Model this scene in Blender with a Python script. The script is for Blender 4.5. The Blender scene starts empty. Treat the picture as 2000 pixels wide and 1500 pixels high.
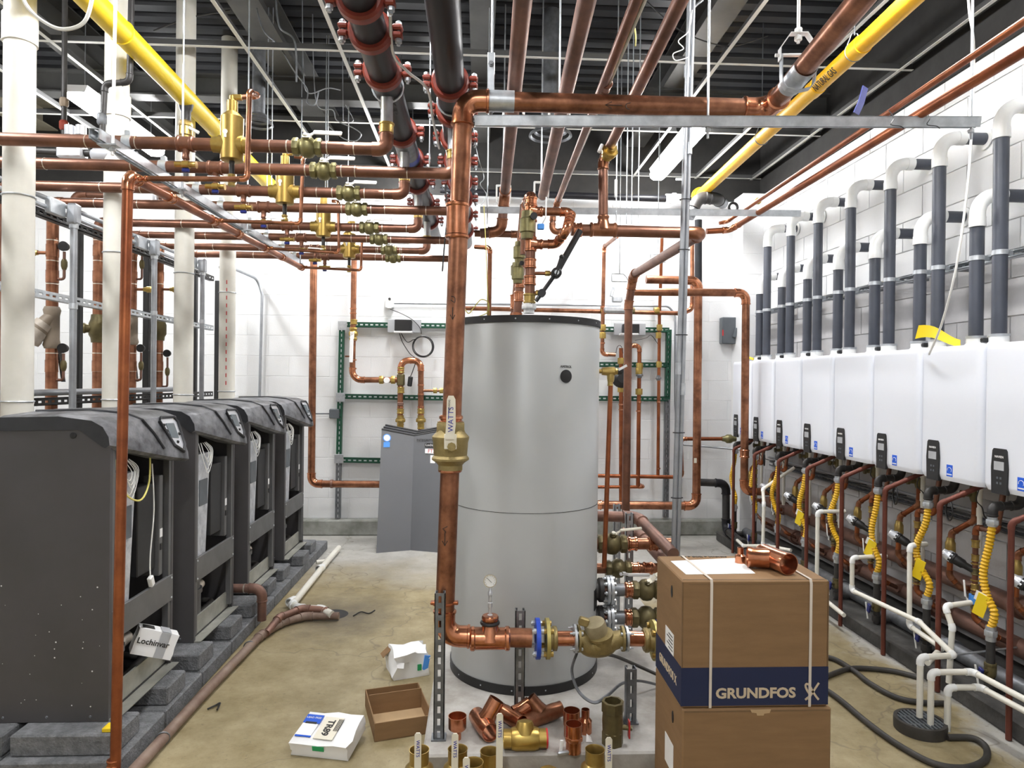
import bpy, math, random
from mathutils import Vector, Matrix
random.seed(7)
V = Vector
PI = math.pi
SC = bpy.context.scene
COL = SC.collection

# ------------------------------------------------------------------ camera
F = 1325.0                      # focal length in pixels of the 2000 px wide frame
CAM = V((0, 0, 1.55))
VPX, VPY = 935.0, 745.0         # where the room's depth axis vanishes
YAW = math.atan((1000 - VPX) / F)
PITCH = math.atan((750 - VPY) / F)
ROLL = math.radians(0.6)
RC = (Matrix.Rotation(-YAW, 3, 'Z') @ Matrix.Rotation(PI / 2 - PITCH, 3, 'X') @ Matrix.Rotation(ROLL, 3, 'Z'))
cd = bpy.data.cameras.new('camera')
cd.sensor_width = 36.0
cd.lens = 36.0 * F / 2000.0
cd.clip_start = 0.05
cam = bpy.data.objects.new('camera', cd)
COL.objects.link(cam)
cam.matrix_world = Matrix.Translation(CAM) @ RC.to_4x4()
SC.camera = cam

# ------------------------------------------------------------------ view and world
SC.view_settings.view_transform = 'Standard'
SC.view_settings.look = 'None'
SC.view_settings.gamma = 1.0
SC.view_settings.use_curve_mapping = False
SC.view_settings.exposure = 1.68
wd = bpy.data.worlds.new('world'); SC.world = wd
wd.use_nodes = True
wd.node_tree.nodes['Background'].inputs[0].default_value = (0.8, 0.87, 1.0, 1)
wd.node_tree.nodes['Background'].inputs[1].default_value = 0.02
LAMP_POWER = 30.0               # emission of the fluorescent diffusers
# strip light fixtures: x, y centre, three in view, three unseen overhead, last added as fill behind the viewer
LAMPS = [(1.72, 5.95), (-0.66, 6.08), (-2.9, 5.62), (1.72, 2.7), (-0.72, 2.7), (-2.95, 2.6), (-0.3, -0.3)]

# ------------------------------------------------------------------ measuring from the photograph: pixel + known depth or height -> place in the room
def ray(px, py):
    return RC @ V(((px - 1000) / F, -(py - 750) / F, -1.0))
def ay(px, py, Y):
    d = ray(px, py); return CAM + d * ((Y - CAM.y) / d.y)
def az(px, py, z):
    d = ray(px, py); return CAM + d * ((z - CAM.z) / d.z)
def ax(px, py, X):
    d = ray(px, py); return CAM + d * ((X - CAM.x) / d.x)

# ------------------------------------------------------------------ materials
MATS = {}
def mat(name, col, rough=0.5, metal=0.0, var=0.0, scale=8.0, col2=None, bump=0.0, bscale=None, emit=0.0, coat=0.0, spec=None, alpha=None, stretch=None, trans=0.0):
    m = bpy.data.materials.new(name); m.use_nodes = True
    nt = m.node_tree; b = nt.nodes['Principled BSDF']
    b.inputs['Roughness'].default_value = rough
    b.inputs['Metallic'].default_value = metal
    if coat: b.inputs['Coat Weight'].default_value = coat
    if spec is not None: b.inputs['Specular IOR Level'].default_value = spec
    if trans: b.inputs['Transmission Weight'].default_value = trans
    if emit:
        b.inputs['Emission Color'].default_value = (*col, 1)
        b.inputs['Emission Strength'].default_value = emit
    if alpha is not None: b.inputs['Alpha'].default_value = alpha
    b.inputs['Base Color'].default_value = (*col, 1)
    if var or col2 or bump:
        tc = nt.nodes.new('ShaderNodeTexCoord')
        mp = nt.nodes.new('ShaderNodeMapping'); nt.links.new(tc.outputs['Object'], mp.inputs[0])
        if stretch: mp.inputs['Scale'].default_value = stretch
        n = nt.nodes.new('ShaderNodeTexNoise'); n.inputs['Scale'].default_value = scale
        n.inputs['Detail'].default_value = 6; n.inputs['Roughness'].default_value = 0.62
        nt.links.new(mp.outputs[0], n.inputs['Vector'])
        if var or col2:
            r = nt.nodes.new('ShaderNodeValToRGB')
            c2 = col2 if col2 else tuple(max(0, c * (1 - var)) for c in col)
            r.color_ramp.elements[0].position = 0.36; r.color_ramp.elements[1].position = 0.66
            r.color_ramp.elements[0].color = (*c2, 1); r.color_ramp.elements[1].color = (*col, 1)
            nt.links.new(n.outputs['Fac'], r.inputs[0]); nt.links.new(r.outputs[0], b.inputs['Base Color'])
            mr = nt.nodes.new('ShaderNodeMapRange'); mr.inputs['To Min'].default_value = min(1, rough + 0.08); mr.inputs['To Max'].default_value = max(0.03, rough - 0.05)
            nt.links.new(n.outputs['Fac'], mr.inputs['Value']); nt.links.new(mr.outputs[0], b.inputs['Roughness'])
        if bump:
            n2 = nt.nodes.new('ShaderNodeTexNoise'); n2.inputs['Scale'].default_value = bscale or scale * 4
            n2.inputs['Detail'].default_value = 4
            nt.links.new(mp.outputs[0], n2.inputs['Vector'])
            bp = nt.nodes.new('ShaderNodeBump'); bp.inputs['Strength'].default_value = bump; bp.inputs['Distance'].default_value = 0.01
            nt.links.new(n2.outputs['Fac'], bp.inputs['Height']); nt.links.new(bp.outputs[0], b.inputs['Normal'])
    MATS[name] = m
    return m
mat('copper', (0.43, 0.19, 0.105), 0.32, 0.8, scale=11, col2=(0.19, 0.08, 0.045))
mat('copper_bright', (0.68, 0.30, 0.17), 0.2, 0.92, scale=16, col2=(0.44, 0.165, 0.08))
mat('copper_brown', (0.27, 0.125, 0.08), 0.36, 0.65, scale=7, col2=(0.155, 0.075, 0.052))
mat('copper_dull', (0.29, 0.155, 0.115), 0.5, 0.55, scale=6, col2=(0.17, 0.10, 0.08))
mat('copper_red', (0.40, 0.13, 0.05), 0.35, 0.75, scale=6, col2=(0.22, 0.065, 0.028))
mat('copper_tube', (0.17, 0.05, 0.033), 0.45, 0.4, var=0.3)
mat('solder', (0.75, 0.68, 0.58), 0.3, 0.9)
mat('brass', (0.50, 0.36, 0.12), 0.36, 0.8, scale=12, col2=(0.36, 0.25, 0.08))
mat('brass_gold', (0.52, 0.37, 0.11), 0.34, 0.85, scale=9, col2=(0.42, 0.28, 0.075))
mat('bonnet', (0.40, 0.34, 0.21), 0.5, 0.3, var=0.2, scale=20)
mat('dusty_copper', (0.30, 0.225, 0.18), 0.6, 0.2, scale=9, col2=(0.19, 0.12, 0.09))
mat('bronze', (0.36, 0.28, 0.12), 0.45, 0.6, scale=20, col2=(0.27, 0.21, 0.09), bump=0.15, bscale=160)
mat('brass_dark', (0.19, 0.155, 0.07), 0.45, 0.6, scale=14, col2=(0.12, 0.10, 0.05))
mat('brass_green', (0.30, 0.27, 0.12), 0.42, 0.65, scale=14, col2=(0.17, 0.155, 0.08))
mat('galv', (0.62, 0.65, 0.68), 0.38, 0.75, scale=16, col2=(0.45, 0.48, 0.51))
mat('galv_dark', (0.24, 0.25, 0.27), 0.45, 0.7, scale=16, col2=(0.15, 0.16, 0.17))
mat('conduit', (0.42, 0.44, 0.47), 0.42, 0.7, scale=10, var=0.2)
mat('steel_white', (0.83, 0.84, 0.84), 0.35, 0.3, var=0.08)
mat('chrome', (0.8, 0.8, 0.8), 0.18, 1.0)
mat('black_iron', (0.028, 0.027, 0.028), 0.45, 0.2, scale=10, col2=(0.05, 0.047, 0.045))
mat('black_pipe', (0.008, 0.008, 0.010), 0.38, 0.0, spec=0.3, scale=5, col2=(0.016, 0.016, 0.02))
mat('black', (0.012, 0.012, 0.013), 0.45)
mat('black_rubber', (0.03, 0.028, 0.026), 0.55, scale=8, col2=(0.055, 0.05, 0.045))
mat('red_coupling', (0.25, 0.036, 0.018), 0.4, scale=12, col2=(0.15, 0.022, 0.013))
mat('yellow_paint', (0.86, 0.63, 0.02), 0.4, scale=7, col2=(0.78, 0.55, 0.01))
mat('yellow_gas', (0.88, 0.50, 0.01), 0.4, scale=7, col2=(0.78, 0.42, 0.005))
mat('yellow_flex', (0.80, 0.47, 0.015), 0.4, var=0.12)
mat('yellow_tag', (0.95, 0.70, 0.02), 0.5)
mat('pvc', (0.80, 0.78, 0.71), 0.38, scale=4, col2=(0.72, 0.70, 0.62))
mat('pvc_vent', (0.78, 0.76, 0.69), 0.4, scale=3.5, col2=(0.66, 0.645, 0.58))
mat('pvc_white', (0.84, 0.85, 0.84), 0.3, var=0.05)
mat('pvc_dirty', (0.66, 0.60, 0.52), 0.5, scale=9, col2=(0.40, 0.34, 0.28))
mat('pvc_gray', (0.062, 0.070, 0.092), 0.38, scale=4, col2=(0.05, 0.056, 0.074))
mat('enamel', (0.80, 0.83, 0.90), 0.3, var=0.02, scale=2, coat=0.15)
mat('tank_gray', (0.46, 0.475, 0.475), 0.36, 0.15, scale=1.5, col2=(0.43, 0.445, 0.445))
mat('boiler_side', (0.075, 0.07, 0.075), 0.5, scale=3, col2=(0.066, 0.063, 0.064))
mat('boiler_dark', (0.022, 0.022, 0.024), 0.5, var=0.1)
mat('boiler_gray', (0.14, 0.14, 0.142), 0.42, 0.2, var=0.15)
mat('dusty_black', (0.22, 0.225, 0.245), 0.4, scale=9, col2=(0.022, 0.023, 0.027))
mat('hood_black', (0.022, 0.023, 0.027), 0.45, scale=7, col2=(0.035, 0.037, 0.042))
mat('alu_foil', (0.72, 0.74, 0.77), 0.38, 0.35, scale=18, col2=(0.42, 0.44, 0.48), bump=0.5, bscale=25)
mat('panel_gray', (0.155, 0.16, 0.172), 0.42, 0.15, var=0.06, scale=2)
mat('channel', (0.48, 0.48, 0.43), 0.42, 0.5, scale=10, col2=(0.36, 0.36, 0.32))
mat('paper', (0.86, 0.86, 0.86), 0.6, var=0.06, scale=5)
mat('paper_white', (0.9, 0.9, 0.9), 0.6)
mat('cardboard', (0.26, 0.15, 0.068), 0.75, scale=5, col2=(0.225, 0.13, 0.058), bump=0.12, bscale=140, stretch=(1, 1, 6))
mat('cardboard_dark', (0.20, 0.12, 0.058), 0.8, var=0.2)
mat('cardboard_light', (0.52, 0.36, 0.20), 0.75, var=0.12)
mat('navy', (0.008, 0.016, 0.062), 0.5)
mat('print_tan', (0.58, 0.47, 0.33), 0.7)
mat('blue', (0.01, 0.10, 0.62), 0.4)
mat('blue_paint', (0.015, 0.07, 0.55), 0.35, var=0.2)
mat('blue_dark', (0.012, 0.02, 0.16), 0.4)
mat('blue_light', (0.08, 0.32, 0.85), 0.5)
mat('red', (0.55, 0.02, 0.02), 0.5)
mat('green_strut', (0.008, 0.075, 0.04), 0.45, 0.1, var=0.2)
mat('green', (0.02, 0.35, 0.12), 0.5)
mat('red_cap', (0.55, 0.03, 0.03), 0.4)
mat('cream', (0.78, 0.74, 0.62), 0.4)
mat('gray_box', (0.11, 0.125, 0.14), 0.45, var=0.15)
mat('gray_light', (0.42, 0.43, 0.45), 0.5, var=0.1)
mat('screen', (0.10, 0.13, 0.15), 0.25)
mat('silver', (0.6, 0.62, 0.66), 0.3, 0.5)
mat('tan_body', (0.30, 0.24, 0.18), 0.5, var=0.2)
mat('yellow_flange', (0.50, 0.42, 0.14), 0.4, 0.5, var=0.2)
mat('tape_clear', (0.62, 0.55, 0.47), 0.3)
mat('wire_white', (0.85, 0.85, 0.82), 0.45)
mat('wire_yellow', (0.8, 0.72, 0.2), 0.45)
mat('tbar', (0.66, 0.66, 0.62), 0.5)
mat('tbar_dark', (0.06, 0.06, 0.06), 0.5)
mat('deck', (0.022, 0.023, 0.027), 0.42, 0.3, var=0.25, scale=3)
mat('beam', (0.07, 0.07, 0.066), 0.55, 0.1, scale=2.5, col2=(0.045, 0.045, 0.044))
mat('beam_tan', (0.30, 0.27, 0.20), 0.7, var=0.15)
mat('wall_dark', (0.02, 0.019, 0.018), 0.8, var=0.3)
mat('lamp', (1.0, 1.0, 1.0), 0.4, emit=LAMP_POWER)
mat('lamp_body', (0.75, 0.75, 0.75), 0.5)
mat('block_gray', (0.21, 0.215, 0.225), 0.9, scale=30, col2=(0.12, 0.125, 0.13), bump=0.7, bscale=120)
mat('pad', (0.46, 0.445, 0.42), 0.75, scale=6, col2=(0.30, 0.28, 0.25), bump=0.2, bscale=60)
mat('curb', (0.33, 0.335, 0.31), 0.8, scale=8, col2=(0.20, 0.205, 0.18), bump=0.2, bscale=40)
mat('curb_dark', (0.075, 0.072, 0.068), 0.8, scale=9, col2=(0.04, 0.038, 0.036), bump=0.3, bscale=50)
mat('cmu_white', (0.80, 0.81, 0.82), 0.5, var=0.05, scale=3, bump=0.12, bscale=90)
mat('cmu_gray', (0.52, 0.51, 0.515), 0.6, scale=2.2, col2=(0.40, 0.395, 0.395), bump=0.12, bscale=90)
mat('mortar_white', (0.80, 0.81, 0.82), 0.7)
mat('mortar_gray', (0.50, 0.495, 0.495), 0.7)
mat('ink', (0.02, 0.018, 0.016), 0.6)
mat('ink_blue', (0.02, 0.03, 0.30), 0.5)
mat('text_white', (0.8, 0.8, 0.8), 0.5)

# floor: worn concrete, ochre traffic coat in the aisles, bare grey near the walls, damp grime where the drain lines end
def floor_mat():
    m = bpy.data.materials.new('floor_concrete'); m.use_nodes = True
    nt = m.node_tree; b = nt.nodes['Principled BSDF']; L = nt.links
    def N(t, **k):
        n = nt.nodes.new(t)
        for a, v in k.items(): setattr(n, a, v)
        return n
    tc = N('ShaderNodeNewGeometry')
    def noise(s, d=8, r=0.65):
        n = N('ShaderNodeTexNoise'); n.inputs['Scale'].default_value = s; n.inputs['Detail'].default_value = d; n.inputs['Roughness'].default_value = r
        L.new(tc.outputs['Position'], n.inputs['Vector']); return n.outputs['Fac']
    def ramp(f, a, b2, ca=(0, 0, 0), cb=(1, 1, 1)):
        r = N('ShaderNodeValToRGB'); r.color_ramp.elements[0].position = a; r.color_ramp.elements[1].position = b2
        r.color_ramp.elements[0].color = (*ca, 1); r.color_ramp.elements[1].color = (*cb, 1); L.new(f, r.inputs[0]); return r.outputs[0]
    def mix(f, a, c):
        x = N('ShaderNodeMix', data_type='RGBA'); L.new(f, x.inputs[0]); L.new(a, x.inputs[6]); L.new(c, x.inputs[7]); return x.outputs[2]
    ochre = ramp(noise(5.0, 10, 0.7), 0.35, 0.7, (0.235, 0.185, 0.09), (0.40, 0.335, 0.20))
    gray = ramp(noise(4.5), 0.35, 0.7, (0.36, 0.35, 0.32), (0.50, 0.49, 0.46))
    sep = N('ShaderNodeSeparateXYZ'); L.new(tc.outputs['Position'], sep.inputs[0])
    def math_(op, a, bb):
        x = N('ShaderNodeMath', operation=op)
        for i, q in enumerate((a, bb)):
            if isinstance(q, (int, float)): x.inputs[i].default_value = q
            else: L.new(q, x.inputs[i])
        return x.outputs[0]
    # bare patches: back strip, and along the right curb
    xpos = math_('MULTIPLY', math_('MAXIMUM', sep.outputs[0], 0.0), 0.55)
    yy = math_('ADD', math_('ADD', sep.outputs[1], xpos), math_('MULTIPLY', noise(1.3), 1.6))
    f1 = ramp(math_('MULTIPLY', yy, 0.1), 0.585, 0.68)
    xx = math_('ADD', sep.outputs[0], math_('MULTIPLY', noise(2.0), 0.9))
    f2 = ramp(math_('MULTIPLY', xx, 0.25), 0.66, 0.70)
    mx = N('ShaderNodeMath', operation='MAXIMUM'); L.new(f1, mx.inputs[0]); L.new(f2, mx.inputs[1])
    base = mix(mx.outputs[0], ochre, gray)
    sp = ramp(noise(38, 3, 0.7), 0.60, 0.72)
    darkc = N('ShaderNodeRGB'); darkc.outputs[0].default_value = (0.14, 0.115, 0.075, 1)
    mm = N('ShaderNodeMath', operation='MULTIPLY'); L.new(sp, mm.inputs[0]); mm.inputs[1].default_value = 0.55
    base = mix(mm.outputs[0], base, darkc.outputs[0])
    # grime around the drain outlet
    vd = N('ShaderNodeVectorMath', operation='DISTANCE'); L.new(tc.outputs['Position'], vd.inputs[0]); vd.inputs[1].default_value = (-0.93, 4.5, 0)
    gd = math_('ADD', vd.outputs['Value'], math_('MULTIPLY', noise(7), 0.7))
    f3 = ramp(gd, 0.36, 0.86, (0.85, 0.85, 0.85), (0, 0, 0))
    gc = N('ShaderNodeRGB'); gc.outputs[0].default_value = (0.12, 0.10, 0.075, 1)
    base = mix(f3, base, gc.outputs[0])
    # hairline cracks
    vo = N('ShaderNodeTexVoronoi', feature='DISTANCE_TO_EDGE'); vo.inputs['Scale'].default_value = 0.9
    wv = N('ShaderNodeVectorMath', operation='ADD'); nz = N('ShaderNodeTexNoise'); nz.inputs['Scale'].default_value = 5; L.new(tc.outputs['Position'], nz.inputs['Vector'])
    ws = N('ShaderNodeVectorMath', operation='SCALE'); ws.inputs['Scale'].default_value = 0.35; L.new(nz.outputs['Color'], ws.inputs[0])
    L.new(tc.outputs['Position'], wv.inputs[0]); L.new(ws.outputs[0], wv.inputs[1]); L.new(wv.outputs[0], vo.inputs['Vector'])
    ck = ramp(vo.outputs['Distance'], 0.002, 0.006, (0.55, 0.55, 0.55), (0, 0, 0))
    base = mix(ck, base, darkc.outputs[0])
    L.new(base, b.inputs['Base Color'])
    b.inputs['Roughness'].default_value = 0.55
    bp = N('ShaderNodeBump'); bp.inputs['Strength'].default_value = 0.18; bp.inputs['Distance'].default_value = 0.01
    L.new(noise(45, 5), bp.inputs['Height']); L.new(bp.outputs[0], b.inputs['Normal'])
    MATS['floor'] = m
floor_mat()

# ------------------------------------------------------------------ mesh building
def frame(d):
    d = d.normalized()
    a = V((0, 0, 1)) if abs(d.z) < 0.9 else V((1, 0, 0))
    x = a.cross(d).normalized(); y = d.cross(x).normalized()
    return x, y
class G:
    def __init__(s): s.v = []; s.f = []
    def add(s, vs, fs):
        o = len(s.v); s.v += [V(p) for p in vs]; s.f += [tuple(i + o for i in q) for q in fs]; return s
    def box(s, c, d, R=None, bev=0.0):
        hx, hy, hz = d[0] / 2, d[1] / 2, d[2] / 2; c = V(c)
        if bev <= 0:
            pts = [V((x, y, z)) for x in (-hx, hx) for y in (-hy, hy) for z in (-hz, hz)]
            fs = [(0, 1, 3, 2), (4, 6, 7, 5), (0, 4, 5, 1), (2, 3, 7, 6), (0, 2, 6, 4), (1, 5, 7, 3)]
        else:
            b = min(bev, hx * .95, hy * .95, hz * .95); pts = []; idx = {}
            for sx in (-1, 1):
                for sy in (-1, 1):
                    for sz in (-1, 1):
                        for k in range(3):
                            p = [sx * (hx - b), sy * (hy - b), sz * (hz - b)]
                            p[k] = (sx, sy, sz)[k] * (hx, hy, hz)[k]
                            idx[(sx, sy, sz, k)] = len(pts); pts.append(V(p))
            fs = []
            def q(*a): fs.append(tuple(idx[i] for i in a))
            for k in range(3):
                o = [i for i in range(3) if i != k]
                for sk in (-1, 1):
                    ring = []
                    for (a, c2) in ((-1, -1), (1, -1), (1, 1), (-1, 1)):
                        t = [0, 0, 0]; t[k] = sk; t[o[0]] = a; t[o[1]] = c2; ring.append((*t, k))
                    if (sk > 0) != (k == 1): q(*ring)
                    else: q(*ring[::-1])
            for k in range(3):
                o = [i for i in range(3) if i != k]
                for a in (-1, 1):
                    for c2 in (-1, 1):
                        t0 = [0, 0, 0]; t0[k] = -1; t0[o[0]] = a; t0[o[1]] = c2
                        t1 = t0[:]; t1[k] = 1
                        q((*t0, o[0]), (*t1, o[0]), (*t1, o[1]), (*t0, o[1]))
            for sx in (-1, 1):
                for sy in (-1, 1):
                    for sz in (-1, 1):
                        q((sx, sy, sz, 0), (sx, sy, sz, 1), (sx, sy, sz, 2))
        if R is not None: pts = [R @ p for p in pts]
        return s.add([p + c for p in pts], fs)
    def bb(s, a, b, bev=0.0):
        a, b = V(a), V(b)
        return s.box((a + b) / 2, [abs(b[i] - a[i]) for i in range(3)], None, bev)
    def lathe(s, p0, d, prof, n=20, cap=(True, True), a0=0.0):
        p0, d = V(p0), V(d).normalized(); x, y = frame(d); o = len(s.v)
        for (t, r) in prof:
            for i in range(n):
                a = a0 + 2 * PI * i / n; s.v.append(p0 + d * t + (x * math.cos(a) + y * math.sin(a)) * max(r, 1e-5))
        for k in range(len(prof) - 1):
            for i in range(n):
                j = (i + 1) % n; s.f.append((o + k * n + i, o + k * n + j, o + (k + 1) * n + j, o + (k + 1) * n + i))
        if cap[0]: s.f.append(tuple(o + i for i in range(n))[::-1])
        if cap[1]: s.f.append(tuple(o + (len(prof) - 1) * n + i for i in range(n)))
        return s
    def cyl(s, a, b, r, r2=None, n=16, cap=(True, True)):
        a, b = V(a), V(b); return s.lathe(a, b - a, [(0, r), ((b - a).length, r if r2 is None else r2)], n, cap)
    def tube(s, pts, r, n=12, cap=True, closed=False):
        pts = [V(p) for p in pts]; m = len(pts); o = len(s.v)
        rr = r if isinstance(r, (list, tuple)) else [r] * m
        tans = []
        for i in range(m):
            if closed: t = pts[(i + 1) % m] - pts[i - 1]
            else: t = (pts[min(i + 1, m - 1)] - pts[max(i - 1, 0)])
            tans.append(t.normalized() if t.length > 1e-9 else V((0, 0, 1)))
        x, y = frame(tans[0])
        for i in range(m):
            if i:
                x = (x - tans[i] * x.dot(tans[i]))
                x = x.normalized() if x.length > 1e-6 else frame(tans[i])[0]
            y = tans[i].cross(x).normalized()
            for k in range(n):
                a = 2 * PI * k / n; s.v.append(pts[i] + (x * math.cos(a) + y * math.sin(a)) * rr[i])
        for i in range(m if closed else m - 1):
            i2 = (i + 1) % m
            for k in range(n):
                j = (k + 1) % n; s.f.append((o + i * n + k, o + i * n + j, o + i2 * n + j, o + i2 * n + k))
        if cap and not closed:
            s.f.append(tuple(o + k for k in range(n))[::-1]); s.f.append(tuple(o + (m - 1) * n + k for k in range(n)))
        return s
    def prism(s, poly, a, u, w, ext):
        """polygon of (u,w) coordinates at a, extruded by vector ext"""
        a, u, w, ext = V(a), V(u), V(w), V(ext); n = len(poly); o = len(s.v)
        for e in (V((0, 0, 0)), ext):
            for (p, q) in poly: s.v.append(a + u * p + w * q + e)
        s.f.append(tuple(o + i for i in range(n))[::-1]); s.f.append(tuple(o + n + i for i in range(n)))
        for i in range(n):
            j = (i + 1) % n; s.f.append((o + i, o + j, o + n + j, o + n + i))
        return s
    def torus(s, c, d, R, r, n=20, m=8):
        c = V(c); x, y = frame(V(d))
        return s.tube([c + (x * math.cos(2 * PI * i / n) + y * math.sin(2 * PI * i / n)) * R for i in range(n)], r, m, closed=True)
    def ball(s, c, r, n=12, m=8, sc=(1, 1, 1)):
        c = V(c); o = len(s.v)
        for i in range(1, m):
            for k in range(n):
                t = PI * i / m; a = 2 * PI * k / n
                s.v.append(c + V((sc[0] * r * math.sin(t) * math.cos(a), sc[1] * r * math.sin(t) * math.sin(a), sc[2] * r * math.cos(t))))
        s.v += [c + V((0, 0, r * sc[2])), c - V((0, 0, r * sc[2]))]; T = len(s.v) - 2
        for i in range(m - 2):
            for k in range(n):
                j = (k + 1) % n; s.f.append((o + i * n + k, o + (i + 1) * n + k, o + (i + 1) * n + j, o + i * n + j))
        for k in range(n):
            j = (k + 1) % n; s.f.append((T, o + k, o + j)); s.f.append((T + 1, o + (m - 2) * n + j, o + (m - 2) * n + k))
        return s
    def mesh(s, name, c):
        me = bpy.data.meshes.new(name); me.from_pydata([tuple(p - c) for p in s.v], [], s.f)
        me.polygons.foreach_set('use_smooth', [True] * len(me.polygons)); me.update()
        me.set_sharp_from_angle(angle=math.radians(38))
        return me
    def obj(s, name, m, parent=None):
        lo = V([min(p[i] for p in s.v) for i in range(3)]); hi = V([max(p[i] for p in s.v) for i in range(3)])
        c = (lo + hi) / 2
        if parent is None: c.z = lo.z
        me = s.mesh(name, c)
        me.materials.append(MATS[m])
        o = bpy.data.objects.new(name, me); COL.objects.link(o)
        place(o, c, parent); return o
WORLD = {}
def place(o, c, parent):
    """put o's origin at world point c under parent"""
    c = V(c); WORLD[o.name] = c.copy()
    if parent is not None:
        o.parent = parent; o.location = c - WORLD[parent.name]
    else: o.location = c
def tag(o, label, cat, group=None, kind=None):
    o['label'] = label; o['category'] = cat
    if group: o['group'] = group
    if kind: o['kind'] = kind
    return o
def thing(name, loc, label, cat, group=None):
    o = bpy.data.objects.new(name, None); COL.objects.link(o); o.empty_display_size = 0.1
    place(o, V(loc), None); return tag(o, label, cat, group)
def struct(name, g, m, parent=None, label=None):
    o = g.obj(name, m, parent)
    if parent is None: o['kind'] = 'structure'
    if label: o['label'] = label
    return o
def clone(o, parent=None, delta=V((0, 0, 0))):
    c = o.copy(); COL.objects.link(c)
    WORLD[c.name] = WORLD[o.name] + delta
    if parent is None: c.location = WORLD[c.name]
    else: c.parent = parent; c.location = WORLD[c.name] - WORLD[parent.name]
    for ch in list(o.children): clone(ch, c, delta)
    return c
def text(s, size, loc, right, up, m, parent, name='lettering', align='CENTER', depth=0.0006, sx=1.0, bold=0.0):
    cu = bpy.data.curves.new('txt', 'FONT'); cu.body = s; cu.size = size; cu.align_x = align; cu.align_y = 'CENTER'; cu.extrude = depth
    cu.resolution_u = 3; cu.offset = bold
    t = bpy.data.objects.new('txt', cu); COL.objects.link(t)
    bpy.context.view_layer.update()
    dg = bpy.context.evaluated_depsgraph_get()
    me = bpy.data.meshes.new_from_object(t.evaluated_get(dg)); bpy.data.objects.remove(t)
    r, u = V(right).normalized(), V(up).normalized(); n = r.cross(u)
    M3 = Matrix((r * sx, u, n)).transposed()
    g = G(); loc = V(loc)
    g.v = [loc + M3 @ v.co for v in me.vertices]; g.f = [tuple(p.vertices) for p in me.polygons]
    bpy.data.meshes.remove(me)
    return g.obj(name, m, parent)

# ------------------------------------------------------------------ pipework
def fillet(pts, R, n=6):
    """polyline with rounded corners; returns points and the corner arcs"""
    pts = [V(p) for p in pts]; out = [pts[0]]; arcs = []
    for i in range(1, len(pts) - 1):
        a, b, c = pts[i - 1], pts[i], pts[i + 1]
        u = (a - b); w = (c - b); lu, lw = u.length, w.length; u.normalize(); w.normalize()
        ang = u.angle(w); half = (PI - ang) / 2
        if half < 0.03: out.append(b); continue
        t = min(R * math.tan(half), lu * 0.49, lw * 0.49); Rr = t / math.tan(half)
        ctr = b + (u + w).normalized() * (Rr / math.cos(half))
        s0 = b + u * t - ctr; s1 = b + w * t - ctr; arc = []
        for k in range(n + 1):
            f = k / n; th = 2 * half
            arc.append(ctr + (s0 * math.sin((1 - f) * th) + s1 * math.sin(f * th)) / math.sin(th))
        out += arc; arcs.append((arc, -u, w))
    out.append(pts[-1]); return out, arcs
def pipe(parent, pts, r, m='copper', fit='copper_bright', R=None, elbows=True, n=14, name='pipe', over=1.13, ename='elbow', beads=True):
    P, arcs = fillet(pts, R if R else r * 2.0)
    o = G().tube(P, r, n).obj(name, m, parent)
    if elbows:
        for (arc, d0, d1) in arcs:
            L = r * 0.9
            q = [arc[0] - d0 * L] + arc + [arc[-1] + d1 * L]
            g = G().tube(q, r * over, n)
            if beads and r > 0.012:
                g.lathe(q[0] - d0 * 0.0, d0, [(-r * .16, r * over), (-r * .1, r * (over + .1)), (r * .1, r * (over + .1)), (r * .16, r * over)], n)
                g.lathe(q[-1], d1, [(-r * .16, r * over), (-r * .1, r * (over + .1)), (r * .1, r * (over + .1)), (r * .16, r * over)], n)
            g.obj(ename, fit, parent)
    return o
def sleeve(parent, c, d, r, L=None, m='copper_bright', name='coupling', over=1.14, beads=True, n=16):
    d = V(d).normalized(); L = L or r * 2.4; R = r * over; c = V(c); b = r * .12
    pr = [(-L / 2, R), (L / 2, R)]
    if beads:
        pr = [(-L / 2, R), (-L / 2 + b, R + b), (-L / 2 + 3 * b, R + b), (-L / 2 + 4 * b, R), (L / 2 - 4 * b, R), (L / 2 - 3 * b, R + b), (L / 2 - b, R + b), (L / 2, R)]
    return G().lathe(c, d, pr, n).obj(name, m, parent)
def ring(parent, c, d, r, w=0.006, m='solder', name='solder_ring', over=1.05):
    d = V(d).normalized(); return G().lathe(V(c) - d * w / 2, d, [(0, r), (0, r * over), (w, r * over), (w, r)], 16, (False, False)).obj(name, m, parent)
def tee(parent, c, d, b, r, rb=None, m='copper_bright', name='tee', Lf=1.9):
    d, b, c = V(d).normalized(), V(b).normalized(), V(c); rb = rb or r; L = r * Lf; k = r * .14
    g = G().lathe(c - d * L, d, [(0, r * 1.14), (k, r * 1.26), (3 * k, r * 1.26), (4 * k, r * 1.14), (2 * L - 4 * k, r * 1.14), (2 * L - 3 * k, r * 1.26), (2 * L - k, r * 1.26), (2 * L, r * 1.14)], 16)
    g.lathe(c, b, [(0, rb * 1.14 + r * .5), (r * 1.15, rb * 1.3), (r * 1.5, rb * 1.15), (r * 1.9, rb * 1.15), (r * 1.9 + k, rb * 1.27), (r * 1.9 + 3 * k, rb * 1.27), (r * 1.9 + 4 * k, rb * 1.14)], 16)
    return g.obj(name, m, parent)
def hexprof(c, d, t0, t1, r, g):
    g.lathe(V(c) + V(d).normalized() * t0, d, [(0, r * .97), ((t1 - t0) * .1, r), ((t1 - t0) * .9, r), (t1 - t0, r * .97)], 8, a0=PI / 8)
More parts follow.
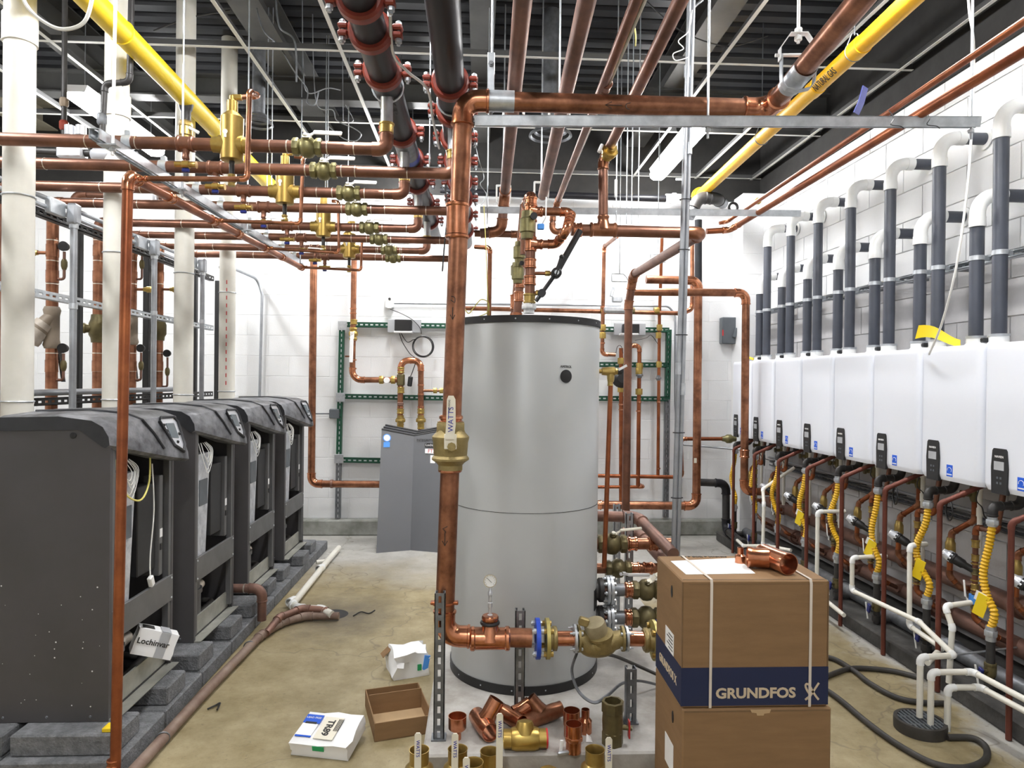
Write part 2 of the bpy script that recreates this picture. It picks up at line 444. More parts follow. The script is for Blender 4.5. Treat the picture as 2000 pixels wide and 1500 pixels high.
def ball_valve(parent, c, d, r, hd, hl, m='brass_green', hm='cream', L=None, hlen=None, stem=None, name='ball_valve', hname='lever', hw=None):
    """ball valve body on axis d with a lever: hd stem direction, hl lever direction"""
    d, hd, hl, c = V(d).normalized(), V(hd).normalized(), V(hl).normalized(), V(c)
    L = L or r * 4.6
    g = G().lathe(c - d * L / 2, d, [(0, r * 1.28), (L * .22, r * 1.28), (L * .24, r * 1.12), (L * .3, r * 1.35), (L * .36, r * 1.62), (L * .5, r * 1.72), (L * .64, r * 1.62), (L * .7, r * 1.35), (L * .76, r * 1.12), (L * .78, r * 1.28), (L, r * 1.28)], 16)
    hexprof(c - d * L / 2, d, 0.02 * L, L * .2, r * 1.45, g); hexprof(c - d * L / 2, d, .8 * L, L * .98, r * 1.45, g)
    st = stem or r * 2.3
    g.cyl(c, c + hd * st, r * .42, n=10)
    hexprof(c, hd, st * .72, st * .9, r * .55, g)
    v = g.obj(name, m, parent)
    hw = hw or r * .8; hlen = hlen or r * 6.5; w = hd.cross(hl).normalized(); th = r * .16
    R = Matrix((hl, w, hd)).transposed()
    q = c + hd * (st * .95)
    h = G().box(q + hl * (hlen * .06), (hlen * .24, hw * 1.1, th), R, th * .3)
    a = q + hl * (hlen * .14)
    h.box(a + hl * (hlen * .06) + hd * (r * .3), (hlen * .2, hw * .85, th), R @ Matrix.Rotation(-math.atan2(r * .6, hlen * .2), 3, 'Y'), th * .3)
    h.box(q + hl * (hlen * .62) + hd * (r * .6), (hlen * .78, hw, th * 2.2), R, th * .8)
    h.cyl(q, q + hd * r * .35, r * .3, n=6)
    h.obj(hname, hm, v)
    return v
def union(parent, c, d, r, m='brass', name='union'):
    d, c = V(d).normalized(), V(c); g = G().lathe(c - d * r * 1.6, d, [(0, r * 1.15), (r * .8, r * 1.15), (r * .8, r * 1.5), (r * 2.2, r * 1.5), (r * 2.2, r * 1.15), (r * 3.2, r * 1.15)], 14)
    hexprof(c - d * r * 1.6, d, r * .9, r * 1.8, r * 1.75, g); return g.obj(name, m, parent)
def flange(parent, c, d, r, R, th, m='galv', bolts=4, bl=None, bm='galv', name='flange', a0=PI / 4):
    d, c = V(d).normalized(), V(c)
    f = G().lathe(c - d * th / 2, d, [(0, r), (0, R), (th, R), (th, r)], 28, (False, False)).obj(name, m, parent)
    x, y = frame(d); bl = bl or th * 4
    for i in range(bolts):
        a = a0 + 2 * PI * i / bolts; p = c + (x * math.cos(a) + y * math.sin(a)) * (R * .8)
        g = G().cyl(p - d * bl / 2, p + d * bl / 2, R * .075, n=8); hexprof(p, d, -th / 2 - R * .16, -th / 2, R * .14, g); hexprof(p, d, th / 2, th / 2 + R * .16, R * .14, g)
        g.obj('bolt', bm, f)
    return f
def strut(name, a, b, w=0.041, up=(0, 0, 1), m='galv', parent=None, slots=True, pitch=0.05, open_up=False, h=None, slot_m='black'):
    """slotted steel channel from a to b; 'up' is the side away from the slotted back; slots are real cut-outs in the back plate"""
    a, b = V(a), V(b); d = (b - a).normalized(); L = (b - a).length; u = V(up); u = (u - d * u.dot(d)).normalized(); s = d.cross(u).normalized()
    h = h or w; t = 0.0035; g = G()
    R = Matrix((d, s, u)).transposed(); c = (a + b) / 2
    for sg in (-1, 1):
        g.box(c + s * sg * (w / 2 - t / 2), (L, t, h), R)
        g.box(c + s * sg * (w / 2 - w * .13) + u * (h / 2 - t / 2), (L, w * .24, t), R)
        g.box(c + s * sg * (w * .32) - u * (h / 2 - t / 2), (L, w * .36, t), R)
    k = max(1, int(L / pitch)) if slots else 0
    if slots:
        p = L / k
        for i in range(k + 1):
            t0 = max(0, (i - .5) * p + p * .28); t1 = min(L, (i + .5) * p - p * .28)
            if i == 0: t0 = 0
            if i == k: t1 = L
            if t1 - t0 > 1e-4: g.box(a + d * (t0 + t1) / 2 - u * (h / 2 - t / 2), (t1 - t0, w * .3, t), R)
    else: g.box(c - u * (h / 2 - t / 2), (L, w * .3, t), R)
    return g.obj(name, m, parent)
def rod(name, a, b, r, m, label, cat='rod', group=None):
    return tag(G().cyl(a, b, r, n=8).obj(name, m), label, cat, group)
def spline(pts, n=8, closed=False):
    pts = [V(p) for p in pts]; out = []; m = len(pts)
    for i in range(m if closed else m - 1):
        if closed: p0, p1, p2, p3 = pts[i - 1], pts[i], pts[(i + 1) % m], pts[(i + 2) % m]
        else: p0, p1, p2, p3 = pts[max(i - 1, 0)], pts[i], pts[i + 1], pts[min(i + 2, m - 1)]
        for k in range(n):
            t = k / n
            out.append(0.5 * ((2 * p1) + (p2 - p0) * t + (2 * p0 - 5 * p1 + 4 * p2 - p3) * t * t + (3 * p1 - p0 - 3 * p2 + p3) * t ** 3))
    if not closed: out.append(pts[-1])
    return out
def wire(name, pts, r, m, label=None, cat='wire', parent=None, n=8, group=None):
    o = G().tube(spline(pts, n), r, 6).obj(name, m, parent)
    if parent is None: tag(o, label, cat, group)
    return o
EX, EY, EZ = V((1, 0, 0)), V((0, 1, 0)), V((0, 0, 1))

# ================================================================== the room
YB, XR, XL, YF = 6.9, 2.9, -4.95, -1.6
ZG, ZD = 3.65, 4.2           # hung grid, roof deck
struct('floor', G().bb((XL - .2, YF - .2, -0.12), (XR + .2, YB + .2, 0)), 'floor')
# block walls: each painted block is its own piece in front of the mortar
BW, BH, BM = 0.4064, 0.2032, 0.004
def block_mesh(w, h, m):
    k = ('b', round(w, 3), round(h, 3), m)
    if k not in block_mesh.c:
        hw, hh = w / 2, h / 2; b = 0.0018; me = bpy.data.meshes.new('block')
        vs = [(-hw, .003, -hh), (hw, .003, -hh), (hw, .003, hh), (-hw, .003, hh), (-hw, b, -hh), (hw, b, -hh), (hw, b, hh), (-hw, b, hh), (-hw + b, 0, -hh + b), (hw - b, 0, -hh + b), (hw - b, 0, hh - b), (-hw + b, 0, hh - b)]
        fs = [(8, 9, 10, 11)]
        for i in range(4):
            j = (i + 1) % 4; fs += [(i, j, 4 + j, 4 + i), (4 + i, 4 + j, 8 + j, 8 + i)]
        me.from_pydata(vs, [], fs); me.materials.append(MATS[m]); block_mesh.c[k] = me
    return block_mesh.c[k]
block_mesh.c = {}
def block_wall(wall, org, u, out, length, z0, z1, matfn, skip=lambda s, z: False, limit=300):
    """org: wall line start on the floor, u direction along the wall, out its normal towards the room"""
    u, out, org = V(u), V(out), V(org); items = []
    row = 0; z = z0
    while z < z1 - 0.02:
        h = min(BH, z1 - z); s = -(row % 2) * BW / 2
        while s < length - 0.02:
            a = max(s, 0); b = min(s + BW, length)
            if b - a > 0.05 and not skip((a + b) / 2, z): items.append((a, b, z, h))
            s += BW
        z += BH; row += 1
    R = Matrix((u, -out, EZ)).transposed()
    items.sort(key=lambda t: (org + u * t[0] + EZ * t[2] - CAM).length)
    for i, (a, b, z, h) in enumerate(items):
        c = org + u * (a + b) / 2 + EZ * (z + h / 2) + out * 0.003
        if i < limit:
            o = bpy.data.objects.new('block', block_mesh(round(b - a - BM, 3), round(h - BM, 3), matfn(z))); COL.objects.link(o)
            o.rotation_euler = R.to_euler(); place(o, c, wall)
        else:
            block_wall.rest.box(c - out * .002, (b - a - BM, .004, h - BM), R)
    return items
block_wall.rest = G()
wb = struct('wall_back', G().bb((XL, YB, 0), (XR + .2, YB + .2, 3.43)), 'mortar_white')
block_wall(wb, (XL, YB, 0), EX, -EY, XR - XL, 0.155, 3.43, lambda z: 'cmu_white')
if block_wall.rest.v:
    o = block_wall.rest.obj('block_field', 'cmu_white', wb); o['kind'] = 'stuff'; block_wall.rest = G()
struct('trim_1', G().bb((XL, YB - .02, 3.43), (XR, YB + .2, ZD)), 'wall_dark')
struct('baseboard_back', G().bb((XL, YB - .10, 0), (2.605, YB, .155), .012), 'curb')
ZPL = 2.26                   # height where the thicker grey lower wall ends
wr = struct('wall_right', G().bb((XR, YF, 0), (XR + .2, YB + .2, 3.45)), 'mortar_white')
block_wall(wr, (XR, 3.1, 0), EY, -EX, YB - 3.1, ZPL, 3.45, lambda z: 'cmu_white')
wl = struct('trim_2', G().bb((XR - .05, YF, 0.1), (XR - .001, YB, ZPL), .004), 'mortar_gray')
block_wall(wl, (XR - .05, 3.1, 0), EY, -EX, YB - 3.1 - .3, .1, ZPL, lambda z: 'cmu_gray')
struct('trim_3', G().bb((XR - .02, YF, 3.45), (XR + .2, YB, ZD)), 'wall_dark')
struct('trim_4', G().bb((2.36, YF, 0), (XR, YB - .3, .09), .01), 'curb_dark')
pil = struct('trim_5', G().bb((2.61, YB - .26, 0), (XR, YB, 3.45), .004), 'mortar_white')
block_wall(pil, (2.61, YB - .26, 0), EX, -EY, XR - 2.61, 0.0, 3.45, lambda z: 'cmu_white')
struct('wall_left', G().bb((XL - .2, YF, 0), (XL, YB, ZD)), 'cmu_white')
struct('wall_front', G().bb((XL - .2, YF - .2, 0), (XR + .2, YF, ZD)), 'cmu_white')
# roof deck: trapezoid ribs across the room
prof = []; y = YF
while y < YB + .1:
    prof += [(y, ZD + .0), (y + .085, ZD + .0), (y + .10, ZD + .04), (y + .1375, ZD + .04)]; y += 0.1525
dk = G(); o0 = [(XL, p, q) for p, q in prof] + [(XR, p, q) for p, q in prof]; k = len(prof)
dk.add(o0, [(i, i + 1, k + i + 1, k + i) for i in range(k - 1)])
dk.bb((XL, YF, ZD + .05), (XR, YB, ZD + .1))
struct('ceiling', dk, 'deck')
def ibeam(name, a, b, w, h, m):
    a, b = V(a), V(b); d = (b - a).normalized(); s = d.cross(EZ).normalized(); R = Matrix((d, s, EZ)).transposed(); c = (a + b) / 2; L = (b - a).length
    g = G().box(c + EZ * .006, (L, w, .012), R).box(c + EZ * (h - .006), (L, w, .012), R).box(c + EZ * h / 2, (L, .01, h - .02), R)
    return struct(name, g, m)
n = 6
for x, w, m in ((1.57, .19, 'beam'), (0.0, .17, 'beam'), (-1.53, .21, 'beam'), (-3.05, .21, 'beam'), (-4.3, .3, 'beam_tan')):
    ibeam('trim_%d' % n, (x, YF, ZD - .24), (x, YB, ZD - .24), w, .235, m); n += 1
for y in (5.55, 3.3):
    ibeam('trim_%d' % n, (XL, y, ZD - .42), (XR, y, ZD - .42), .14, .18, 'beam'); n += 1
# hung ceiling grid, bare of tiles: white tee bars
def tbar(a, b, label):
    a, b = V(a), V(b); d = (b - a).normalized(); s = d.cross(EZ).normalized(); R = Matrix((d, s, EZ)).transposed(); c = (a + b) / 2; L = (b - a).length
    t = thing('ceiling_tee_bar', (c.x, c.y, c.z), label, 'tee bar', 'bare hung ceiling grid')
    G().box(c, (L, .024, .003), R).obj('flange', 'tbar', t)
    G().box(c + EZ * .021, (L, .003, .039), R).obj('web', 'tbar_dark', t)
for x, l in ((-3.3, 'white ceiling tee bar running back furthest to the left'), (-2.7, 'white ceiling tee bar running back behind the left yellow gas pipe'), (-1.5, 'white ceiling tee bar running back above the brass air separators'),
             (-.9, 'white ceiling tee bar running back just left of the black steel headers'), (1.55, 'white ceiling tee bar running back to the lit strip light'), (2.2, 'white ceiling tee bar running back beside the right yellow gas pipe'), (2.78, 'white ceiling tee bar running along the top of the right wall')):
    tbar((x, 1.0, ZG), (x, YB - .03, ZG), l)
for y, l in ((4.4, 'nearest white tee bar crossing the ceiling from left to right'), (5.62, 'middle white tee bar crossing the ceiling from left to right'), (6.84, 'farthest white tee bar crossing the ceiling close to the back wall')):
    tbar((XL, y, ZG + .004), (XR - .03, y, ZG + .004), l)
# strip lights
ll = ['lit fluorescent strip light between right gas pipe and conduit', 'lit fluorescent strip light partly behind the black steel header', 'lit fluorescent strip light at far left behind white vents', 'lit strip light over the wall heaters, out of view above', 'lit strip light over the storage tank, out of view above', 'lit strip light over the floor boilers, out of view above', 'added fill strip light behind the viewer, out of view']
for (x, y), l in zip(LAMPS, ll):
    t = thing('strip_light', (x, y, ZG - .13), l, 'light', 'ceiling strip lights')
    G().prism([(-.08, .1), (.08, .1), (.06, .05), (-.06, .05)], (x, y - .61, ZG - .11), EX, EZ, (0, 1.22, 0)).obj('housing', 'lamp_body', t)
    G().prism([(-.075, .05), (-.07, .012), (-.04, -.01), (.04, -.01), (.07, .012), (.075, .05)], (x, y - .6, ZG - .112), EX, EZ, (0, 1.2, 0)).obj('diffuser', 'lamp', t)
    for s in (-.5, .5): G().cyl((x, y + s, ZG - .01), (x, y + s, ZD), .003, n=6).obj('hanger_wire', 'galv', t)

# ================================================================== storage tank on its pad
struct('trim_%d' % n, G().bb((-.205, 2.63, 0), (1.1, 4.6, .10), .008), 'pad', label='grey concrete housekeeping pad under the storage tank')
TX, TY, TR = .245, 3.49, .372
tk = thing('storage_tank', (TX, TY, .1), 'tall grey cylindrical storage tank with black rims on concrete pad', 'tank')
G().lathe((TX, TY, .10), EZ, [(.0, TR * .97), (.005, TR), (1.735, TR), (1.745, TR * .985), (1.75, TR * .9)], 64).obj('shell', 'tank_gray', tk)
for z, h, nm in ((.101, .042, 'bottom_rim'), (1.825, .032, 'top_rim')):
    rm = G().lathe((TX, TY, z), EZ, [(0, TR - .005), (0, TR + .006), (h, TR + .006), (h, TR - .005)], 64, (False, False)).obj(nm, 'black', tk)
    for k in range(10):
        a = -PI / 2 + (k - 4.5) * .42; d = V((math.cos(a), math.sin(a), 0)); p = V((TX, TY, z + h / 2)) + d * (TR + .005)
        G().lathe(p, d, [(0, .004), (.002, .003)], 8).obj('screw', 'galv', rm)
G().lathe((TX, TY, 1.84), EZ, [(0, TR - .004), (.012, TR - .004), (.02, TR - .05)], 64).obj('lid', 'black', tk)
for z in (.94,):
    G().lathe((TX, TY, z), EZ, [(0, TR), (0, TR + .0012), (.002, TR + .0012), (.002, TR)], 64, (False, False)).obj('seam', 'ink', tk)
pd = ay(1113, 735, 3.15); a = math.atan2(pd.x - TX, TR); dn = V((math.sin(a), -math.cos(a), 0)); pc = V((TX, TY, pd.z)) + dn * (TR)
G().lathe(pc, dn, [(0, .031), (.003, .031), (.004, .028)], 28).obj('port_cap', 'black', tk)
text('AMTROL', .016, pc + EZ * .045 + dn * .001, EZ.cross(dn), EZ, 'ink', tk)
pl = ay(1160, 1165, 3.4); a2 = 1.22; dn2 = V((math.sin(a2), -math.cos(a2), 0))
G().box(V((TX, TY, pl.z)) + dn2 * TR, (.07, .004, .10), Matrix.Rotation(a2, 3, 'Z')).obj('rating_plate', 'black', tk)

# ================================================================== wall-hung water heaters and their vents
UX, UW, UD, UZ0, UZ1 = 2.42, .445, .33, 1.06, 1.755
UY = [6.38 - .462 * k for k in range(8)]      # far edge of each heater
def heater(y1, k):
    y0 = y1 - UW; yc = (y0 + y1) / 2
    ords = ['farthest', 'second farthest', 'third farthest', 'fourth farthest', 'fifth farthest', 'sixth farthest', 'seventh farthest', 'nearest, cut off by the frame,']
    ex = ', yellow tag on top' if k in (0, 5) else ''
    t = thing('water_heater', (UX + UD / 2, yc, UZ0), 'white wall-hung tankless water heater, %s in the row%s' % (ords[k].rstrip(','), ex), 'water heater', 'wall-hung water heaters')
    # cover with rounded vertical edges and a shallow raised centre
    rr = .035; po = []
    for (cx, cy, a0) in ((UX + rr, y0 + rr, PI), (UX + rr, y1 - rr, PI / 2)):
        for i in range(6):
            a = a0 + (PI / 2) * (i / 5) if a0 == PI else a0 + (PI / 2) * (i / 5)
            po.append((a, cx + rr * math.cos(a), cy + rr * math.sin(a)))
    po2 = [(x, y) for (_, x, y) in sorted(po[:6], key=lambda q: q[0])] ; po3 = [(x, y) for (_, x, y) in sorted(po[6:], key=lambda q: q[0])]
    poly = [(UX + UD, y1)] + po3 + po2 + [(UX + UD, y0)]
    g = G(); z0, z1 = UZ0, UZ1; m_ = len(poly); o = len(g.v)
    cxm, cym = UX + UD / 2, yc
    for z, sc in ((z0, .94), (z0 + .018, .985), (z0 + .03, 1), (z1 - .03, 1), (z1 - .012, .985), (z1, .95)):
        for (x, y) in poly: g.v.append(V((cxm + (x - cxm) * (sc if x < UX + UD - .01 else 1), cym + (y - cym) * (.5 + sc / 2), z)))
    for r_ in range(5):
        for i in range(m_):
            j = (i + 1) % m_; g.f.append((o + r_ * m_ + i, o + r_ * m_ + j, o + (r_ + 1) * m_ + j, o + (r_ + 1) * m_ + i))
    g.f.append(tuple(o + i for i in range(m_))[::-1]); g.f.append(tuple(o + 5 * m_ + i for i in range(m_)))
    g.obj('cover', 'enamel', t)
    # control panel, narrow, black, low on the cover left of centre
    py = y1 - .118; pz0 = UZ0 - .008
    pn = G().prism([(-.046, 0), (.046, 0), (.050, .12), (.042, .2), (.034, .21), (-.034, .21), (-.042, .2), (-.050, .12)], (UX - .008, py, pz0), -EY, EZ, (.016, 0, 0)).obj('control_panel', 'black', t)
    G().bb((UX - .0095, py - .030, pz0 + .11), (UX - .008, py + .030, pz0 + .15)).obj('display', 'gray_light', pn)
    text('NAVIEN', .015, (UX - .0085, py, pz0 + .172), -EY, EZ, 'text_white', pn)
    for q in range(2):
        for w in range(2): G().bb((UX - .0095, py - .016 + q * .02, pz0 + .045 + w * .024), (UX - .008, py - .006 + q * .02, pz0 + .055 + w * .024)).obj('button', 'gray_box', pn)
    sy, sz = y0 + .205, UZ0 + .055
    st = G().bb((UX - .0012, sy - .022, sz - .03), (UX + .0005, sy + .022, sz + .03)).obj('energy_label', 'blue', t)
    G().tube([V((UX - .0018, sy + .015 * math.cos(a), sz + .004 + .013 * math.sin(a))) for a in [i * .35 for i in range(-1, 12)]], .0012, 5).obj('star_arc', 'text_white', st)
    G().bb((UX - .002, sy - .018, sz - .022), (UX - .0012, sy + .018, sz - .016)).obj('print_bar', 'text_white', st)
    G().bb((UX + UD, y0 + .03, UZ1 - .10), (XR - .052, y1 - .03, UZ1 - .02)).obj('mounting_bracket', 'galv', t)
    return t
VX = 2.62
ZV_T, ZV_S, ZRAIL = 2.83, 2.42, 2.225
def vent(y, ztop, kind, k):
    ords = ['farthest', 'second farthest', 'third farthest', 'fourth farthest', 'fifth farthest', 'sixth farthest', 'seventh farthest', 'nearest']
    t = thing('vent_pipe', (VX, y, UZ1), '%s grey vent pipe with white elbow, %s of its height in the row' % (kind, ords[k]), 'vent pipe', '%s grey heater vents' % kind)
    r = .034; ze = ztop + .10
    G().cyl((VX, y, UZ1 + .055), (VX, y, ztop + .02), r, n=20).obj('riser', 'pvc_gray', t)
    arc = [V((VX + .10 - .10 * math.cos(a), y, ze - .10 + .04 + .10 * math.sin(a))) for a in [i * PI / 16 for i in range(9)]]
    pts = [V((VX, y, ztop - .02))] + arc + [V((VX + .125, y, arc[-1].z))]
    e = G().tube(pts, r * 1.1, 20); e.lathe((VX, y, ztop - .03), EZ, [(0, r * 1.17), (.05, r * 1.17)], 20); e.lathe((VX + .10, y, arc[-1].z), EX, [(0, r * 1.17), (.045, r * 1.17)], 20)
    e.obj('elbow', 'pvc_white', t)
    G().cyl((VX + .11, y, arc[-1].z), (XR + .05, y, arc[-1].z), r, n=20).obj('outlet', 'pvc_gray', t)
    xw = XR - .012
    G().lathe((xw - .006, y, arc[-1].z), EX, [(0, r), (0, r * 1.75), (.006, r * 1.75), (.006, r)], 24, (False, False)).obj('escutcheon', 'pvc_white', t)
    c = G().lathe((VX, y, ZRAIL - .012), EZ, [(0, r), (0, r * 1.1), (.024, r * 1.1), (.024, r)], 20, (False, False)); c.bb((VX + r, y - .006, ZRAIL - .012), (VX + .065, y + .006, ZRAIL + .012))
    c.obj('clamp', 'galv', t)
    # collar on the heater
    G().lathe((VX, y, UZ1 + .0005), EZ, [(0, .052), (.012, .052), (.02, .045), (.058, .045)], 20).obj('collar', 'pvc_white', t)
    G().lathe((VX, y, UZ1 + .048), EZ, [(0, .0455), (0, .048), (.012, .048), (.012, .0455)], 20, (False, False)).obj('hose_band', 'galv', t)
    if kind == 'tall':
        G().box((VX - .045, y + .035, UZ1 + .03), (.04, .03, .025), None, .006).obj('knob', 'black', t)
    return t
for k, y in enumerate(UY):
    heater(y, k)
    yc = y - UW / 2
    vent(yc - .085, ZV_T, 'tall', k); vent(yc + .075, ZV_S, 'short', k)
st = strut('wall_strut', (VX + .087, 2.6, ZRAIL), (VX + .087, 6.5, ZRAIL), up=(-1, 0, 0), pitch=.05)
tag(st, 'galvanized slotted strut rail running behind the grey vents', 'strut')
for k in range(8):
    y = 6.1 - .462 * k
    tag(G().box((VX + .14, y - .1, ZRAIL), (.07, .12, .045), None, .003).obj('strut_bracket', 'galv_dark'), 'dark steel bracket on the vent rail, %s along the wall' % ['farthest', 'second farthest', 'third farthest', 'fourth farthest', 'fifth farthest', 'sixth farthest', 'seventh farthest', 'nearest'][k], 'bracket', 'vent rail brackets')
# yellow paper tags
p = ay(1830, 660, 3.98)
g = G(); gv = []
c0, c1 = ax(1788, 655, 2.52), ax(1876, 668, 2.56)
for i in range(9):
    f = i / 8; q = ax(1788 + 88 * f, 652 + 14 * f - 6 * math.sin(f * 5), 2.50 + .03 * math.sin(f * 4)); hgt = .075 * (1 - .55 * f)
    gv += [q + V((0, 0, hgt * .62)) + V((.0, -.03 * (1 - f), 0)), q - V((0, 0, hgt * .38)), q - V((.002, 0, hgt * .38)), q + V((-.002, 0, hgt * .62)) + V((.0, -.03 * (1 - f), 0))]
fs = []
for i in range(8):
    for j in range(4): fs.append((i * 4 + j, i * 4 + (j + 1) % 4, i * 4 + 4 + (j + 1) % 4, i * 4 + 4 + j))
fs += [(0, 1, 2, 3), (35, 34, 33, 32)]
g.add(gv, fs); tag(g.obj('yellow_tag', 'yellow_tag'), 'curled yellow paper tag lying on a heater among the vents', 'tag')
q = V((2.5, UY[0] - .2, UZ1 + .012))
tag(G().tube(spline([q + V((0, -.1, .01)), q + V((-.03, -.03, .03)), q + V((-.02, .05, .02)), q + V((.0, .10, .0))]), [.012] * 25, 6).obj('yellow_tag', 'yellow_tag'), 'small crumpled yellow tag on top of the farthest heater', 'tag')

# ================================================================== floor boilers
BX, BY0, BSP, BWID, BDEP, BZ0, BZ1 = -1.475, 2.80, .82, .57, .47, .165, 1.35
def boiler(y0, k):
    y1 = y0 + BWID; xb = BX - BDEP
    ords = ['nearest', 'second', 'third', 'farthest']
    lb = ['dark grey floor boiler nearest the viewer, front cover off, under black hood', 'dark grey open-fronted floor boiler, second in the row', 'dark grey open-fronted floor boiler, third in the row', 'dark grey open-fronted floor boiler at the far end of the row'][k]
    t = thing('floor_boiler', ((BX + xb) / 2, (y0 + y1) / 2, BZ0), lb, 'boiler', 'open-fronted floor boilers')
    # side panels (near one is a big flat sheet with cut upper front corner)
    for nm, ya in (('side_panel', y0), ('side_panel', y1 - .02)):
        sp = G().prism([(xb, BZ0 + .0), (BX, BZ0 + .0), (BX, BZ1 - .085), (BX - .115, BZ1), (xb, BZ1)], (0, ya, 0), EX, EZ, (0, .02, 0)).obj(nm, 'boiler_side', t)
        if ya == y0:
            G().lathe((BX - .145, ya, BZ1 - .035), -EY, [(0, .0125), (.003, .0125), (.004, .010)], 20).obj('plug', 'black', sp)
            for i in range(3): G().lathe((xb + .06 + i * .17, ya, BZ0 + .02), -EY, [(0, .006), (.003, .004)], 8).obj('screw', 'galv_dark', sp)
    G().bb((xb, y0 + .02, BZ0), (xb + .015, y1 - .02, BZ1)).obj('back_panel', 'boiler_dark', t)
    G().bb((xb, y0 + .02, BZ0), (BX - .02, y1 - .02, BZ0 + .012)).obj('bottom_pan', 'boiler_dark', t)
    # front posts and bars
    for ya in (y0 + .02, y1 - .045): G().bb((BX - .03, ya, BZ0 + .03), (BX - .002, ya + .025, BZ1 - .09)).obj('front_post', 'boiler_gray', t)
    cb = G().bb((BX - .012, y0 + .02, .475), (BX + .003, y1 - .005, .60), .002).obj('cross_bar', 'boiler_gray', t)
    for ya in (y0 + .035, y1 - .02):
        for za in (.49, .585): G().lathe((BX + .003, ya, za), EX, [(0, .006), (.003, .004)], 8).obj('screw', 'galv', cb)
    ch = G().prism([(-.03, 0), (.035, 0), (.04, .008), (-.02, .008), (-.02, .105), (-.03, .105)], (BX - .005, y0 + .005, BZ0 - .002), EX, EZ, (0, BWID - .01, 0)).obj('base_channel', 'channel', t)
    # heat exchanger foil column, control box, trap
    fo = G().prism([(0, 0), (.11, 0), (.17, .62), (.0, .62)], (BX - .075, y0 + .075, .52), EY, EZ, (.055, 0, 0)).obj('foil_column', 'alu_foil', t)
    G().bb((BX - .02, y0 + .10, .86), (BX - .016, y0 + .205, 1.0)).obj('data_plate', 'gray_box', fo)
    ob = G().bb((BX - .17, y0 + .285, .66), (BX - .03, y0 + .45, 1.06), .004).obj('burner_box', 'boiler_dark', t)
    G().bb((BX - .09, y0 + .455, .62), (BX - .014, y0 + .49, 1.09), .003).obj('control_box', 'boiler_gray', t)
    G().bb((BX - .0142, y0 + .46, .80), (BX - .0125, y0 + .485, .84)).obj('label', 'paper', t)
    G().bb((BX - .0142, y0 + .463, .74), (BX - .010, y0 + .48, .77)).obj('switch', 'black', t)
    G().bb((BX - .40, y0 + .05, .62), (BX - .25, y1 - .05, 1.22), .01).obj('combustion_box', 'boiler_dark', t)
    G().lathe((BX - .12, y0 + .16, BZ0 + .012), EZ, [(0, .085), (.20, .085), (.20, .092), (.225, .092), (.225, .08), (.28, .08)], 20).obj('condensate_trap', 'boiler_gray', t)
    pipe(t, [(BX - .30, y0 + .47, .36), (BX - .12, y0 + .40, .36), (BX - .10, y0 + .22, .36)], .022, 'pvc_dirty', name='hose', elbows=False)
    pipe(t, [(BX - .30, y0 + .50, .24), (BX - .08, y0 + .46, .235), (BX - .08, y0 + .25, .23)], .018, 'black_rubber', name='hose', elbows=False)
    # hood: lofted, bulging chin with the display pod
    secs = []
    for f, out, zb, zt in ((0, -.005, 1.265, 1.385), (.05, .015, 1.255, 1.392), (.35, .045, 1.215, 1.40), (.66, .075, 1.175, 1.405), (.92, .085, 1.15, 1.402), (1.0, .045, 1.20, 1.39)):
        y = y0 - .004 + (BWID + .008) * f
        s = [(xb - .012, BZ1 - .02), (xb - .012, BZ1 - .012), (xb + .04, zt), (BX - .20, zt + .006), (BX - .07 + out * .35, zt - .01), (BX - .025 + out * .6, zt - .035), (BX + out, zb + .045), (BX + out + .004, zb + .012), (BX + out - .012, zb), (BX - .03, zb + .005), (BX - .12, BZ1 - .012)]
        secs.append([V((x, y, z)) for x, z in s])
    g = G(); m_ = len(secs[0])
    for s in secs: g.v += s
    for i in range(len(secs) - 1):
        for j in range(m_):
            j2 = (j + 1) % m_; g.f.append((i * m_ + j, i * m_ + j2, (i + 1) * m_ + j2, (i + 1) * m_ + j))
    g.f.append(tuple(range(m_))[::-1]); g.f.append(tuple((len(secs) - 1) * m_ + i for i in range(m_)))
    hd = g.obj('hood', 'dusty_black', t)
    # near side cheek of the hood is clean black
    G().add([p + V((0, -.0015, 0)) for p in secs[0]] + [p for p in secs[0]], [tuple(range(m_))[::-1]] + [(j, (j + 1) % m_, m_ + (j + 1) % m_, m_ + j) for j in range(m_)]).obj('cheek', 'hood_black', hd)
    # groove line along the top and down the face
    def onface(f, s):       # f along width 0..1, s 0 top .. 1 chin on the sloping face
        i = 0; fr = (0, .05, .35, .66, .92, 1.0)
        while i < 4 and f > fr[i + 1]: i += 1
        w = (f - fr[i]) / (fr[i + 1] - fr[i]); a = secs[i][5].lerp(secs[i + 1][5], w); b = secs[i][6].lerp(secs[i + 1][6], w); return a.lerp(b, s)
    g = G().tube([V((xb + .05, y0 + BWID * .36, 1.403)), V((BX - .2, y0 + BWID * .38, 1.408)), V((BX - .06, y0 + BWID * .40, 1.395)), onface(.42, 0) + V((.004, 0, .0)), onface(.5, .5) + V((.003, 0, 0)), onface(.56, 1) + V((.002, 0, 0))], .006, 6)
    g.obj('groove', 'hood_black', hd)
    # display pod in the sloping face
    nrm = (onface(.9, .5) - onface(.6, .5)).cross(onface(.75, 0) - onface(.75, 1)); nrm.normalize()
    if nrm.x < 0: nrm = -nrm
    def pf(f, s, o_): return onface(f, s) + nrm * o_
    fr_ = G().tube([pf(.62, .12, .004), pf(.66, .02, .004), pf(.86, .02, .004), pf(.90, .15, .004), pf(.89, .80, .004), pf(.84, 1.0, .004), pf(.72, .85, .004)], .008, 6, closed=True).obj('pod_rim', 'hood_black', hd)
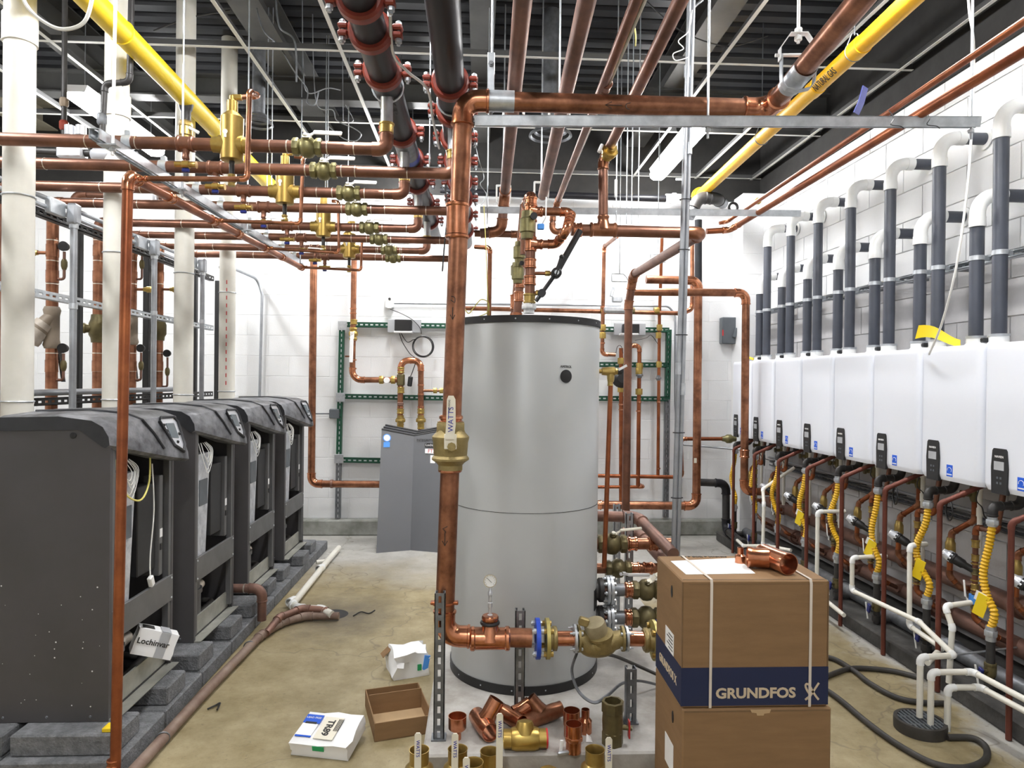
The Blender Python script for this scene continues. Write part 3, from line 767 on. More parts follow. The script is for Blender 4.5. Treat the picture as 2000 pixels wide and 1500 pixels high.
    def quad(a, o_, m, nm, th=.004):
        p_ = [pf(f, s, o_) for f, s in a]; q_ = [x - nrm * th for x in p_]; n_ = len(a)
        G().add(p_ + q_, [tuple(range(n_)), tuple(range(n_, 2 * n_))[::-1]] + [(i, n_ + i, n_ + (i + 1) % n_, (i + 1) % n_) for i in range(n_)]).obj(nm, m, fr_)
    quad([(.63, .14), (.67, .05), (.85, .05), (.89, .17), (.88, .78), (.83, .95), (.73, .83)], .003, 'silver', 'pod_face', .006)
    quad([(.70, .2), (.83, .2), (.83, .62), (.71, .62)], .0055, 'screen', 'display')
    for f, s in ((.665, .25), (.68, .42), (.79, .74), (.86, .5)):
        G().ball(pf(f, s, .004), .0075, 8, 6).obj('button', 'black', fr_)
    # wiring under the hood
    zz = 1.20; yy = y0 + .12
    for i in range(5):
        rr_ = .022 + .013 * i; yy = y0 + .13 + .012 * (i % 3)
        G().tube(spline([V((BX - .02, yy - rr_ * .7, zz)), V((BX + .0, yy - rr_ * .8, zz - .06)), V((BX + .012, yy, zz - .085 - .02 * i)), V((BX + .01, yy + rr_ * .9, zz - .05)), V((BX - .02, yy + rr_ * .6, zz))], 5), .0018, 5).obj('wire_loop', 'wire_white', t)
    return t
b0 = boiler(BY0, 0)
for k in range(1, 4):
    boiler(BY0 + BSP * k, k)
sp_ = G(); rs_ = random.Random(11)
for i in range(26):
    q_ = V((BX - rs_.uniform(.03, .42), BY0 - .0004, BZ0 + rs_.uniform(.03, .55) ** 1.0)); sp_.lathe(q_, -EY, [(0, rs_.uniform(.0012, .0035)), (.0006, .001)], 7)
sp_.obj('paint_specks', 'paper', b0)
G().tube(spline([V((BX - .01, BY0 + .05, 1.22)), V((BX + .01, BY0 + .08, 1.08)), V((BX + .02, BY0 + .2, 1.02)), V((BX + .01, BY0 + .3, 1.08)), V((BX, BY0 + .33, 1.2))], 6), .004, 6).obj('ground_wire', 'wire_yellow', b0)
G().tube(spline([V((BX, BY0 + .35, 1.16)), V((BX + .005, BY0 + .36, .95)), V((BX, BY0 + .34, .75)), V((BX + .005, BY0 + .33, .66))], 6), .003, 5).obj('dangling_wire', 'wire_white', b0)
G().box((BX + .004, BY0 + .34, .63), (.02, .03, .05), Matrix.Rotation(.4, 3, 'X'), .004).obj('plug_connector', 'wire_white', b0)
# concrete blocks under the boilers: two courses
CBH = .08
brnd = random.Random(3)
def cblock(a, b, l):
    g = G().bb(a, b, .006); return tag(g.obj('concrete_block', 'block_gray'), l, 'block', 'concrete blocks under the boilers')
k = 0
ytop = [(2.72, .19), (2.93, .0)]
xo = BX + .09
NTH = ['first', 'second', 'third', 'fourth', 'fifth', 'sixth', 'seventh', 'eighth', 'ninth', 'tenth', 'eleventh']
yb = 2.66
for i in range(9):
    cblock((xb_ := BX - .34 + .0, yb + i * .402, 0), (xo + .02, yb + i * .402 + .395, CBH), 'grey concrete block in the lower course on the aisle side, %s from the near end' % NTH[i])
for i in range(9):
    cblock((BX - .76, yb + i * .402, 0), (BX - .35, yb + i * .402 + .395, CBH), 'grey concrete block in the lower course on the rack side, %s from the near end' % NTH[i])
yy = 2.70; j = 0
while yy < 6.0:
    L = .19
    sh = brnd.uniform(-.02, .03)
    cblock((xo - .40 + sh, yy, CBH), (xo + sh, yy + L, CBH * 2 + .003), 'grey concrete block in the upper course on the aisle side, %s from the near end' % NTH[j])
    if True: cblock((xo - .84 + sh, yy, CBH), (xo - .43 + sh, yy + L, CBH * 2 + .003), 'grey concrete block in the upper course on the rack side, %s from the near end' % NTH[j])
    yy += L + (.17 if j % 2 else .215) ; j += 1
tag(G().box(V((BX + .045, 2.74, CBH * 2 + .0115)), (.05, .05, .016), None, .002).obj('tape_scrap', 'yellow_paint'), 'yellow scrap of tape on the nearest concrete block', 'scrap')

# white plastic boiler vents rising behind the boilers
for k in range(4):
    y = BY0 + (.27 if k == 0 else .15) + BSP * k
    px = (36, 226, 360, 445)[k]; x = ay(px, 500, y).x
    lb = ['thickest white vent pipe at the left edge behind nearest boiler', 'white vent pipe rising behind the second boiler', 'white vent pipe rising behind the third boiler', 'thin-looking white vent pipe with red print behind farthest boiler'][k]
    t = thing('boiler_vent', (x, y, .5), lb, 'vent pipe', 'white boiler vents')
    G().cyl((x, y, .5), (x, y, ZD), .060, n=28).obj('pipe', 'pvc_vent', t)
    for z in ((3.0,), (2.95, .6), (2.75,), (2.9,))[k]: G().lathe((x, y, z), EZ, [(0, .06), (0, .067), (.12, .067), (.12, .06)], 28, (False, False)).obj('coupling', 'pvc_vent', t)
    for z in ((2.335, 1.44), (2.22, 1.43), (2.24, 1.44), (2.22, 1.45))[k]:
        G().torus((x, y, z), EZ, .0615, .004, 28, 6).obj('strap', 'galv', t)
    if k == 3:
        for i in range(14): G().bb((x + .012, y - .0605, 1.5 + i * .06), (x + .018, y - .057, 1.53 + i * .06)).obj('print_mark', 'red', t)

# ================================================================== overhead copper rows between boilers and black headers
ZR = 2.55; RR = .027
ROWS = [(390, 282), (421, 328), (460, 372), (637, 407), (637, 443), (637, 465), (637, 486), (637, 501)]
RY = [az(px, py, ZR).y for px, py in ROWS]
XH1, XH2, ZH, RH = -.41, -.135, 2.83, .061      # black steel headers
XV = -2.5
rl = ['nearest overhead copper row with large brass air separator', 'second overhead copper row with white lever valve', 'third overhead copper row with brass air separator', 'fourth overhead copper row below the steel rail', 'fifth overhead copper row with brass air separator', 'sixth overhead copper row towards the back', 'seventh overhead copper row with small brass air separator', 'farthest overhead copper row before the back wall']
VALVE_PX = [600, 632, 681, 697, 722, 741, 761, 769]
SEP_PX = {0: 453, 2: 557, 4: 633, 6: 684}
for i, y in enumerate(RY):
    xe = XH1 if i % 2 == 0 else XH2
    t = thing('copper_row', (-1.4, y, ZR), rl[i], 'pipe', 'overhead copper rows')
    lx = {3: 103, 4: 193, 5: 259, 6: 312}.get(i)
    xv = ay(lx, 430, y).x if lx else XV + (.0 if i < 7 else .15)
    p1 = [V((xv, y, ZR - .065 if lx else .55)), V((xv, y, ZR)), V((xe, y, ZR)), V((xe, y, ZR + .075))]
    pipe(t, p1, RR, 'copper_brown', 'copper_brown', n=16, beads=False)
    z0 = ZR + .07
    G().lathe((xe, y, z0), EZ, [(0, RR * 1.12), (.035, RR * 1.12), (.035, RR * 1.25), (.042, RR * 1.25)], 16).obj('adapter', 'brass', t)
    G().cyl((xe, y, z0 + .04), (xe, y, ZH - RH + .012), RR * .98, n=16).obj('nipple', 'galv', t)
    vx = ay(VALVE_PX[i], 400, y).x
    ball_valve(t, (vx, y, ZR), EX, RR, V((0, -.75, .65)), V((1, 0, -.02)), 'brass_green', 'paper_white', hlen=.155, stem=.058, hw=.026)
    for k in range(7):
        xx = xv + .12 + k * (xe - xv - .17) / 6.5 + .03 * ((k * 7 + i * 3) % 5)
        if abs(xx - vx) > .09 and xx < xe - .04: ring(t, (xx, y, ZR), EX, RR, .004, over=1.04)
    for dx in (-.085, .085): ring(t, (vx + dx, y, ZR), EX, RR, .005, over=1.08)
    sleeve(t, (-1.5, y, ZR), EX, RR, .035, 'galv', 'clamp', 1.14, False)
    G().bb((-1.512, y - .012, ZR + RR), (-1.488, y + .012, ZR + RR + .022), .003).obj('clamp_bolt', 'galv', t)
    # drain cock under the row
    dx = -1.26
    G().cyl((dx, y, ZR - RR * .5), (dx, y, ZR - .075), .010, n=10).obj('drain_stub', 'copper_brown', t)
    tee(t, (dx, y, ZR), EX, -EZ, RR, .012, 'copper_brown', 'tee', 1.3)
    dv = G().lathe((dx - .045, y, ZR - .088), EX, [(0, .012), (.03, .012), (.033, .017), (.06, .017), (.062, .012), (.085, .012), (.09, .016)], 12); dv.cyl((dx, y, ZR - .075), (dx, y, ZR - .1), .011, n=10)
    dv = dv.obj('drain_cock', 'brass_gold', t)
    G().box((dx + .0, y, ZR - .112), (.032, .016, .018), None, .004).obj('handle', 'blue_dark', dv)
    if i in SEP_PX:
        sx = ay(SEP_PX[i], 300, y).x
        s = G().lathe((sx, y, ZR - .068), EZ, [(0, .040), (.004, .047), (.17, .047), (.185, .047), (.20, .033), (.21, .0225), (.255, .0225), (.262, .014), (.278, .013)], 28)
        s.lathe((sx - .08, y, ZR), EX, [(0, RR * 1.2), (.03, RR * 1.25), (.03, RR * 1.5), (.045, RR * 1.5), (.16 - .045, RR * 1.5), (.16 - .03, RR * 1.5), (.16 - .03, RR * 1.25), (.16, RR * 1.2)], 18)
        s.box((sx + .02, y, ZR + .205), (.045, .022, .022), None, .004)
        s = s.obj('air_separator', 'brass_gold', t)
        em = G(); q = V((sx - .012, y - .0475, ZR + .03))
        em.lathe(q + V((0, .004, .012)), -EY, [(0, .010), (.006, .010)], 16); em.bb(q + V((-.005, -.0015, -.012)), q + V((.005, .006, .01)))
        em.obj('emblem', 'paper_white', s)
        G().cyl((sx, y, ZR - .066), (sx, y, ZR - .125), .011, n=10).obj('drain_nipple', 'black_iron', s)
        ball_valve(t, (sx, y, ZR - .15), EZ, .011, -EY, V((-1, 0, .05)), 'brass', 'paper_white', hlen=.09, name='drain_valve')
# relief collector: small bright copper line sloping back, with risers to each separator
cl = thing('drain_line', (-1.39, 2.65, 0), 'thin bright copper drain line rising from floor and running back under the rows', 'pipe')
a = ay(225, 1497, 2.65); b = ay(250, 342, 2.65); e = ay(588, 522, 5.15)
a.z = 0.02
pipe(cl, [a, b, e], .0195, 'copper_red', 'copper_bright', n=14)
nb = [(.02, 0, [(483, 350, 2.75), (487, 178, 2.75), (507, 188, 2.86), (472, 190, 2.84)]), (.33, 1, [(587, 437, 3.52), (592, 305, 3.52), (596, 308, 3.58), (575, 306, 3.58)]), (.66, 2, [(662, 494, 4.33), (661, 395, 4.33), (655, 393, 4.39), (648, 393, 4.39)]), (1.0, 3, [(705, 528, 5.08), (707, 470, 5.08), (700, 468, 5.12), (694, 468, 5.12)])]
for f, k, pp in nb:
    s = b.lerp(e, f if f < 1 else .999)
    pipe(cl, [s] + [ay(*q) for q in pp], .0095 if k else .0105, 'copper', 'copper_bright', n=10, R=.02)
    tee(cl, s, e - b, EX, .0195, .010, 'copper_bright', 'tee', 1.6)
for f in (.14, .47, .8): sleeve(cl, b.lerp(e, f), e - b, .0195, .05, 'copper_bright')
sleeve(cl, ay(222, 1490, 2.65), EZ, .0195, .03, 'copper_red')
# strut rail that carries the rows
ra, rb = V((-1.505, 2.72, ZR - RR - .024)), V((-1.47, 5.65, ZR - RR - .024))
tag(strut('strut_rail', ra, rb, up=(0, 0, -1), m='galv'), 'slotted steel rail under the copper rows beside brass drain cocks', 'strut')
for (px, y, l) in ((292, 2.78, 'white coated hanger rod holding the near end of the rail'), (322, 3.4, 'thin steel hanger rod under the second copper row'), (448, 4.3, 'thin steel hanger rod in the middle of the rail'), (588, 5.5, 'thin steel hanger rod at the far end of the rail')):
    x = -1.5 + (y - 2.7) * .012
    t = thing('hanger_rod', (x, y, ZR - .1), l, 'rod', 'rail hanger rods')
    yo = y
    G().cyl((x + .033, yo, ZR - .115), (x + .033 + (.02 if y < 3 else 0), yo, ZD), .0065 if y < 3 else .005, n=8).obj('rod', 'steel_white' if y < 3 else 'galv', t)
    g = G(); hexprof((x + .033, yo, ZR - .1), EZ, 0, .012, .013, g); g.box((x + .02, yo, ZR - .078), (.075, .042, .006)); g.obj('nut_plate', 'galv', t)
# black grooved steel headers with red couplings
def header(x0, label, cps, y1, gray):
    t = thing('steel_header', (x0, 3.0, ZH), label, 'pipe', 'black steel headers')
    gray = (gray[0] * 1.067, gray[1] * 1.067); y1 *= 1.067
    G().cyl((x0, 1.2, ZH), (x0, gray[0], ZH), RH, n=32).obj('pipe', 'black_pipe', t)
    G().cyl((x0, gray[0], ZH), (x0, gray[1], ZH), RH * .98, n=32).obj('pipe', 'galv_dark', t)
    G().cyl((x0, gray[1], ZH), (x0, y1, ZH), RH, n=32).obj('pipe', 'black_pipe', t)
    G().lathe((x0, y1 - .01, ZH), EY, [(0, RH * 1.02), (.03, RH * 1.02), (.04, RH * .8)], 28).obj('end_cap', 'red_coupling', t)
    for y in cps:
        y *= 1.067; w = .048
        c = G().lathe((x0, y - w / 2, ZH), EY, [(0, RH), (0, RH * 1.2), (w * .18, RH * 1.34), (w * .82, RH * 1.34), (w, RH * 1.2), (w, RH)], 32, (False, False))
        for s in (-1, 1):
            for dz in (-1, 1): c.box((x0 + s * RH * 1.62, y, ZH + dz * .014), (RH * .62, w * .85, .020), None, .006)
        c = c.obj('coupling', 'red_coupling', t)
        for s in (-1, 1):
            p = V((x0 + s * RH * 1.68, y, ZH)); g = G().cyl(p - EZ * .05, p + EZ * .04, .007, n=8); hexprof(p, EZ, -.04, -.026, .013, g); hexprof(p, EZ, .026, .036, .012, g); g.obj('bolt', 'galv', c)
    return t
h1 = header(XH1, 'left black steel header with red couplings running back overhead', (2.16, 2.36, 2.66, 3.30, 3.72, 4.12, 4.6, 5.1), 5.7, (3.36, 3.78))
h2 = header(XH2, 'right black steel header with red couplings behind copper riser', (2.74, 3.02, 3.36, 3.72, 4.10, 4.48, 4.9, 5.4), 5.9, (3.78, 4.1))
text('EXLTUBE', .05, (XH1 + .012, 3.05, ZH - RH * .99), V((0, -1, 0)), EX, 'beam', h1)
G().lathe((XH1, 3.84, ZH), EY, [(0, RH * 1.005), (.07, RH * 1.005)], 28, (False, False)).obj('blue_tape', 'blue_paint', h1)
G().lathe((XH2, 4.12, ZH), EY, [(0, RH * 1.005), (.16, RH * 1.005)], 28, (False, False)).obj('blue_tape', 'blue_paint', h2)
for x, y in ((XH1, 2.99), (XH2, 3.12)):
    tag(G().torus((x, y, ZH), EY, RH * 1.1, .005, 24, 6).obj('loop_hanger', 'galv'), 'galvanized loop hanger round the %s black header' % ('left' if x == XH1 else 'right'), 'hanger')
    rod('hanger_rod', (x, y, ZH + RH), (x + .0, y, ZD), .005, 'galv', 'thin rod carrying the %s black header' % ('left' if x == XH1 else 'right'))
# small white conduit creeping between the headers
wire('white_conduit', [ay(762, 30, 2.4), ay(768, 105, 2.6), ay(796, 140, 2.75), ay(835, 175, 2.9), ay(845, 230, 3.2), ay(858, 290, 3.6)], .006, 'steel_white', 'thin white conduit zigzagging between the two black headers', 'conduit')

# ================================================================== main copper line: overhead, down in front of the tank, into the pump
YM = 2.83; RM = .0395
mp = thing('main_copper_line', (0, YM, .1), 'thick copper main dropping in front of grey tank from overhead elbow', 'pipe')
q0 = az(1690, 0, 2.70); q1 = az(1503, 213, 2.70); q1 = ay(1503, 213, YM)
qd = (q0 - q1); q0 = q1 + V((0, -1.75, 0)) + V((qd.x / abs(qd.y) * 1.75, 0, 0))
q2 = ay(905, 196, YM); q3 = ay(867, 1242, YM)
P_ = [q0, q1, q2, q3, ay(1038, 1246, YM)]
pipe(mp, P_, RM, 'copper', 'copper_bright', n=24, R=RM * 1.7)
sleeve(mp, ay(893, 432, YM), EZ, RM, .15, 'copper_bright')
# arrows and letters drawn in marker on the pipe
def arrow(p, d, s, out, L=.11):
    d, s, out = V(d).normalized(), V(s).normalized(), V(out).normalized(); g = G()
    g.tube([p, p + d * L], .0016, 5); g.tube([p + d * (L * .62) + s * L * .2, p + d * L, p + d * (L * .62) - s * L * .2], .0016, 5)
    return g
pm = ay(1215, 206, YM - RM - .0005)
mk = arrow(pm, -EX, EZ, -EY, .07); mk.tube(spline([pm + V((.035, 0, .012)), pm + V((.018, 0, .006)), pm + V((.018, 0, -.01)), pm + V((.032, 0, -.016))], 4), .0016, 5); mk.obj('marker_arrow', 'ink', mp)
pm = ay(884, 600, YM - RM - .0005)
mk = arrow(pm, -EZ, EX, -EY, .05); mk.tube(spline([pm + V((-.008, 0, .03)), pm + V((.008, 0, .02)), pm + V((.008, 0, .04)), pm + V((-.006, 0, .045))], 4), .0016, 5); mk.obj('marker_arrow', 'ink', mp)
pm = ay(869, 1040, YM - RM - .0005)
mk = arrow(pm, -EZ, EX, -EY, .055); mk.tube([pm + V((.01, 0, .025)), pm + V((-.01, 0, .015)), pm + V((.004, 0, .0))], .0016, 5); mk.obj('marker_arrow', 'ink', mp)
# big bronze valve on the riser
vc = ay(880, 868, YM)
g = G().lathe(vc - EZ * .075, EZ, [(-.03, RM * 1.15), (-.03, RM * 1.28), (-.01, RM * 1.28), (0, RM * 1.5), (.012, RM * 1.95), (.02, RM * 1.95), (.03, RM * 1.75), (.085, RM * 1.85), (.10, RM * 1.95), (.108, RM * 1.95), (.125, RM * 1.55), (.14, RM * 1.4), (.17, RM * 1.4)], 28)
hexprof(vc - EZ * .075, EZ, .12, .165, RM * 1.55, g)
g.cyl(vc, vc + V((.01, -RM * 2.6, 0)), .016, n=12)
g.lathe(vc + V((.008, -RM * 1.9, 0)), -EY, [(0, .026), (.01, .026), (.012, .018), (.03, .018)], 8)
bv = g.obj('ball_valve', 'bronze', mp)
lv = G().bb(vc + V((-.022, -RM * 2.55, -.01)), vc + V((.028, -RM * 2.45, .05)), .002)
lv.prism([(-.018, .03), (.018, .03), (.024, .09), (.022, .19), (.014, .205), (-.006, .205), (-.012, .19), (-.014, .09)], vc + V((0, -RM * 2.55, 0)), EX, EZ, (0, -.007, 0))
lv = lv.obj('lever', 'cream', bv)
text('WATTS', .03, vc + V((.005, -RM * 2.55 - .0075, .11)), EZ, -EX, 'ink_blue', lv)
text('600 WOG', .011, vc + V((-.002, -RM * 2.55 - .0075, .165)), EZ, -EX, 'ink', lv)
sleeve(mp, ay(879, 905, YM), EZ, RM, .075, 'copper_bright')
sleeve(mp, ay(881, 820, YM), EZ, RM, .04, 'copper_bright')
# lower horizontal leg: elbow, tee with gauge, blue and brass flange
cl_ = ay(957, 1247, YM)
tee(mp, cl_, EX, EZ, RM, .028, 'copper_bright', 'tee', 2.1)
G().torus(ay(957, 1216, YM), EZ, .034, .008, 24, 8).obj('rubber_grommet', 'black', mp)
G().lathe(ay(957, 1216, YM), EZ, [(-.012, .03), (.004, .024), (.02, .012)], 20).obj('reducer', 'copper_bright', mp)
gs = ay(957, 1212, YM); gt = ay(957, 1133, YM)
gg = thing('pressure_gauge', gs, 'small round pressure gauge standing on the copper tee before the tank', 'gauge')
G().lathe(gs + EZ * .005, EZ, [(0, .011), (.02, .011), (.022, .007), (.05, .007), (.052, .010), (.07, .010), (.072, .007), (.10, .007), (.102, .010), (.115, .010), (.12, .006), (gt.z - gs.z - .025, .006)], 12).obj('stem', 'silver', gg)
cs = G().lathe(gt + EY * .012, -EY, [(0, .025), (.022, .0275), (.026, .0275), (.026, .0245), (.022, .0245)], 28, (True, True)).obj('case', 'chrome', gg)
G().lathe(gt - EY * .0105, -EY, [(0, .0242), (.001, .0242)], 28).obj('dial', 'paper_white', cs)
for i in range(11):
    a_ = -2.3 + i * .46; p0_ = gt + V((math.sin(a_) * .018, -.012, math.cos(a_) * .018)); p1_ = gt + V((math.sin(a_) * .0225, -.012, math.cos(a_) * .0225)); G().tube([p0_, p1_], .0006, 4).obj('tick', 'ink', cs)
G().tube([gt + V((.007, -.0125, -.007)), gt + V((-.013, -.0125, .013))], .0008, 4).obj('needle', 'ink', cs)
fx = ay(1050, 1247, YM)
flange(mp, fx, EX, RM * .5, .083, .017, 'blue_paint', 4, .05, 'galv', 'blue_flange')
fy_ = ay(1069, 1247, YM)
f2 = flange(mp, fy_, EX, RM * .5, .083, .015, 'yellow_flange', 4, .02, 'brass', 'brass_flange')
g = G().lathe(fy_, EX, [(0, .05), (.02, .045), (.04, .045), (.042, .030)], 20); hexprof(fy_, EX, .022, .04, .05, g); g.obj('hub', 'bronze', mp)
RN = .031
G().cyl(ay(1082, 1247, YM), ay(1122, 1247, YM), RN, n=20).obj('nipple', 'copper_bright', mp)
# pump / mixing valve with its flanges
pv = thing('circulator', ay(1172, 1246, YM), 'bronze three-flange mixing valve body in the copper main by the box', 'valve')
c1, c2 = ay(1123, 1247, YM), ay(1223, 1247, YM)
flange(pv, c1, EX, RN * .9, .058, .010, 'galv', 4, .05); flange(pv, c1 + EX * .016, EX, RN * .9, .056, .010, 'bronze', 4, .012)
flange(pv, c2, EX, RN * .9, .052, .010, 'galv', 4, .05); flange(pv, c2 - EX * .016, EX, RN * .9, .052, .010, 'bronze', 4, .012)
pc_ = ay(1168, 1250, YM)
g = G().tube(spline([c1 + EX * .012, ay(1140, 1250, YM), ay(1152, 1262, YM), ay(1178, 1262, YM), ay(1195, 1252, YM), c2 - EX * .012], 6), [.034 + .010 * math.sin(i / 30 * PI) for i in range(31)], 18)
g.ball(ay(1172, 1257, YM), .052, 18, 12, (1.05, 1, .9))
g.lathe(ay(1178, 1265, YM), V((-.25, -.2, 1)), [(0, .05), (.05, .048), (.055, .055), (.066, .055), (.068, .045)], 20)
g.obj('valve_body', 'bronze', pv)
g = G().lathe(ay(1166, 1238, YM) , V((-.28, -.25, 1)), [(0, .046), (.012, .048), (.05, .046), (.058, .043), (.062, .030)], 20)
hd_ = g.obj('bonnet', 'bonnet', pv)
G().box(ay(1140, 1214, YM - .02), (.042, .03, .034), Matrix.Rotation(.3, 3, 'Y'), .005).obj('terminal', 'bronze', pv)
# short nipple and outlet flange that goes behind the box
ol = thing('outlet_flange', ay(1272, 1250, YM), 'brass and blue flange pair half hidden behind the top box', 'flange')
G().cyl(c2, ay(1262, 1248, YM), RN, n=20).obj('nipple', 'copper_bright', ol)
fo_ = ay(1277, 1250, YM)
g = G().lathe(fo_, -EX, [(0, .05), (.02, .045), (.045, .045), (.047, .03)], 20); hexprof(fo_, -EX, .024, .042, .05, g); g.obj('hub', 'bronze', ol)
flange(ol, fo_, EX, RN * .7, .083, .013, 'yellow_flange', 4, .02, 'brass', 'brass_flange'); flange(ol, fo_ + EX * .02, EX, RN * .7, .083, .011, 'blue_paint', 4, .03, 'galv', 'blue_flange')
# strut posts on the pad
for (px, y0_, y1_, Y, l) in ((860, 1156, 1446, 2.76, 'tall slotted steel post strapped to the copper main'), (1016, 1190, 1402, 2.93, 'short slotted steel post before the tank behind blue flange'), (1232, 1303, 1415, 2.87, 'shortest slotted steel post right of the brass valve')):
    a_ = ay(px, y0_, Y); b_ = V((a_.x, Y, .10))
    t = thing('strut_post', b_, l, 'post', 'strut posts on the pad')
    strut('channel', b_, a_, .043, (0, 1, 0), 'galv_dark', t, pitch=.048)
    G().box(b_ + EZ * .003, (.06, .06, .006)).obj('foot_plate', 'galv_dark', t)
G().torus(ay(866, 1177, YM), EZ, RM + .004, .006, 24, 8).obj('pipe_clamp', 'copper_red', mp)
for px in (846, 890): G().box(ay(px, 1177, YM - .01), (.022, .03, .012), None, .003).obj('clamp_ear', 'copper_red', mp)
# flexible metal whip and cord behind the pump
wire('flexible_conduit', [ay(1127, 1275, 2.87), ay(1117, 1310, 2.83), ay(1130, 1350, 2.78), ay(1160, 1372, 2.72), ay(1188, 1357, 2.76), ay(1215, 1335, 2.95), ay(1250, 1330, 3.1), ay(1300, 1342, 3.2)], .0065, 'galv_dark', 'flexible steel conduit drooping under the bronze valve to the pad', 'conduit')
wire('power_cable', [ay(1180, 1277, 2.9), ay(1205, 1283, 3.0), ay(1240, 1298, 3.1), ay(1300, 1325, 3.1)], .008, 'black_rubber', 'dark cord leaving the bronze valve towards the box', 'cord')

# clevis hanger with shield on the overhead main
hp = q1.lerp(q0, .0); dq = (q0 - q1).normalized(); hc = q1 + dq * .32
ch = thing('clevis_hanger', hc, 'galvanized clevis hanger with saddle on the diagonal copper main', 'hanger')
sd = dq.cross(EZ).normalized()
g = G(); vs = []; nA = 14
for t_ in (-.085, .085):
    for rr_ in (RM + .003, RM + .006):
        for i in range(nA):
            a_ = PI + PI * i / (nA - 1); vs.append(hc + dq * t_ + (sd * math.cos(a_) + EZ * math.sin(a_)) * rr_)
fs = []
for i in range(nA - 1):
    fs += [(i, i + 1, 2 * nA + i + 1, 2 * nA + i), (nA + i, 3 * nA + i, 3 * nA + i + 1, nA + i + 1), (i, nA + i, nA + i + 1, i + 1), (2 * nA + i, 2 * nA + i + 1, 3 * nA + i + 1, 3 * nA + i)]
fs += [(0, 2 * nA, 3 * nA, nA), (nA - 1, 2 * nA - 1, 4 * nA - 1, 3 * nA - 1)]
g.add(vs, fs); g.obj('shield', 'galv', ch)
lp = [hc + sd * s_ * .062 + EZ * z_ for s_, z_ in ((-1, .075), (-1, 0), (-.95, -.03), (-.7, -.052), (0, -.062), (.7, -.052), (.95, -.03), (1, 0), (1, .075))]
def strap(pts, w, d, th=.004):
    g = G(); n_ = len(pts); nv = []
    for i, p in enumerate(pts):
        t_ = (pts[min(i + 1, n_ - 1)] - pts[max(i - 1, 0)]).normalized(); nn = d.cross(t_).normalized() * th / 2
        nv += [p + d * w / 2 + nn, p - d * w / 2 + nn, p - d * w / 2 - nn, p + d * w / 2 - nn]
    f_ = [(i * 4 + j, i * 4 + (j + 1) % 4, i * 4 + 4 + (j + 1) % 4, i * 4 + 4 + j) for i in range(n_ - 1) for j in range(4)]
    return g.add(nv, f_ + [(0, 1, 2, 3), tuple(4 * (n_ - 1) + k for k in (3, 2, 1, 0))])
strap(lp, .03, dq).obj('lower_loop', 'galv', ch)
up = [hc + sd * s_ * .068 + EZ * z_ for s_, z_ in ((-1, .055), (-1, .10), (-.45, .155), (.45, .155), (1, .10), (1, .055))]
strap(up, .03, dq).obj('upper_yoke', 'steel_white', ch)
G().cyl(hc - sd * .085 + EZ * .075, hc + sd * .085 + EZ * .075, .007, n=8).obj('cross_bolt', 'steel_white', ch)
g = G().cyl(hc + EZ * .12, V((hc.x, hc.y, ZD)), .0065, n=8); hexprof(hc, EZ, .13, .145, .014, g); hexprof(hc, EZ, .16, .175, .014, g); g.obj('rod', 'steel_white', ch)

# long strut under the overhead main with its rods
sa, sb = ay(928, 236, 2.84), ay(1910, 239, 2.70)
tag(strut('long_strut', sa, sb, up=(0, .2, -1), m='galv'), 'long galvanized slotted strut under the horizontal copper main', 'strut')
for px, l in ((960, 'hanger rod with bracket left end above long strut'), (1386, 'hanger rod crossing the ceiling to the long strut middle'), (1897, 'thin dark hanger rod at the right end of the long strut')):
    f_ = (px - 928) / (1910 - 928); p_ = sa.lerp(sb, f_)
    if px == 960: p_ = ay(960, 200, YM + .055); 
    t = thing('hanger_rod', (p_.x, p_.y, p_.z - .07), l, 'rod', 'long strut rods')
    G().cyl((p_.x, p_.y, p_.z - .07), (p_.x, p_.y, ZD), .0055, n=8).obj('rod', 'galv', t)
    g = G(); hexprof(p_ - EZ * .03, EZ, -.012, 0, .012, g); g.obj('nut', 'galv', t)
bk = ay(985, 198, YM)
hb = thing('pipe_saddle', bk, 'galvanized sheet saddle wrapped round the main beside its elbow', 'saddle')
G().lathe(ay(955, 197, YM), EX, [(0, RM), (0, RM + .004), (.105, RM + .004), (.105, RM)], 24, (False, False)).obj('wrap', 'galv', hb)
pb = ay(959, 150, YM - .0); G().box(pb + EZ * .02, (.03, .012, .16), None, .002).obj('plate', 'galv', hb)
G().lathe(pb + V((0, -.006, .05)), -EY, [(0, .012), (.008, .012), (.009, .008), (.016, .008)], 6).obj('bolt', 'galv_dark', hb)

# ================================================================== four overhead copper pipes running back, and what they join
ZO = 2.83
def through(p, q, ext):
    d = (q - p).normalized(); return p - d * ext
def lz(pa, pb, Y0, z=ZO):
    a_, b_ = az(*pa, z), az(*pb, z); d = (b_ - a_) / (b_.y - a_.y); return a_ + d * (Y0 - a_.y), b_
o1 = thing('overhead_copper', az(1000, 220, ZO), 'leftmost of four thick overhead copper pipes running towards the back', 'pipe', 'overhead copper pipes running back')
a_, b_ = lz((1021, 0), (986, 378), 1.2)
pipe(o1, [a_, b_, ay(979, 452, b_.y + .05), ay(938, 456, b_.y + .05)], .033, 'copper_dull', 'copper', n=18)
b1 = b_
o2 = thing('overhead_copper', az(1100, 180, ZO), 'second overhead copper pipe from the left, as thick as the first', 'pipe', 'overhead copper pipes running back')
a_, b_ = lz((1146, 0), (1060, 382), 1.2)
pipe(o2, [a_, b_], .033, 'copper_dull', 'copper', n=18); b2 = b_
o3 = thing('overhead_copper', az(1170, 180, ZO), 'third overhead copper pipe, thin, beside a pale conduit', 'pipe', 'overhead copper pipes running back')
a_, b_ = lz((1243, 0), (1090, 392), 1.2)
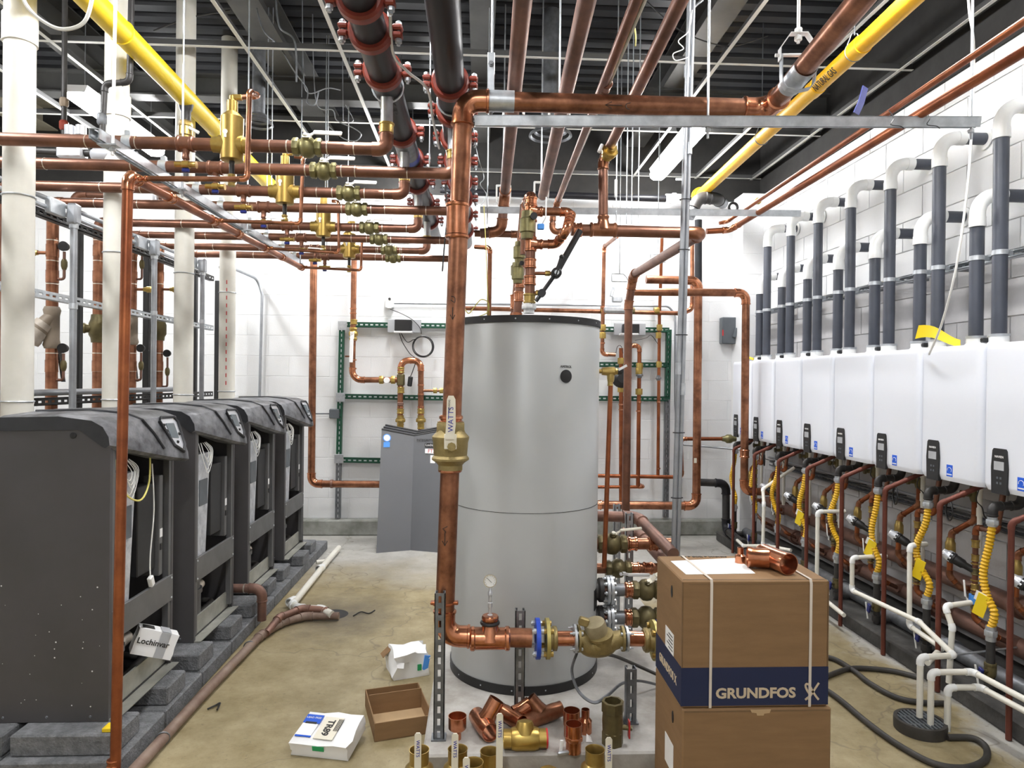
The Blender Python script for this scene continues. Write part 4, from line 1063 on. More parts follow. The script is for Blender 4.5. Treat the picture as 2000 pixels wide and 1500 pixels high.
pipe(o3, [a_, b_, ay(1080, 420, b_.y + .1), ay(1078, 455, b_.y + .1), ay(1104, 450, b_.y + .1)], .0205, 'copper_brown', 'copper', n=16); b3 = b_
sleeve(o3, az(1183, 168, ZO), EY, .0205, .06, 'copper_brown')
a_, b_ = lz((1256, 0), (1098, 380), 1.2, ZO)
tag(G().cyl(a_ + EX * .01, b_, .007, n=8).obj('pale_conduit', 'tbar'), 'pale thin conduit running beside the third overhead copper pipe', 'conduit')
o4 = thing('overhead_copper', az(1260, 150, ZO), 'rightmost overhead copper pipe turning down through a brass valve into tee', 'pipe', 'overhead copper pipes running back')
a_, b_ = lz((1330, 0), (1193, 285), 1.2)
yd = b_.y
pd_ = ay(1178, 318, yd + .1)
tm = ay(1178, 449, yd + .1)
pipe(o4, [a_, b_ + EY * .1, V((pd_.x, yd + .1, pd_.z)), tm + EZ * .03], .0265, 'copper_brown', 'copper', n=16)
union(o4, ay(1190, 297, yd + .02), V((-.2, 1, -.45)), .026, 'brass_gold', 'brass_union')
G().box(ay(1173, 290, yd), (.02, .03, .045), Matrix.Rotation(.4, 3, 'Y'), .004).obj('blue_handle', 'steel_white', o4)
# cross main that the fourth pipe tees into, then back and down to the floor manifold
cm = thing('cross_main', tm, 'horizontal copper cross main with tee, turning back towards the wall', 'pipe')
YC = yd + .1
xm0 = ay(1115, 449, YC); xm1 = ay(1372, 455, YC)
pk = ay(1238, 536, 5.4); pk.x = ax(1238, 536, pk.x).x
pdn = ay(1228, 572, 5.48); pbt = ay(1222, 1010, 5.48)
pipe(cm, [xm0, xm1, pk, V((pk.x, 5.46, pk.z - .06)), V((pdn.x, 5.48, pdn.z - .1)), pbt], .0325, 'copper_brown', 'copper', n=18)
tee(cm, tm, EX, EZ, .0325, .0265, 'copper', 'tee', 2.3)
sleeve(cm, ay(1128, 449, YC), EX, .0325, .05, 'copper_bright')
# white insulated hanger saddles
for px, py, Y, l in ((1003, 236, None, 'white hanger with saddle under the leftmost overhead pipe by the long strut'), (1092, 240, None, 'white hanger with saddle under the second overhead pipe by the long strut'), (983, 398, 1, 'white hanger with saddle under the leftmost overhead pipe near tank riser'), (1057, 392, 1, 'white hanger with saddle under the second overhead pipe near tank riser')):
    c_ = az(px, py, ZO - .03); rr_ = .035
    t = thing('white_hanger', c_, l, 'hanger', 'white pipe hangers')
    c0 = c_ + EZ * .03
    strap([c0 + V((math.cos(a_) * .05, 0, math.sin(a_) * .045)) for a_ in [PI + i * PI / 8 for i in range(9)]], .045, EY, .006).obj('saddle', 'pvc_white', t)
    for s_ in (-1, 1):
        G().bb(c0 + V((s_ * .048 - .006, -.012, 0)), c0 + V((s_ * .048 + .006, .012, .10)), .003).obj('arm', 'pvc_white', t)
    G().bb(c0 + V((-.052, -.01, .09)), c0 + V((.052, .01, .102)), .002).obj('bridge', 'pvc_white', t)
    G().cyl(c0 + EZ * .1, V((c0.x, c0.y, ZD)), .005, n=8).obj('rod', 'galv', t)
# second cross strut further back, hung from rods
s2a, s2b = ay(938, 410, 4.45), ay(1562, 417, 4.35)
tag(strut('cross_strut', s2a, s2b, up=(0, .2, -1), m='galv'), 'galvanized strut crossing behind the tank risers to the right wall', 'strut')
for px, top, l in ((952, 120, 'hanger rod left of the tank riser'), (1232, 245, 'hanger rod beside a hooked wire above cross main'), (1222, 280, 'thin hanger rod just left of hooked rod'), (1202, 300, 'hanger rod with white clip above cross main'), (1245, 290, 'short hanger rod right of hooked rod')):
    x_ = ay(px, 400, 4.42).x
    rod('hanger_rod', (x_, 4.42 - .03, ay(px, 440 if px != 1202 else 470, 4.42).z), (x_, 4.42 - .03, ZD), .004, 'galv', l, 'rod', 'cross strut rods')
tag(G().box(ay(1203, 368, 4.385), (.02, .014, .12), None, .005).obj('white_clip', 'pvc_white'), 'white plastic clip hanging beside the rods above cross main', 'clip')

# ================================================================== gas pipes
def gas(label, pa, pb, z, y0, y1, r, m, extra=None):
    a_, b_ = az(*pa, z), az(*pb, z); d = (b_ - a_) / (b_.y - a_.y)
    A, B = a_ + d * (y0 - a_.y), a_ + d * (y1 - a_.y)
    t = thing('gas_pipe', a_, label, 'gas pipe', 'yellow gas pipes')
    G().cyl(A, B, r, n=28).obj('pipe', m, t); return t, A, B, d.normalized()
g1, A1, B1, d1 = gas('yellow painted gas pipe running back over the boilers', (177, 0), (405, 235), 3.24, 1.2, 6.4, .057, 'yellow_paint')
for Y in (3.42, 4.7): 
    c_ = A1 + d1 * (Y - 1.2); G().torus(c_, d1, .058, .004, 24, 6).obj('weld', 'yellow_paint', g1)
oc = ay(375, 215, 4.18); oc = V((oc.x, oc.y, 3.24))
gz = [3.24 - .05, 3.12, 3.05]
p_ = A1 + d1 * ((4.2 - 1.2)); 
G().lathe(p_ - EZ * .03, -EZ, [(0, .045), (.04, .035), (.05, .028), (.12, .028)], 20).obj('drop', 'black_iron', g1)
vv = G().lathe(p_ - EZ * .14, -EZ, [(0, .03), (.03, .033), (.035, .042), (.085, .042), (.09, .033), (.12, .03)], 16); hexprof(p_ - EZ * .14, -EZ, 0, .03, .04, vv); vv = vv.obj('gas_cock', 'brass', g1)
G().box(p_ + V((.06, -.03, -.20)), (.07, .012, .02), Matrix.Rotation(.5, 3, 'Y'), .004).obj('handle', 'steel_white', vv)
G().cyl(p_ - EZ * .26, p_ - EZ * .5, .02, n=14).obj('nipple', 'black_iron', g1)
g2, A2, B2, d2 = gas('bright yellow natural gas pipe running back along the right side', (1778, 0), (1338, 408), 3.36, 1.2, 6.45, .047, 'yellow_gas')
for Y in (3.55, 4.05):
    c_ = A2 + d2 * (Y - 1.2); G().lathe(c_ - d2 * .04, d2, [(0, .047), (.0, .052), (.09, .052), (.09, .047)], 24, (False, False)).obj('coupling', 'yellow_gas', g2)
tp = ay(1618, 168, 3.8)
f_ = (3.87 - 1.2); cc = A2 + d2 * f_ ; outv = (CAM - cc); outv = (outv - d2 * outv.dot(d2)).normalized()
upv = outv.cross(d2).normalized()
text('NATURAL GAS', .062, cc + outv * .0478, d2 * -1 if (d2.x < 0 and False) else d2 * (-1 if d2.x > 0 else 1) * (-1 if d2.x < 0 else 1), upv if upv.z > 0 else -upv, 'ink', g2, sx=.62, depth=.0008)
fl = A2 + d2 * 5.2
G().lathe(fl, d2, [(0, .047), (0, .062), (.03, .062), (.03, .075), (.07, .075), (.07, .05)], 24, (False, True)).obj('end_flange', 'yellow_gas', g2)
for (px, py) in ((1410, 310), (1490, 215)):
    Y = 4.9 if px == 1410 else 3.6
    c_ = A2 + d2 * (Y - 1.2)
    t = thing('loop_hanger', c_, 'thin loop hanger on the right gas pipe, %s' % ('farther back near the strip light' if px == 1410 else 'nearer above the long strut'), 'hanger')
    G().torus(c_, d2, .052, .003, 24, 6).obj('loop', 'galv_dark', t); G().tube([c_ + V((-.04, 0, .035)), c_ + V((-.015, 0, .10)), c_ + V((.015, 0, .10)), c_ + V((.04, 0, .035))], .003, 6).obj('yoke', 'galv', t)
    G().cyl(c_ + EZ * .09, V((c_.x, c_.y, ZD)), .004, n=8).obj('rod', 'galv_dark', t)
# black pipe along the top of the back wall
bpz = ay(1100, 388, 6.72)
bp = thing('black_wall_pipe', bpz, 'black iron pipe running across the top of the back wall', 'pipe')
pipe(bp, [ay(860, 372, 6.72), ay(930, 376, 6.72), ay(1408, 392, 6.72)], .034, 'black_pipe', 'galv_dark', n=18)
G().lathe(ay(1300, 388, 6.72), EX, [(0, .05), (.06, .05), (.07, .06), (.1, .06), (.11, .05), (.16, .05)], 12).obj('union', 'steel_white', bp)
pipe(bp, [ay(1338, 388, 6.72), ay(1338, 350, 6.72), ay(1320, 350, 6.72)], .012, 'steel_white', 'steel_white', name='vent_stub')
bp2 = thing('dark_elbow_pipe', ay(1395, 395, 6.3), 'fat grey-black pipe elbow below the right gas pipe end', 'pipe')
pipe(bp2, [ay(1345, 425, 6.2), ay(1365, 385, 6.2), ay(1400, 388, 6.2), ay(1412, 398, 6.5)], .05, 'galv_dark', 'black_iron', n=18)
pipe(bp2, [ay(1364, 430, 6.45), ay(1364, 700, 6.45)], .035, 'black_pipe', name='drop')
# twin copper lines along the right side, over the long strut
for (pa, pb, r, m, l) in (((1733, 222), (1502, 378), .0125, 'copper_red', 'thin copper line along the right wall over the long strut'), ((1795, 222), (1508, 396), .0205, 'copper_red', 'thicker copper line along the right wall over the long strut')):
    z = 2.66 if r < .02 else 2.66
    a_, b_ = az(*pa, z), az(*pb, z); d = (b_ - a_) / (b_.y - a_.y)
    A = a_ + d * (1.2 - a_.y); B = a_ + d * (4.75 - a_.y)
    t = thing('wall_copper_line', a_, l, 'pipe', 'right side copper lines')
    E = ay(1415, 446, B.y + .05) if r > .02 else ay(1415, 428, B.y + .05)
    if r > .02: pipe(t, [A, ay(1440, 440, 4.72), ay(1425, 449, 4.8), ay(1380, 452, 4.8)], r, m, 'copper_bright', n=14)
    else:
        pipe(t, [A, ay(1447, 415, 4.72), ay(1420, 433, 4.9), ay(1405, 436, 4.9)], r, m, 'copper_bright', n=12)
        union(t, ay(1480, 393, 4.45), d, .013, 'brass_gold', 'brass_coupling')
# black valve knob on right end of cross strut and blue nylon strap
tag(G().torus(ay(1432, 405, 4.6), EY, .03, .009, 16, 6).obj('valve_handwheel', 'black'), 'small black handwheel beside the right end of cross strut', 'handwheel')
bs = ay(1672, 215, 2.95)
tag(strap([ay(1690, 170, 2.9), ay(1682, 200, 2.88), ay(1672, 222, 2.86)], .05, V((.8, .6, 0)).normalized(), .004).obj('blue_strap', 'blue_dark'), 'dark blue strap wound over the long strut near right wall', 'strap')
for k, px in enumerate((1736, 1806)):
    c_ = ay(px, 225, 2.70)
    wire('tie_wire', [c_ + V((0, 0, .02)), c_ + V((.008, -.02, -.02)), c_ + V((-.01, -.03, -.05)), c_ + V((.03, -.03, -.055)), c_ + V((.05, -.02, -.06))], .0018, 'black', 'twisted black tie wire hanging from strut under the %s copper line' % ('thin' if k == 0 else 'thicker'), 'wire', n=4)
# conduit pair standing before the back pipework
for dx, l in ((-.012, 'left conduit of the grey pair standing from floor to ceiling'), (.013, 'right conduit of the grey pair standing from floor to ceiling')):
    t_ = ay(1350, 0, 3.42); b_ = ay(1319, 1080, 3.42); d = (b_ - t_); B = t_ + d * ((0 - t_.z) / d.z); T = t_ + d * ((ZD - t_.z) / d.z)
    t = thing('conduit', B, l, 'conduit', 'grey conduit pair')
    G().cyl(B + EX * dx, T + EX * dx + V((0, dx * .6, 0)), .0115, n=12).obj('tube', 'conduit', t)
    for py in ((140, 720) if dx < 0 else (290, 760)):
        p_ = ay(1319 + (1080 - py) / 1080 * 31, py, 3.42) + EX * dx; G().cyl(p_ - EZ * .03, p_ + EZ * .03, .0145, n=12).obj('coupling', 'galv', t)
for py in (390, 488, 654, 845, 972):
    c_ = ay(1319 + (1080 - py) / 1080 * 31, py, 3.42)
    tag(G().tube([c_ + V((.030 * math.cos(a_), .018 * math.sin(a_), 0)) for a_ in [i * PI / 6 for i in range(12)]], .0025, 5, closed=True).obj('cable_tie', 'black'), 'black cable tie round the grey conduit pair, %s one' % {390: 'topmost', 488: 'second from top', 654: 'middle', 845: 'second lowest', 972: 'lowest'}[py], 'cable tie', 'conduit cable ties')
wire('curled_wire', [ay(1352, 20, 3.4), ay(1345, 60, 3.38), ay(1325, 80, 3.36), ay(1335, 95, 3.36), ay(1315, 105, 3.36), ay(1320, 118, 3.36), ay(1345, 112, 3.38)], .0025, 'wire_white', 'curl of thin white wire tied high on the conduit pair')
wire('corrugated_conduit', [ay(1372, 0, 3.5), ay(1352, 20, 3.48), ay(1347, 60, 3.46), ay(1346, 120, 3.45)], .008, 'galv_dark', 'short corrugated conduit entering the top of the conduit pair', 'conduit')

# ================================================================== risers on top of the tank
YT = 3.45
tr = thing('tank_riser', ay(1035, 600, YT), 'front copper riser on the tank top with white union and loop', 'pipe')
G().lathe(ay(1033, 612, YT), EZ, [(0, .028), (.02, .028), (.02, .036), (.045, .036), (.045, .028), (.05, .028)], 8).obj('union', 'steel_white', tr)
g = G(); hexprof(ay(1033, 612, YT), EZ, .022, .043, .039, g); g.obj('union_nut', 'steel_white', tr)
rt = .0255
top = ay(1038, 380, YT)
pipe(tr, [ay(1034, 600, YT), top, top + V((-.01, .28, 0)), top + V((-.012, .30, -.25))], rt, 'copper_brown', 'copper_bright', n=16)
for py in (395, 425, 515, 548, 583): sleeve(tr, ay(1034 + (600 - py) * .018, py, YT), EZ, rt, .05, 'copper_bright' if py != 583 else 'brass')
gv = ay(1030, 440, YT - .02)
g = G().lathe(gv - EZ * .07, EZ, [(0, .03), (.03, .033), (.035, .04), (.10, .04), (.105, .033), (.14, .03)], 14); g.obj('brass_valve', 'brass_green', tr)
G().lathe(ay(1042, 424, YT - .04), -EY, [(0, .014), (.02, .018), (.03, .018)], 12).obj('black_knob', 'black', tr)
lp_ = [ay(1045, 413, YT), ay(1116, 414, YT), ay(1108, 448, YT - .10), ay(1086, 477, YT), ay(1045, 477, YT)]
pipe(tr, lp_, .021, 'copper', 'copper_bright', n=14, R=.03)
for py in (413, 477): tee(tr, ay(1036, py, YT), EZ, EX, rt, .021, 'copper_bright', 'tee', 1.5)
for k in range(4):
    f_ = .2 + k * .2; p_ = lp_[1].lerp(lp_[2], f_); sleeve(tr, p_, lp_[2] - lp_[1], .021, .02, 'copper_bright')
G().box(ay(1056, 443, YT - .03), (.035, .02, .03), None, .004).obj('blue_handle', 'blue_light', tr)
G().tube([ay(1058, 440, YT - .03), ay(1066, 425, YT - .03), ay(1067, 385, YT - .03)], .004, 6).obj('handle_rod', 'steel_white', tr)
for py, L in ((534, 30), (572, 12)):
    p_ = ay(1040, py, YT); e_ = ay(1046 + L, py, YT)
    G().cyl(p_, e_, .009, n=10).obj('stub', 'copper', tr); g = G(); hexprof(e_ - EX * .03, EX, 0, .025, .014, g); g.obj('brass_nut', 'brass_gold', tr)
r2 = thing('rear_riser', ay(1012, 600, 3.95), 'second copper riser behind the first, with two greenish brass valves', 'pipe')
r2a, r2b = ay(1010, 620, 3.95), ay(1028, 395, 3.95)
pipe(r2, [V((r2a.x, 3.95, .1)), r2a, r2b, r2b + V((.02, .2, .06))], .024, 'copper_brown', 'copper_bright', n=16)
for f_, m_ in ((.30, 'copper_bright'), (.18, 'copper_bright'), (.72, 'copper_bright')): sleeve(r2, r2a.lerp(r2b, f_), EZ, .024, .06, m_)
for f_ in (.38, .56):
    c_ = r2a.lerp(r2b, f_) + V((-.018, -.02, 0)); g = G().lathe(c_ - EZ * .06, EZ, [(0, .026), (.02, .028), (.025, .036), (.09, .036), (.095, .028), (.12, .026)], 14); v_ = g.obj('brass_valve', 'brass_green', r2)
    G().lathe(c_ + V((.02, -.03, .05)), -EY, [(0, .012), (.02, .014)], 10).obj('black_knob', 'black', v_)
r3 = thing('side_riser', ay(1005, 600, 4.15), 'third thinner copper riser left behind the tank risers', 'pipe')
pipe(r3, [V((ay(1003, 620, 4.15).x, 4.15, .1)), ay(1003, 620, 4.15), ay(1022, 400, 4.15)], .02, 'copper_brown', n=14); sleeve(r3, ay(1004, 590, 4.15), EZ, .02, .09, 'copper_bright')
g = G().lathe(ay(1007, 545, 4.13), EZ, [(0, .02), (.02, .022), (.022, .03), (.08, .03), (.085, .022), (.1, .02)], 12); g.obj('brass_valve', 'brass_green', r3)
cb_ = thing('copper_branch', ay(960, 456, 4.75), 'short horizontal copper branch between black header and tank risers', 'pipe')
pipe(cb_, [ay(927, 456, 4.75), ay(1018, 458, 4.75), ay(1018, 470, 4.2)], .023, 'copper_brown', 'copper', n=14)
sd_ = thing('sensor_line', ay(955, 612, 3.55), 'small bright copper line from red coupling down to the tank top', 'pipe')
pipe(sd_, [ay(928, 482, 3.6), ay(957, 484, 3.55), ay(955, 622, 3.55)], .0115, 'copper', 'copper_bright', n=12)
G().lathe(ay(955, 620, 3.55), EZ, [(0, .012), (.04, .012)], 6).obj('brass_nut', 'brass_gold', sd_)
wire('yellow_wire_loop', [ay(905, 598, 3.5), ay(915, 612, 3.45), ay(926, 600, 3.45), ay(940, 585, 3.45), ay(954, 592, 3.45), ay(952, 610, 3.48), ay(935, 618, 3.5)], .0025, 'wire_yellow', 'loop of yellow wire on the left of the tank top')
wire('thin_yellow_cord', [ay(945, 402, 3.3), ay(949, 480, 3.3), ay(953, 590, 3.4), ay(953, 618, 3.5)], .0022, 'wire_yellow', 'thin straight yellow cord hanging to the tank top')
# black folding arm clamped by the tank risers
ar = thing('folding_arm', ay(1050, 590, 3.4), 'black two-joint folding arm leaning up beside the tank risers', 'arm')
a0, a1, a2 = ay(1047, 588, 3.38), ay(1086, 534, 3.40), ay(1133, 450, 3.42)
G().cyl(a0, a1, .010, n=12).obj('lower_tube', 'black', ar); G().cyl(a1, a2, .016, n=14).obj('upper_tube', 'black', ar)
G().lathe(a1 + V((0, .02, 0)), -EY, [(0, .026), (.05, .026), (.055, .018)], 18).obj('joint', 'black', ar)
G().lathe(a1 + V((0, -.035, 0)), -EY, [(0, .012), (.004, .012)], 12).obj('joint_bolt', 'galv', ar)
G().lathe(a0.lerp(a1, .28) + V((0, .015, 0)), -EY, [(0, .02), (.035, .02)], 16).obj('joint', 'black', ar)
G().cyl(ay(1085, 540, 3.37), ay(1097, 502, 3.37), .010, n=12).obj('locking_lever', 'black', ar)
G().ball(ay(1097, 502, 3.37), .013, 10, 8).obj('lever_ball', 'black', ar)

# ================================================================== relief valve on the tank side
rv = thing('relief_valve', ay(1193, 727, 3.5), 'brass relief valve on the right of the tank with long copper drop', 'valve')
g = G().lathe(ay(1170, 725, 3.5), EX, [(0, .012), (.015, .012), (.015, .02), (.035, .022), (.05, .024), (.08, .024), (.085, .018), (.10, .016), (.11, .014)], 14)
g.lathe(ay(1193, 727, 3.5), -EZ, [(0, .02), (.035, .019), (.05, .016)], 14)
g.obj('body', 'brass', rv)
G().lathe(ay(1206, 725, 3.5), EX, [(0, .018), (.02, .02), (.03, .012)], 12).obj('test_cap', 'black', rv)
G().box(ay(1216, 718, 3.48), (.05, .006, .012), Matrix.Rotation(-.5, 3, 'Y')).obj('test_lever', 'steel_white', rv)
pipe(rv, [ay(1193, 742, 3.5), ay(1180, 1108, 3.5)], .0125, 'copper_red', name='discharge_pipe')
sleeve(rv, ay(1192, 748, 3.5), EZ, .0125, .03, 'brass')
# valve manifold at the foot of the tank, right side
mf = []
for i, (py, Y, r, lab) in enumerate(((1062, 3.62, .034, 'upper copper branch with fat brass ball valve right of the tank'), (1110, 3.62, .030, 'copper branch with white-levered ball valve below the upper one'), (1152, 3.42, .032, 'flanged copper branch with bronze ball valve, upper of two'), (1206, 3.42, .034, 'flanged copper branch with bronze ball valve, lowest at tank foot'))):
    t = thing('tank_branch', ay(1230, py, Y), lab, 'pipe', 'tank foot branches')
    x0 = .60; c0 = ay(1175, py, Y); x1 = ay(1310, py + 3, Y).x
    A, B = V((TX + TR * .95, Y, c0.z)), V((x1, Y, c0.z))
    G().cyl(A, B, r * .92, n=16).obj('pipe', 'copper' if i < 2 else 'copper_brown', t)
    if i < 2:
        vc_ = ay((1195, 1207)[i], py, Y)
        ball_valve(t, vc_, EX, r, V((0, -.5, .85)) if i == 0 else V((0, -.85, -.1)), V((1, 0, .1)) if i == 0 else V((1, 0, 0)), 'brass_dark', 'cream' if i == 0 else 'paper_white', hlen=.15, stem=.075, hw=.018)
        for px in ((1235, 1275) if i == 0 else (1240, 1265)): sleeve(t, ay(px, py, Y), EX, r * .92, .05, 'copper_bright')
    else:
        G().lathe(V((TX + TR * .93, Y, c0.z)), EX, [(0, .05), (.02, .05), (.03, .06), (.05, .06)], 20).obj('tank_nozzle', 'black_iron', t)
        fx_ = ay(1186, py, Y); flange(t, fx_, EX, r, .072, .014, 'galv', 8, .05); flange(t, fx_ + EX * .018, EX, r, .072, .014, 'galv', 8, .012)
        G().cyl(ay(1195, py, Y), ay(1218, py, Y), r, n=16).obj('steel_nipple', 'galv_dark', t)
        sleeve(t, ay(1228, py, Y), EX, r, .04, 'copper_bright')
        ball_valve(t, ay(1262, py, Y), EX, r, V((0, -.6, .8)) if i == 2 else V((0, -.9, -.2)), V((.9, 0, .45)), 'brass_dark', 'cream', hlen=.16, stem=.07)
# brown return pipes turning down towards the floor behind the box
for i, (pp, l) in enumerate((([(1165, 1008, 3.9), (1245, 1010, 3.9), (1315, 1082, 3.35)], 'upper dull copper return pipe bending forward behind the top box'), ([(1215, 1040, 4.0), (1250, 1044, 4.0), (1300, 1100, 3.55)], 'lower dull copper return pipe bending forward behind the top box'))):
    t = thing('return_pipe', ay(*pp[1]), l, 'pipe', 'dull copper returns')
    pipe(t, [ay(*q) for q in pp], .031, 'copper_dull', 'copper_dull', n=16)
for px, y0_, Y, l in ((1205, 985, 4.2, 'left grey strut post behind the tank branches'), (1229, 1002, 3.75, 'right grey strut post behind the tank branches')):
    a_ = ay(px, y0_, Y); t = thing('support_post', (a_.x, Y, .1), l, 'post', 'posts behind the tank branches')
    strut('channel', (a_.x, Y, .10), a_, .041, (0, 1, 0), 'conduit', t, pitch=.05); G().box((a_.x, Y, .103), (.07, .07, .006)).obj('foot_plate', 'galv', t)

# ================================================================== back wall pipework
YW = 6.74
def fr(name, label, bars):
    t = thing(name, ay(bars[0][0], bars[0][3], 6.84), label, 'frame')
    for (x0, y0, x1, y1, m) in bars:
        strut('green_strut' if m == 'green_strut' else 'steel_strut', ay(x0, y0, 6.852), ay(x1, y1, 6.852), .05, (0, 1, 0), m, t, pitch=.05)
    return t
f1 = fr('strut_rack', 'dark green strut frame on back wall left of the tank', [(668, 640, 662, 900, 'green_strut'), (662, 900, 660, 1012, 'galv_dark'), (672, 634, 900, 637, 'green_strut'), (668, 774, 900, 778, 'green_strut'), (668, 898, 760, 900, 'green_strut')])
f2_ = fr('strut_rack', 'dark green strut frame on back wall right of the tank', [(1306, 644, 1303, 780, 'green_strut'), (1303, 780, 1300, 1010, 'galv_dark'), (1170, 643, 1306, 645, 'green_strut'), (1170, 712, 1306, 713, 'green_strut'), (1165, 778, 1303, 779, 'green_strut')])
for (px, py) in ((669, 636), (665, 776), (662, 896)):
    b_ = G().box(ay(px, py, 6.82), (.09, .006, .09), None, .002).obj('corner_plate', 'galv', f1)
    for dx in (-.02, .02): G().lathe(ay(px, py, 6.817) + V((dx, 0, dx)), -EY, [(0, .009), (.008, .008)], 6).obj('bolt', 'galv', b_)
# left: tall copper leg at the aisle
cg = thing('copper_drop', ay(611, 700, 6.5), 'tall copper pipe dropping behind the boilers and turning right along the wall', 'pipe')
pipe(cg, [ay(613, 480, 6.5), ay(608, 945, 6.5), ay(752, 946, 6.5), ay(870, 947, 6.5)], .034, 'copper', 'copper_bright', n=16)
ring(cg, ay(648, 945, 6.5), EX, .034, .02, 'copper_dull', 'clamp', 1.2)
# left: valve leg with elbow and gauge
cv = thing('valve_drop', ay(690, 650, YW), 'copper leg with hanging white lever valve and gauge on left frame', 'pipe')
pipe(cv, [ay(692, 485, YW), ay(688, 742, YW), ay(752, 742, YW), ay(780, 742, YW)], .0285, 'copper', 'copper_bright', n=16, R=.09)
ball_valve(cv, ay(690, 652, YW), EZ, .027, -EY, V((-.02, 0, -1)), 'brass_gold', 'paper_white', hlen=.28, stem=.06, hw=.035)
for py in (603, 612, 640, 665, 703, 720): ring(cv, ay(690, py, YW), EZ, .0285, .012, 'copper_bright', 'press_ring', 1.14)
G().lathe(ay(756, 743, YW - .03), -EY, [(0, .028), (.03, .03), (.034, .026)], 20).obj('gauge', 'paper_white', cv)
for px in (745, 768): 
    g = G(); hexprof(ay(px, 742, YW), EX, -.02, .02, .042, g); g.obj('brass_nut', 'brass_gold', cv)
sleeve(cv, ay(691, 629, YW), EZ, .0285, .05, 'brass_gold')
G().cyl(ay(674, 696, YW), ay(690, 696, YW), .008, n=8).obj('stub', 'copper', cv)
# left: inverted U of the panel behind
cu_ = thing('inverted_u_line', ay(800, 760, YW), 'inverted U of copper with brass unions above the grey panels', 'pipe')
pipe(cu_, [ay(780, 905, YW), ay(783, 704, YW), ay(822, 704, YW), ay(822, 905, YW)], .0285, 'copper', 'copper_bright', n=16, R=.075)
for px in (782, 822):
    union(cu_, ay(px, 820, YW), EZ, .029, 'brass'); sleeve(cu_, ay(px, 803, YW), EZ, .0285, .05, 'brass_gold'); sleeve(cu_, ay(px, 833, YW), EZ, .0285, .05, 'brass_gold'); 
for py in (723, 762): sleeve(cu_, ay(783, py, YW), EZ, .0285, .06, 'brass_gold')
G().box(ay(783, 742, YW), (.075, .07, .12), None, .012).obj('mixing_body', 'brass_dark', cu_)
for px, py in ((822, 714), (822, 752), (822, 770), (782, 795), (822, 795)): ring(cu_, ay(px, py, YW), EZ, .0285, .014, 'copper_bright', 'press_ring', 1.13)
G().cyl(ay(822, 763, YW), ay(875, 763, YW), .014, n=10).obj('branch', 'copper', cu_)
for px in (850, 862): 
    g = G(); hexprof(ay(px, 763, YW), EX, -.018, .018, .028, g); g.obj('brass_nut', 'brass_gold', cu_)
G().box(ay(782, 789, YW - .035), (.06, .012, .035), None, .006).obj('pink_tag', 'copper_dull', cu_)
# controller box, coil of cable, outlet
bx = thing('controller', ay(788, 637, 6.8), 'black and grey wall controller on the left green frame', 'controller')
G().box(ay(790, 637, 6.81), (.33, .03, .13), None, .003).obj('backplate', 'gray_light', bx)
G().box(ay(788, 636, 6.75), (.165, .09, .115), None, .006).obj('housing', 'black', bx)
G().box(ay(788, 649, 6.75), (.18, .10, .018), None, .003).obj('lip', 'steel_white', bx)
ot = thing('outlet_box', ay(761, 590, 6.87), 'metal outlet box with white plug on wall left of copper main', 'outlet')
G().box(ay(761, 590, 6.865), (.085, .05, .115), None, .003).obj('box', 'steel_white', ot); G().lathe(ay(761, 584, 6.84), -EY, [(0, .013), (.012, .013)], 14).obj('socket', 'black', ot); G().box(ay(760, 598, 6.82), (.045, .04, .05), None, .006).obj('plug', 'paper_white', ot)
wire('thin_cable', [ay(762, 604, 6.81), ay(785, 613, 6.8), ay(806, 625, 6.78), ay(820, 640, 6.78), ay(823, 652, 6.78)], .004, 'ink', 'thin black cable from outlet box to the coiled cable', 'cable')
cc_ = ay(825, 677, 6.8)
g = G()
for k in range(4): g.torus(cc_ + V((.004 * k, -.006 * k, .004 * (k % 2))), EY, .098 + .004 * (k % 3), .0045, 36, 6)
tag(g.obj('cable_coil', 'black'), 'coil of black cable hanging below the left controller', 'cable')
wire('control_cable', [ay(780, 650, 6.76), ay(786, 668, 6.76), ay(800, 690, 6.76), ay(812, 702, 6.73), ay(806, 725, 6.72), ay(801, 737, 6.72)], .0045, 'black', 'black control cable running down between the inverted U legs', 'cable')
tag(G().box(ay(801, 745, 6.72), (.045, .035, .10), Matrix.Rotation(.12, 3, 'Y'), .008).obj('sensor_plug', 'black'), 'black sensor plug hanging inside the inverted copper U', 'plug')
wire('control_cable', [ay(783, 650, 6.77), ay(795, 668, 6.77), ay(808, 663, 6.77), ay(815, 661, 6.79)], .004, 'black', 'short black cable from the controller into the cable coil', 'cable')
jb = tag(G().box(ay(654, 808, 6.85), (.10, .07, .095), None, .008).obj('junction_box', 'gray_box'), 'small dark grey junction box left of the green frame', 'junction box')
rod('wall_conduit', ay(614, 808, 6.86), ay(644, 808, 6.86), .006, 'gray_box', 'short dark conduit into the small junction box', 'conduit')
we = thing('wall_conduit', ay(770, 592, 6.86), 'thin grey conduit running right along the back wall from outlet box', 'conduit')
pipe(we, [ay(770, 592, 6.86), ay(1306, 598, 6.86), ay(1319, 615, 6.86), ay(1319, 790, 6.86), ay(1324, 860, 6.86), ay(1330, 868, 6.86), ay(1445, 878, 6.5)], .011, 'conduit', elbows=False, n=10, name='tube', R=.08)
wl_ = thing('wall_conduit', ay(510, 650, 6.85), 'grey conduit bending down the back wall behind the farthest boiler', 'conduit')
pipe(wl_, [ay(430, 522, 5.6), ay(455, 524, 6.4), ay(503, 545, 6.85), ay(512, 575, 6.85), ay(507, 775, 6.85), ay(507, 800, 6.85)], .014, 'conduit', elbows=False, n=12, name='tube', R=.1)
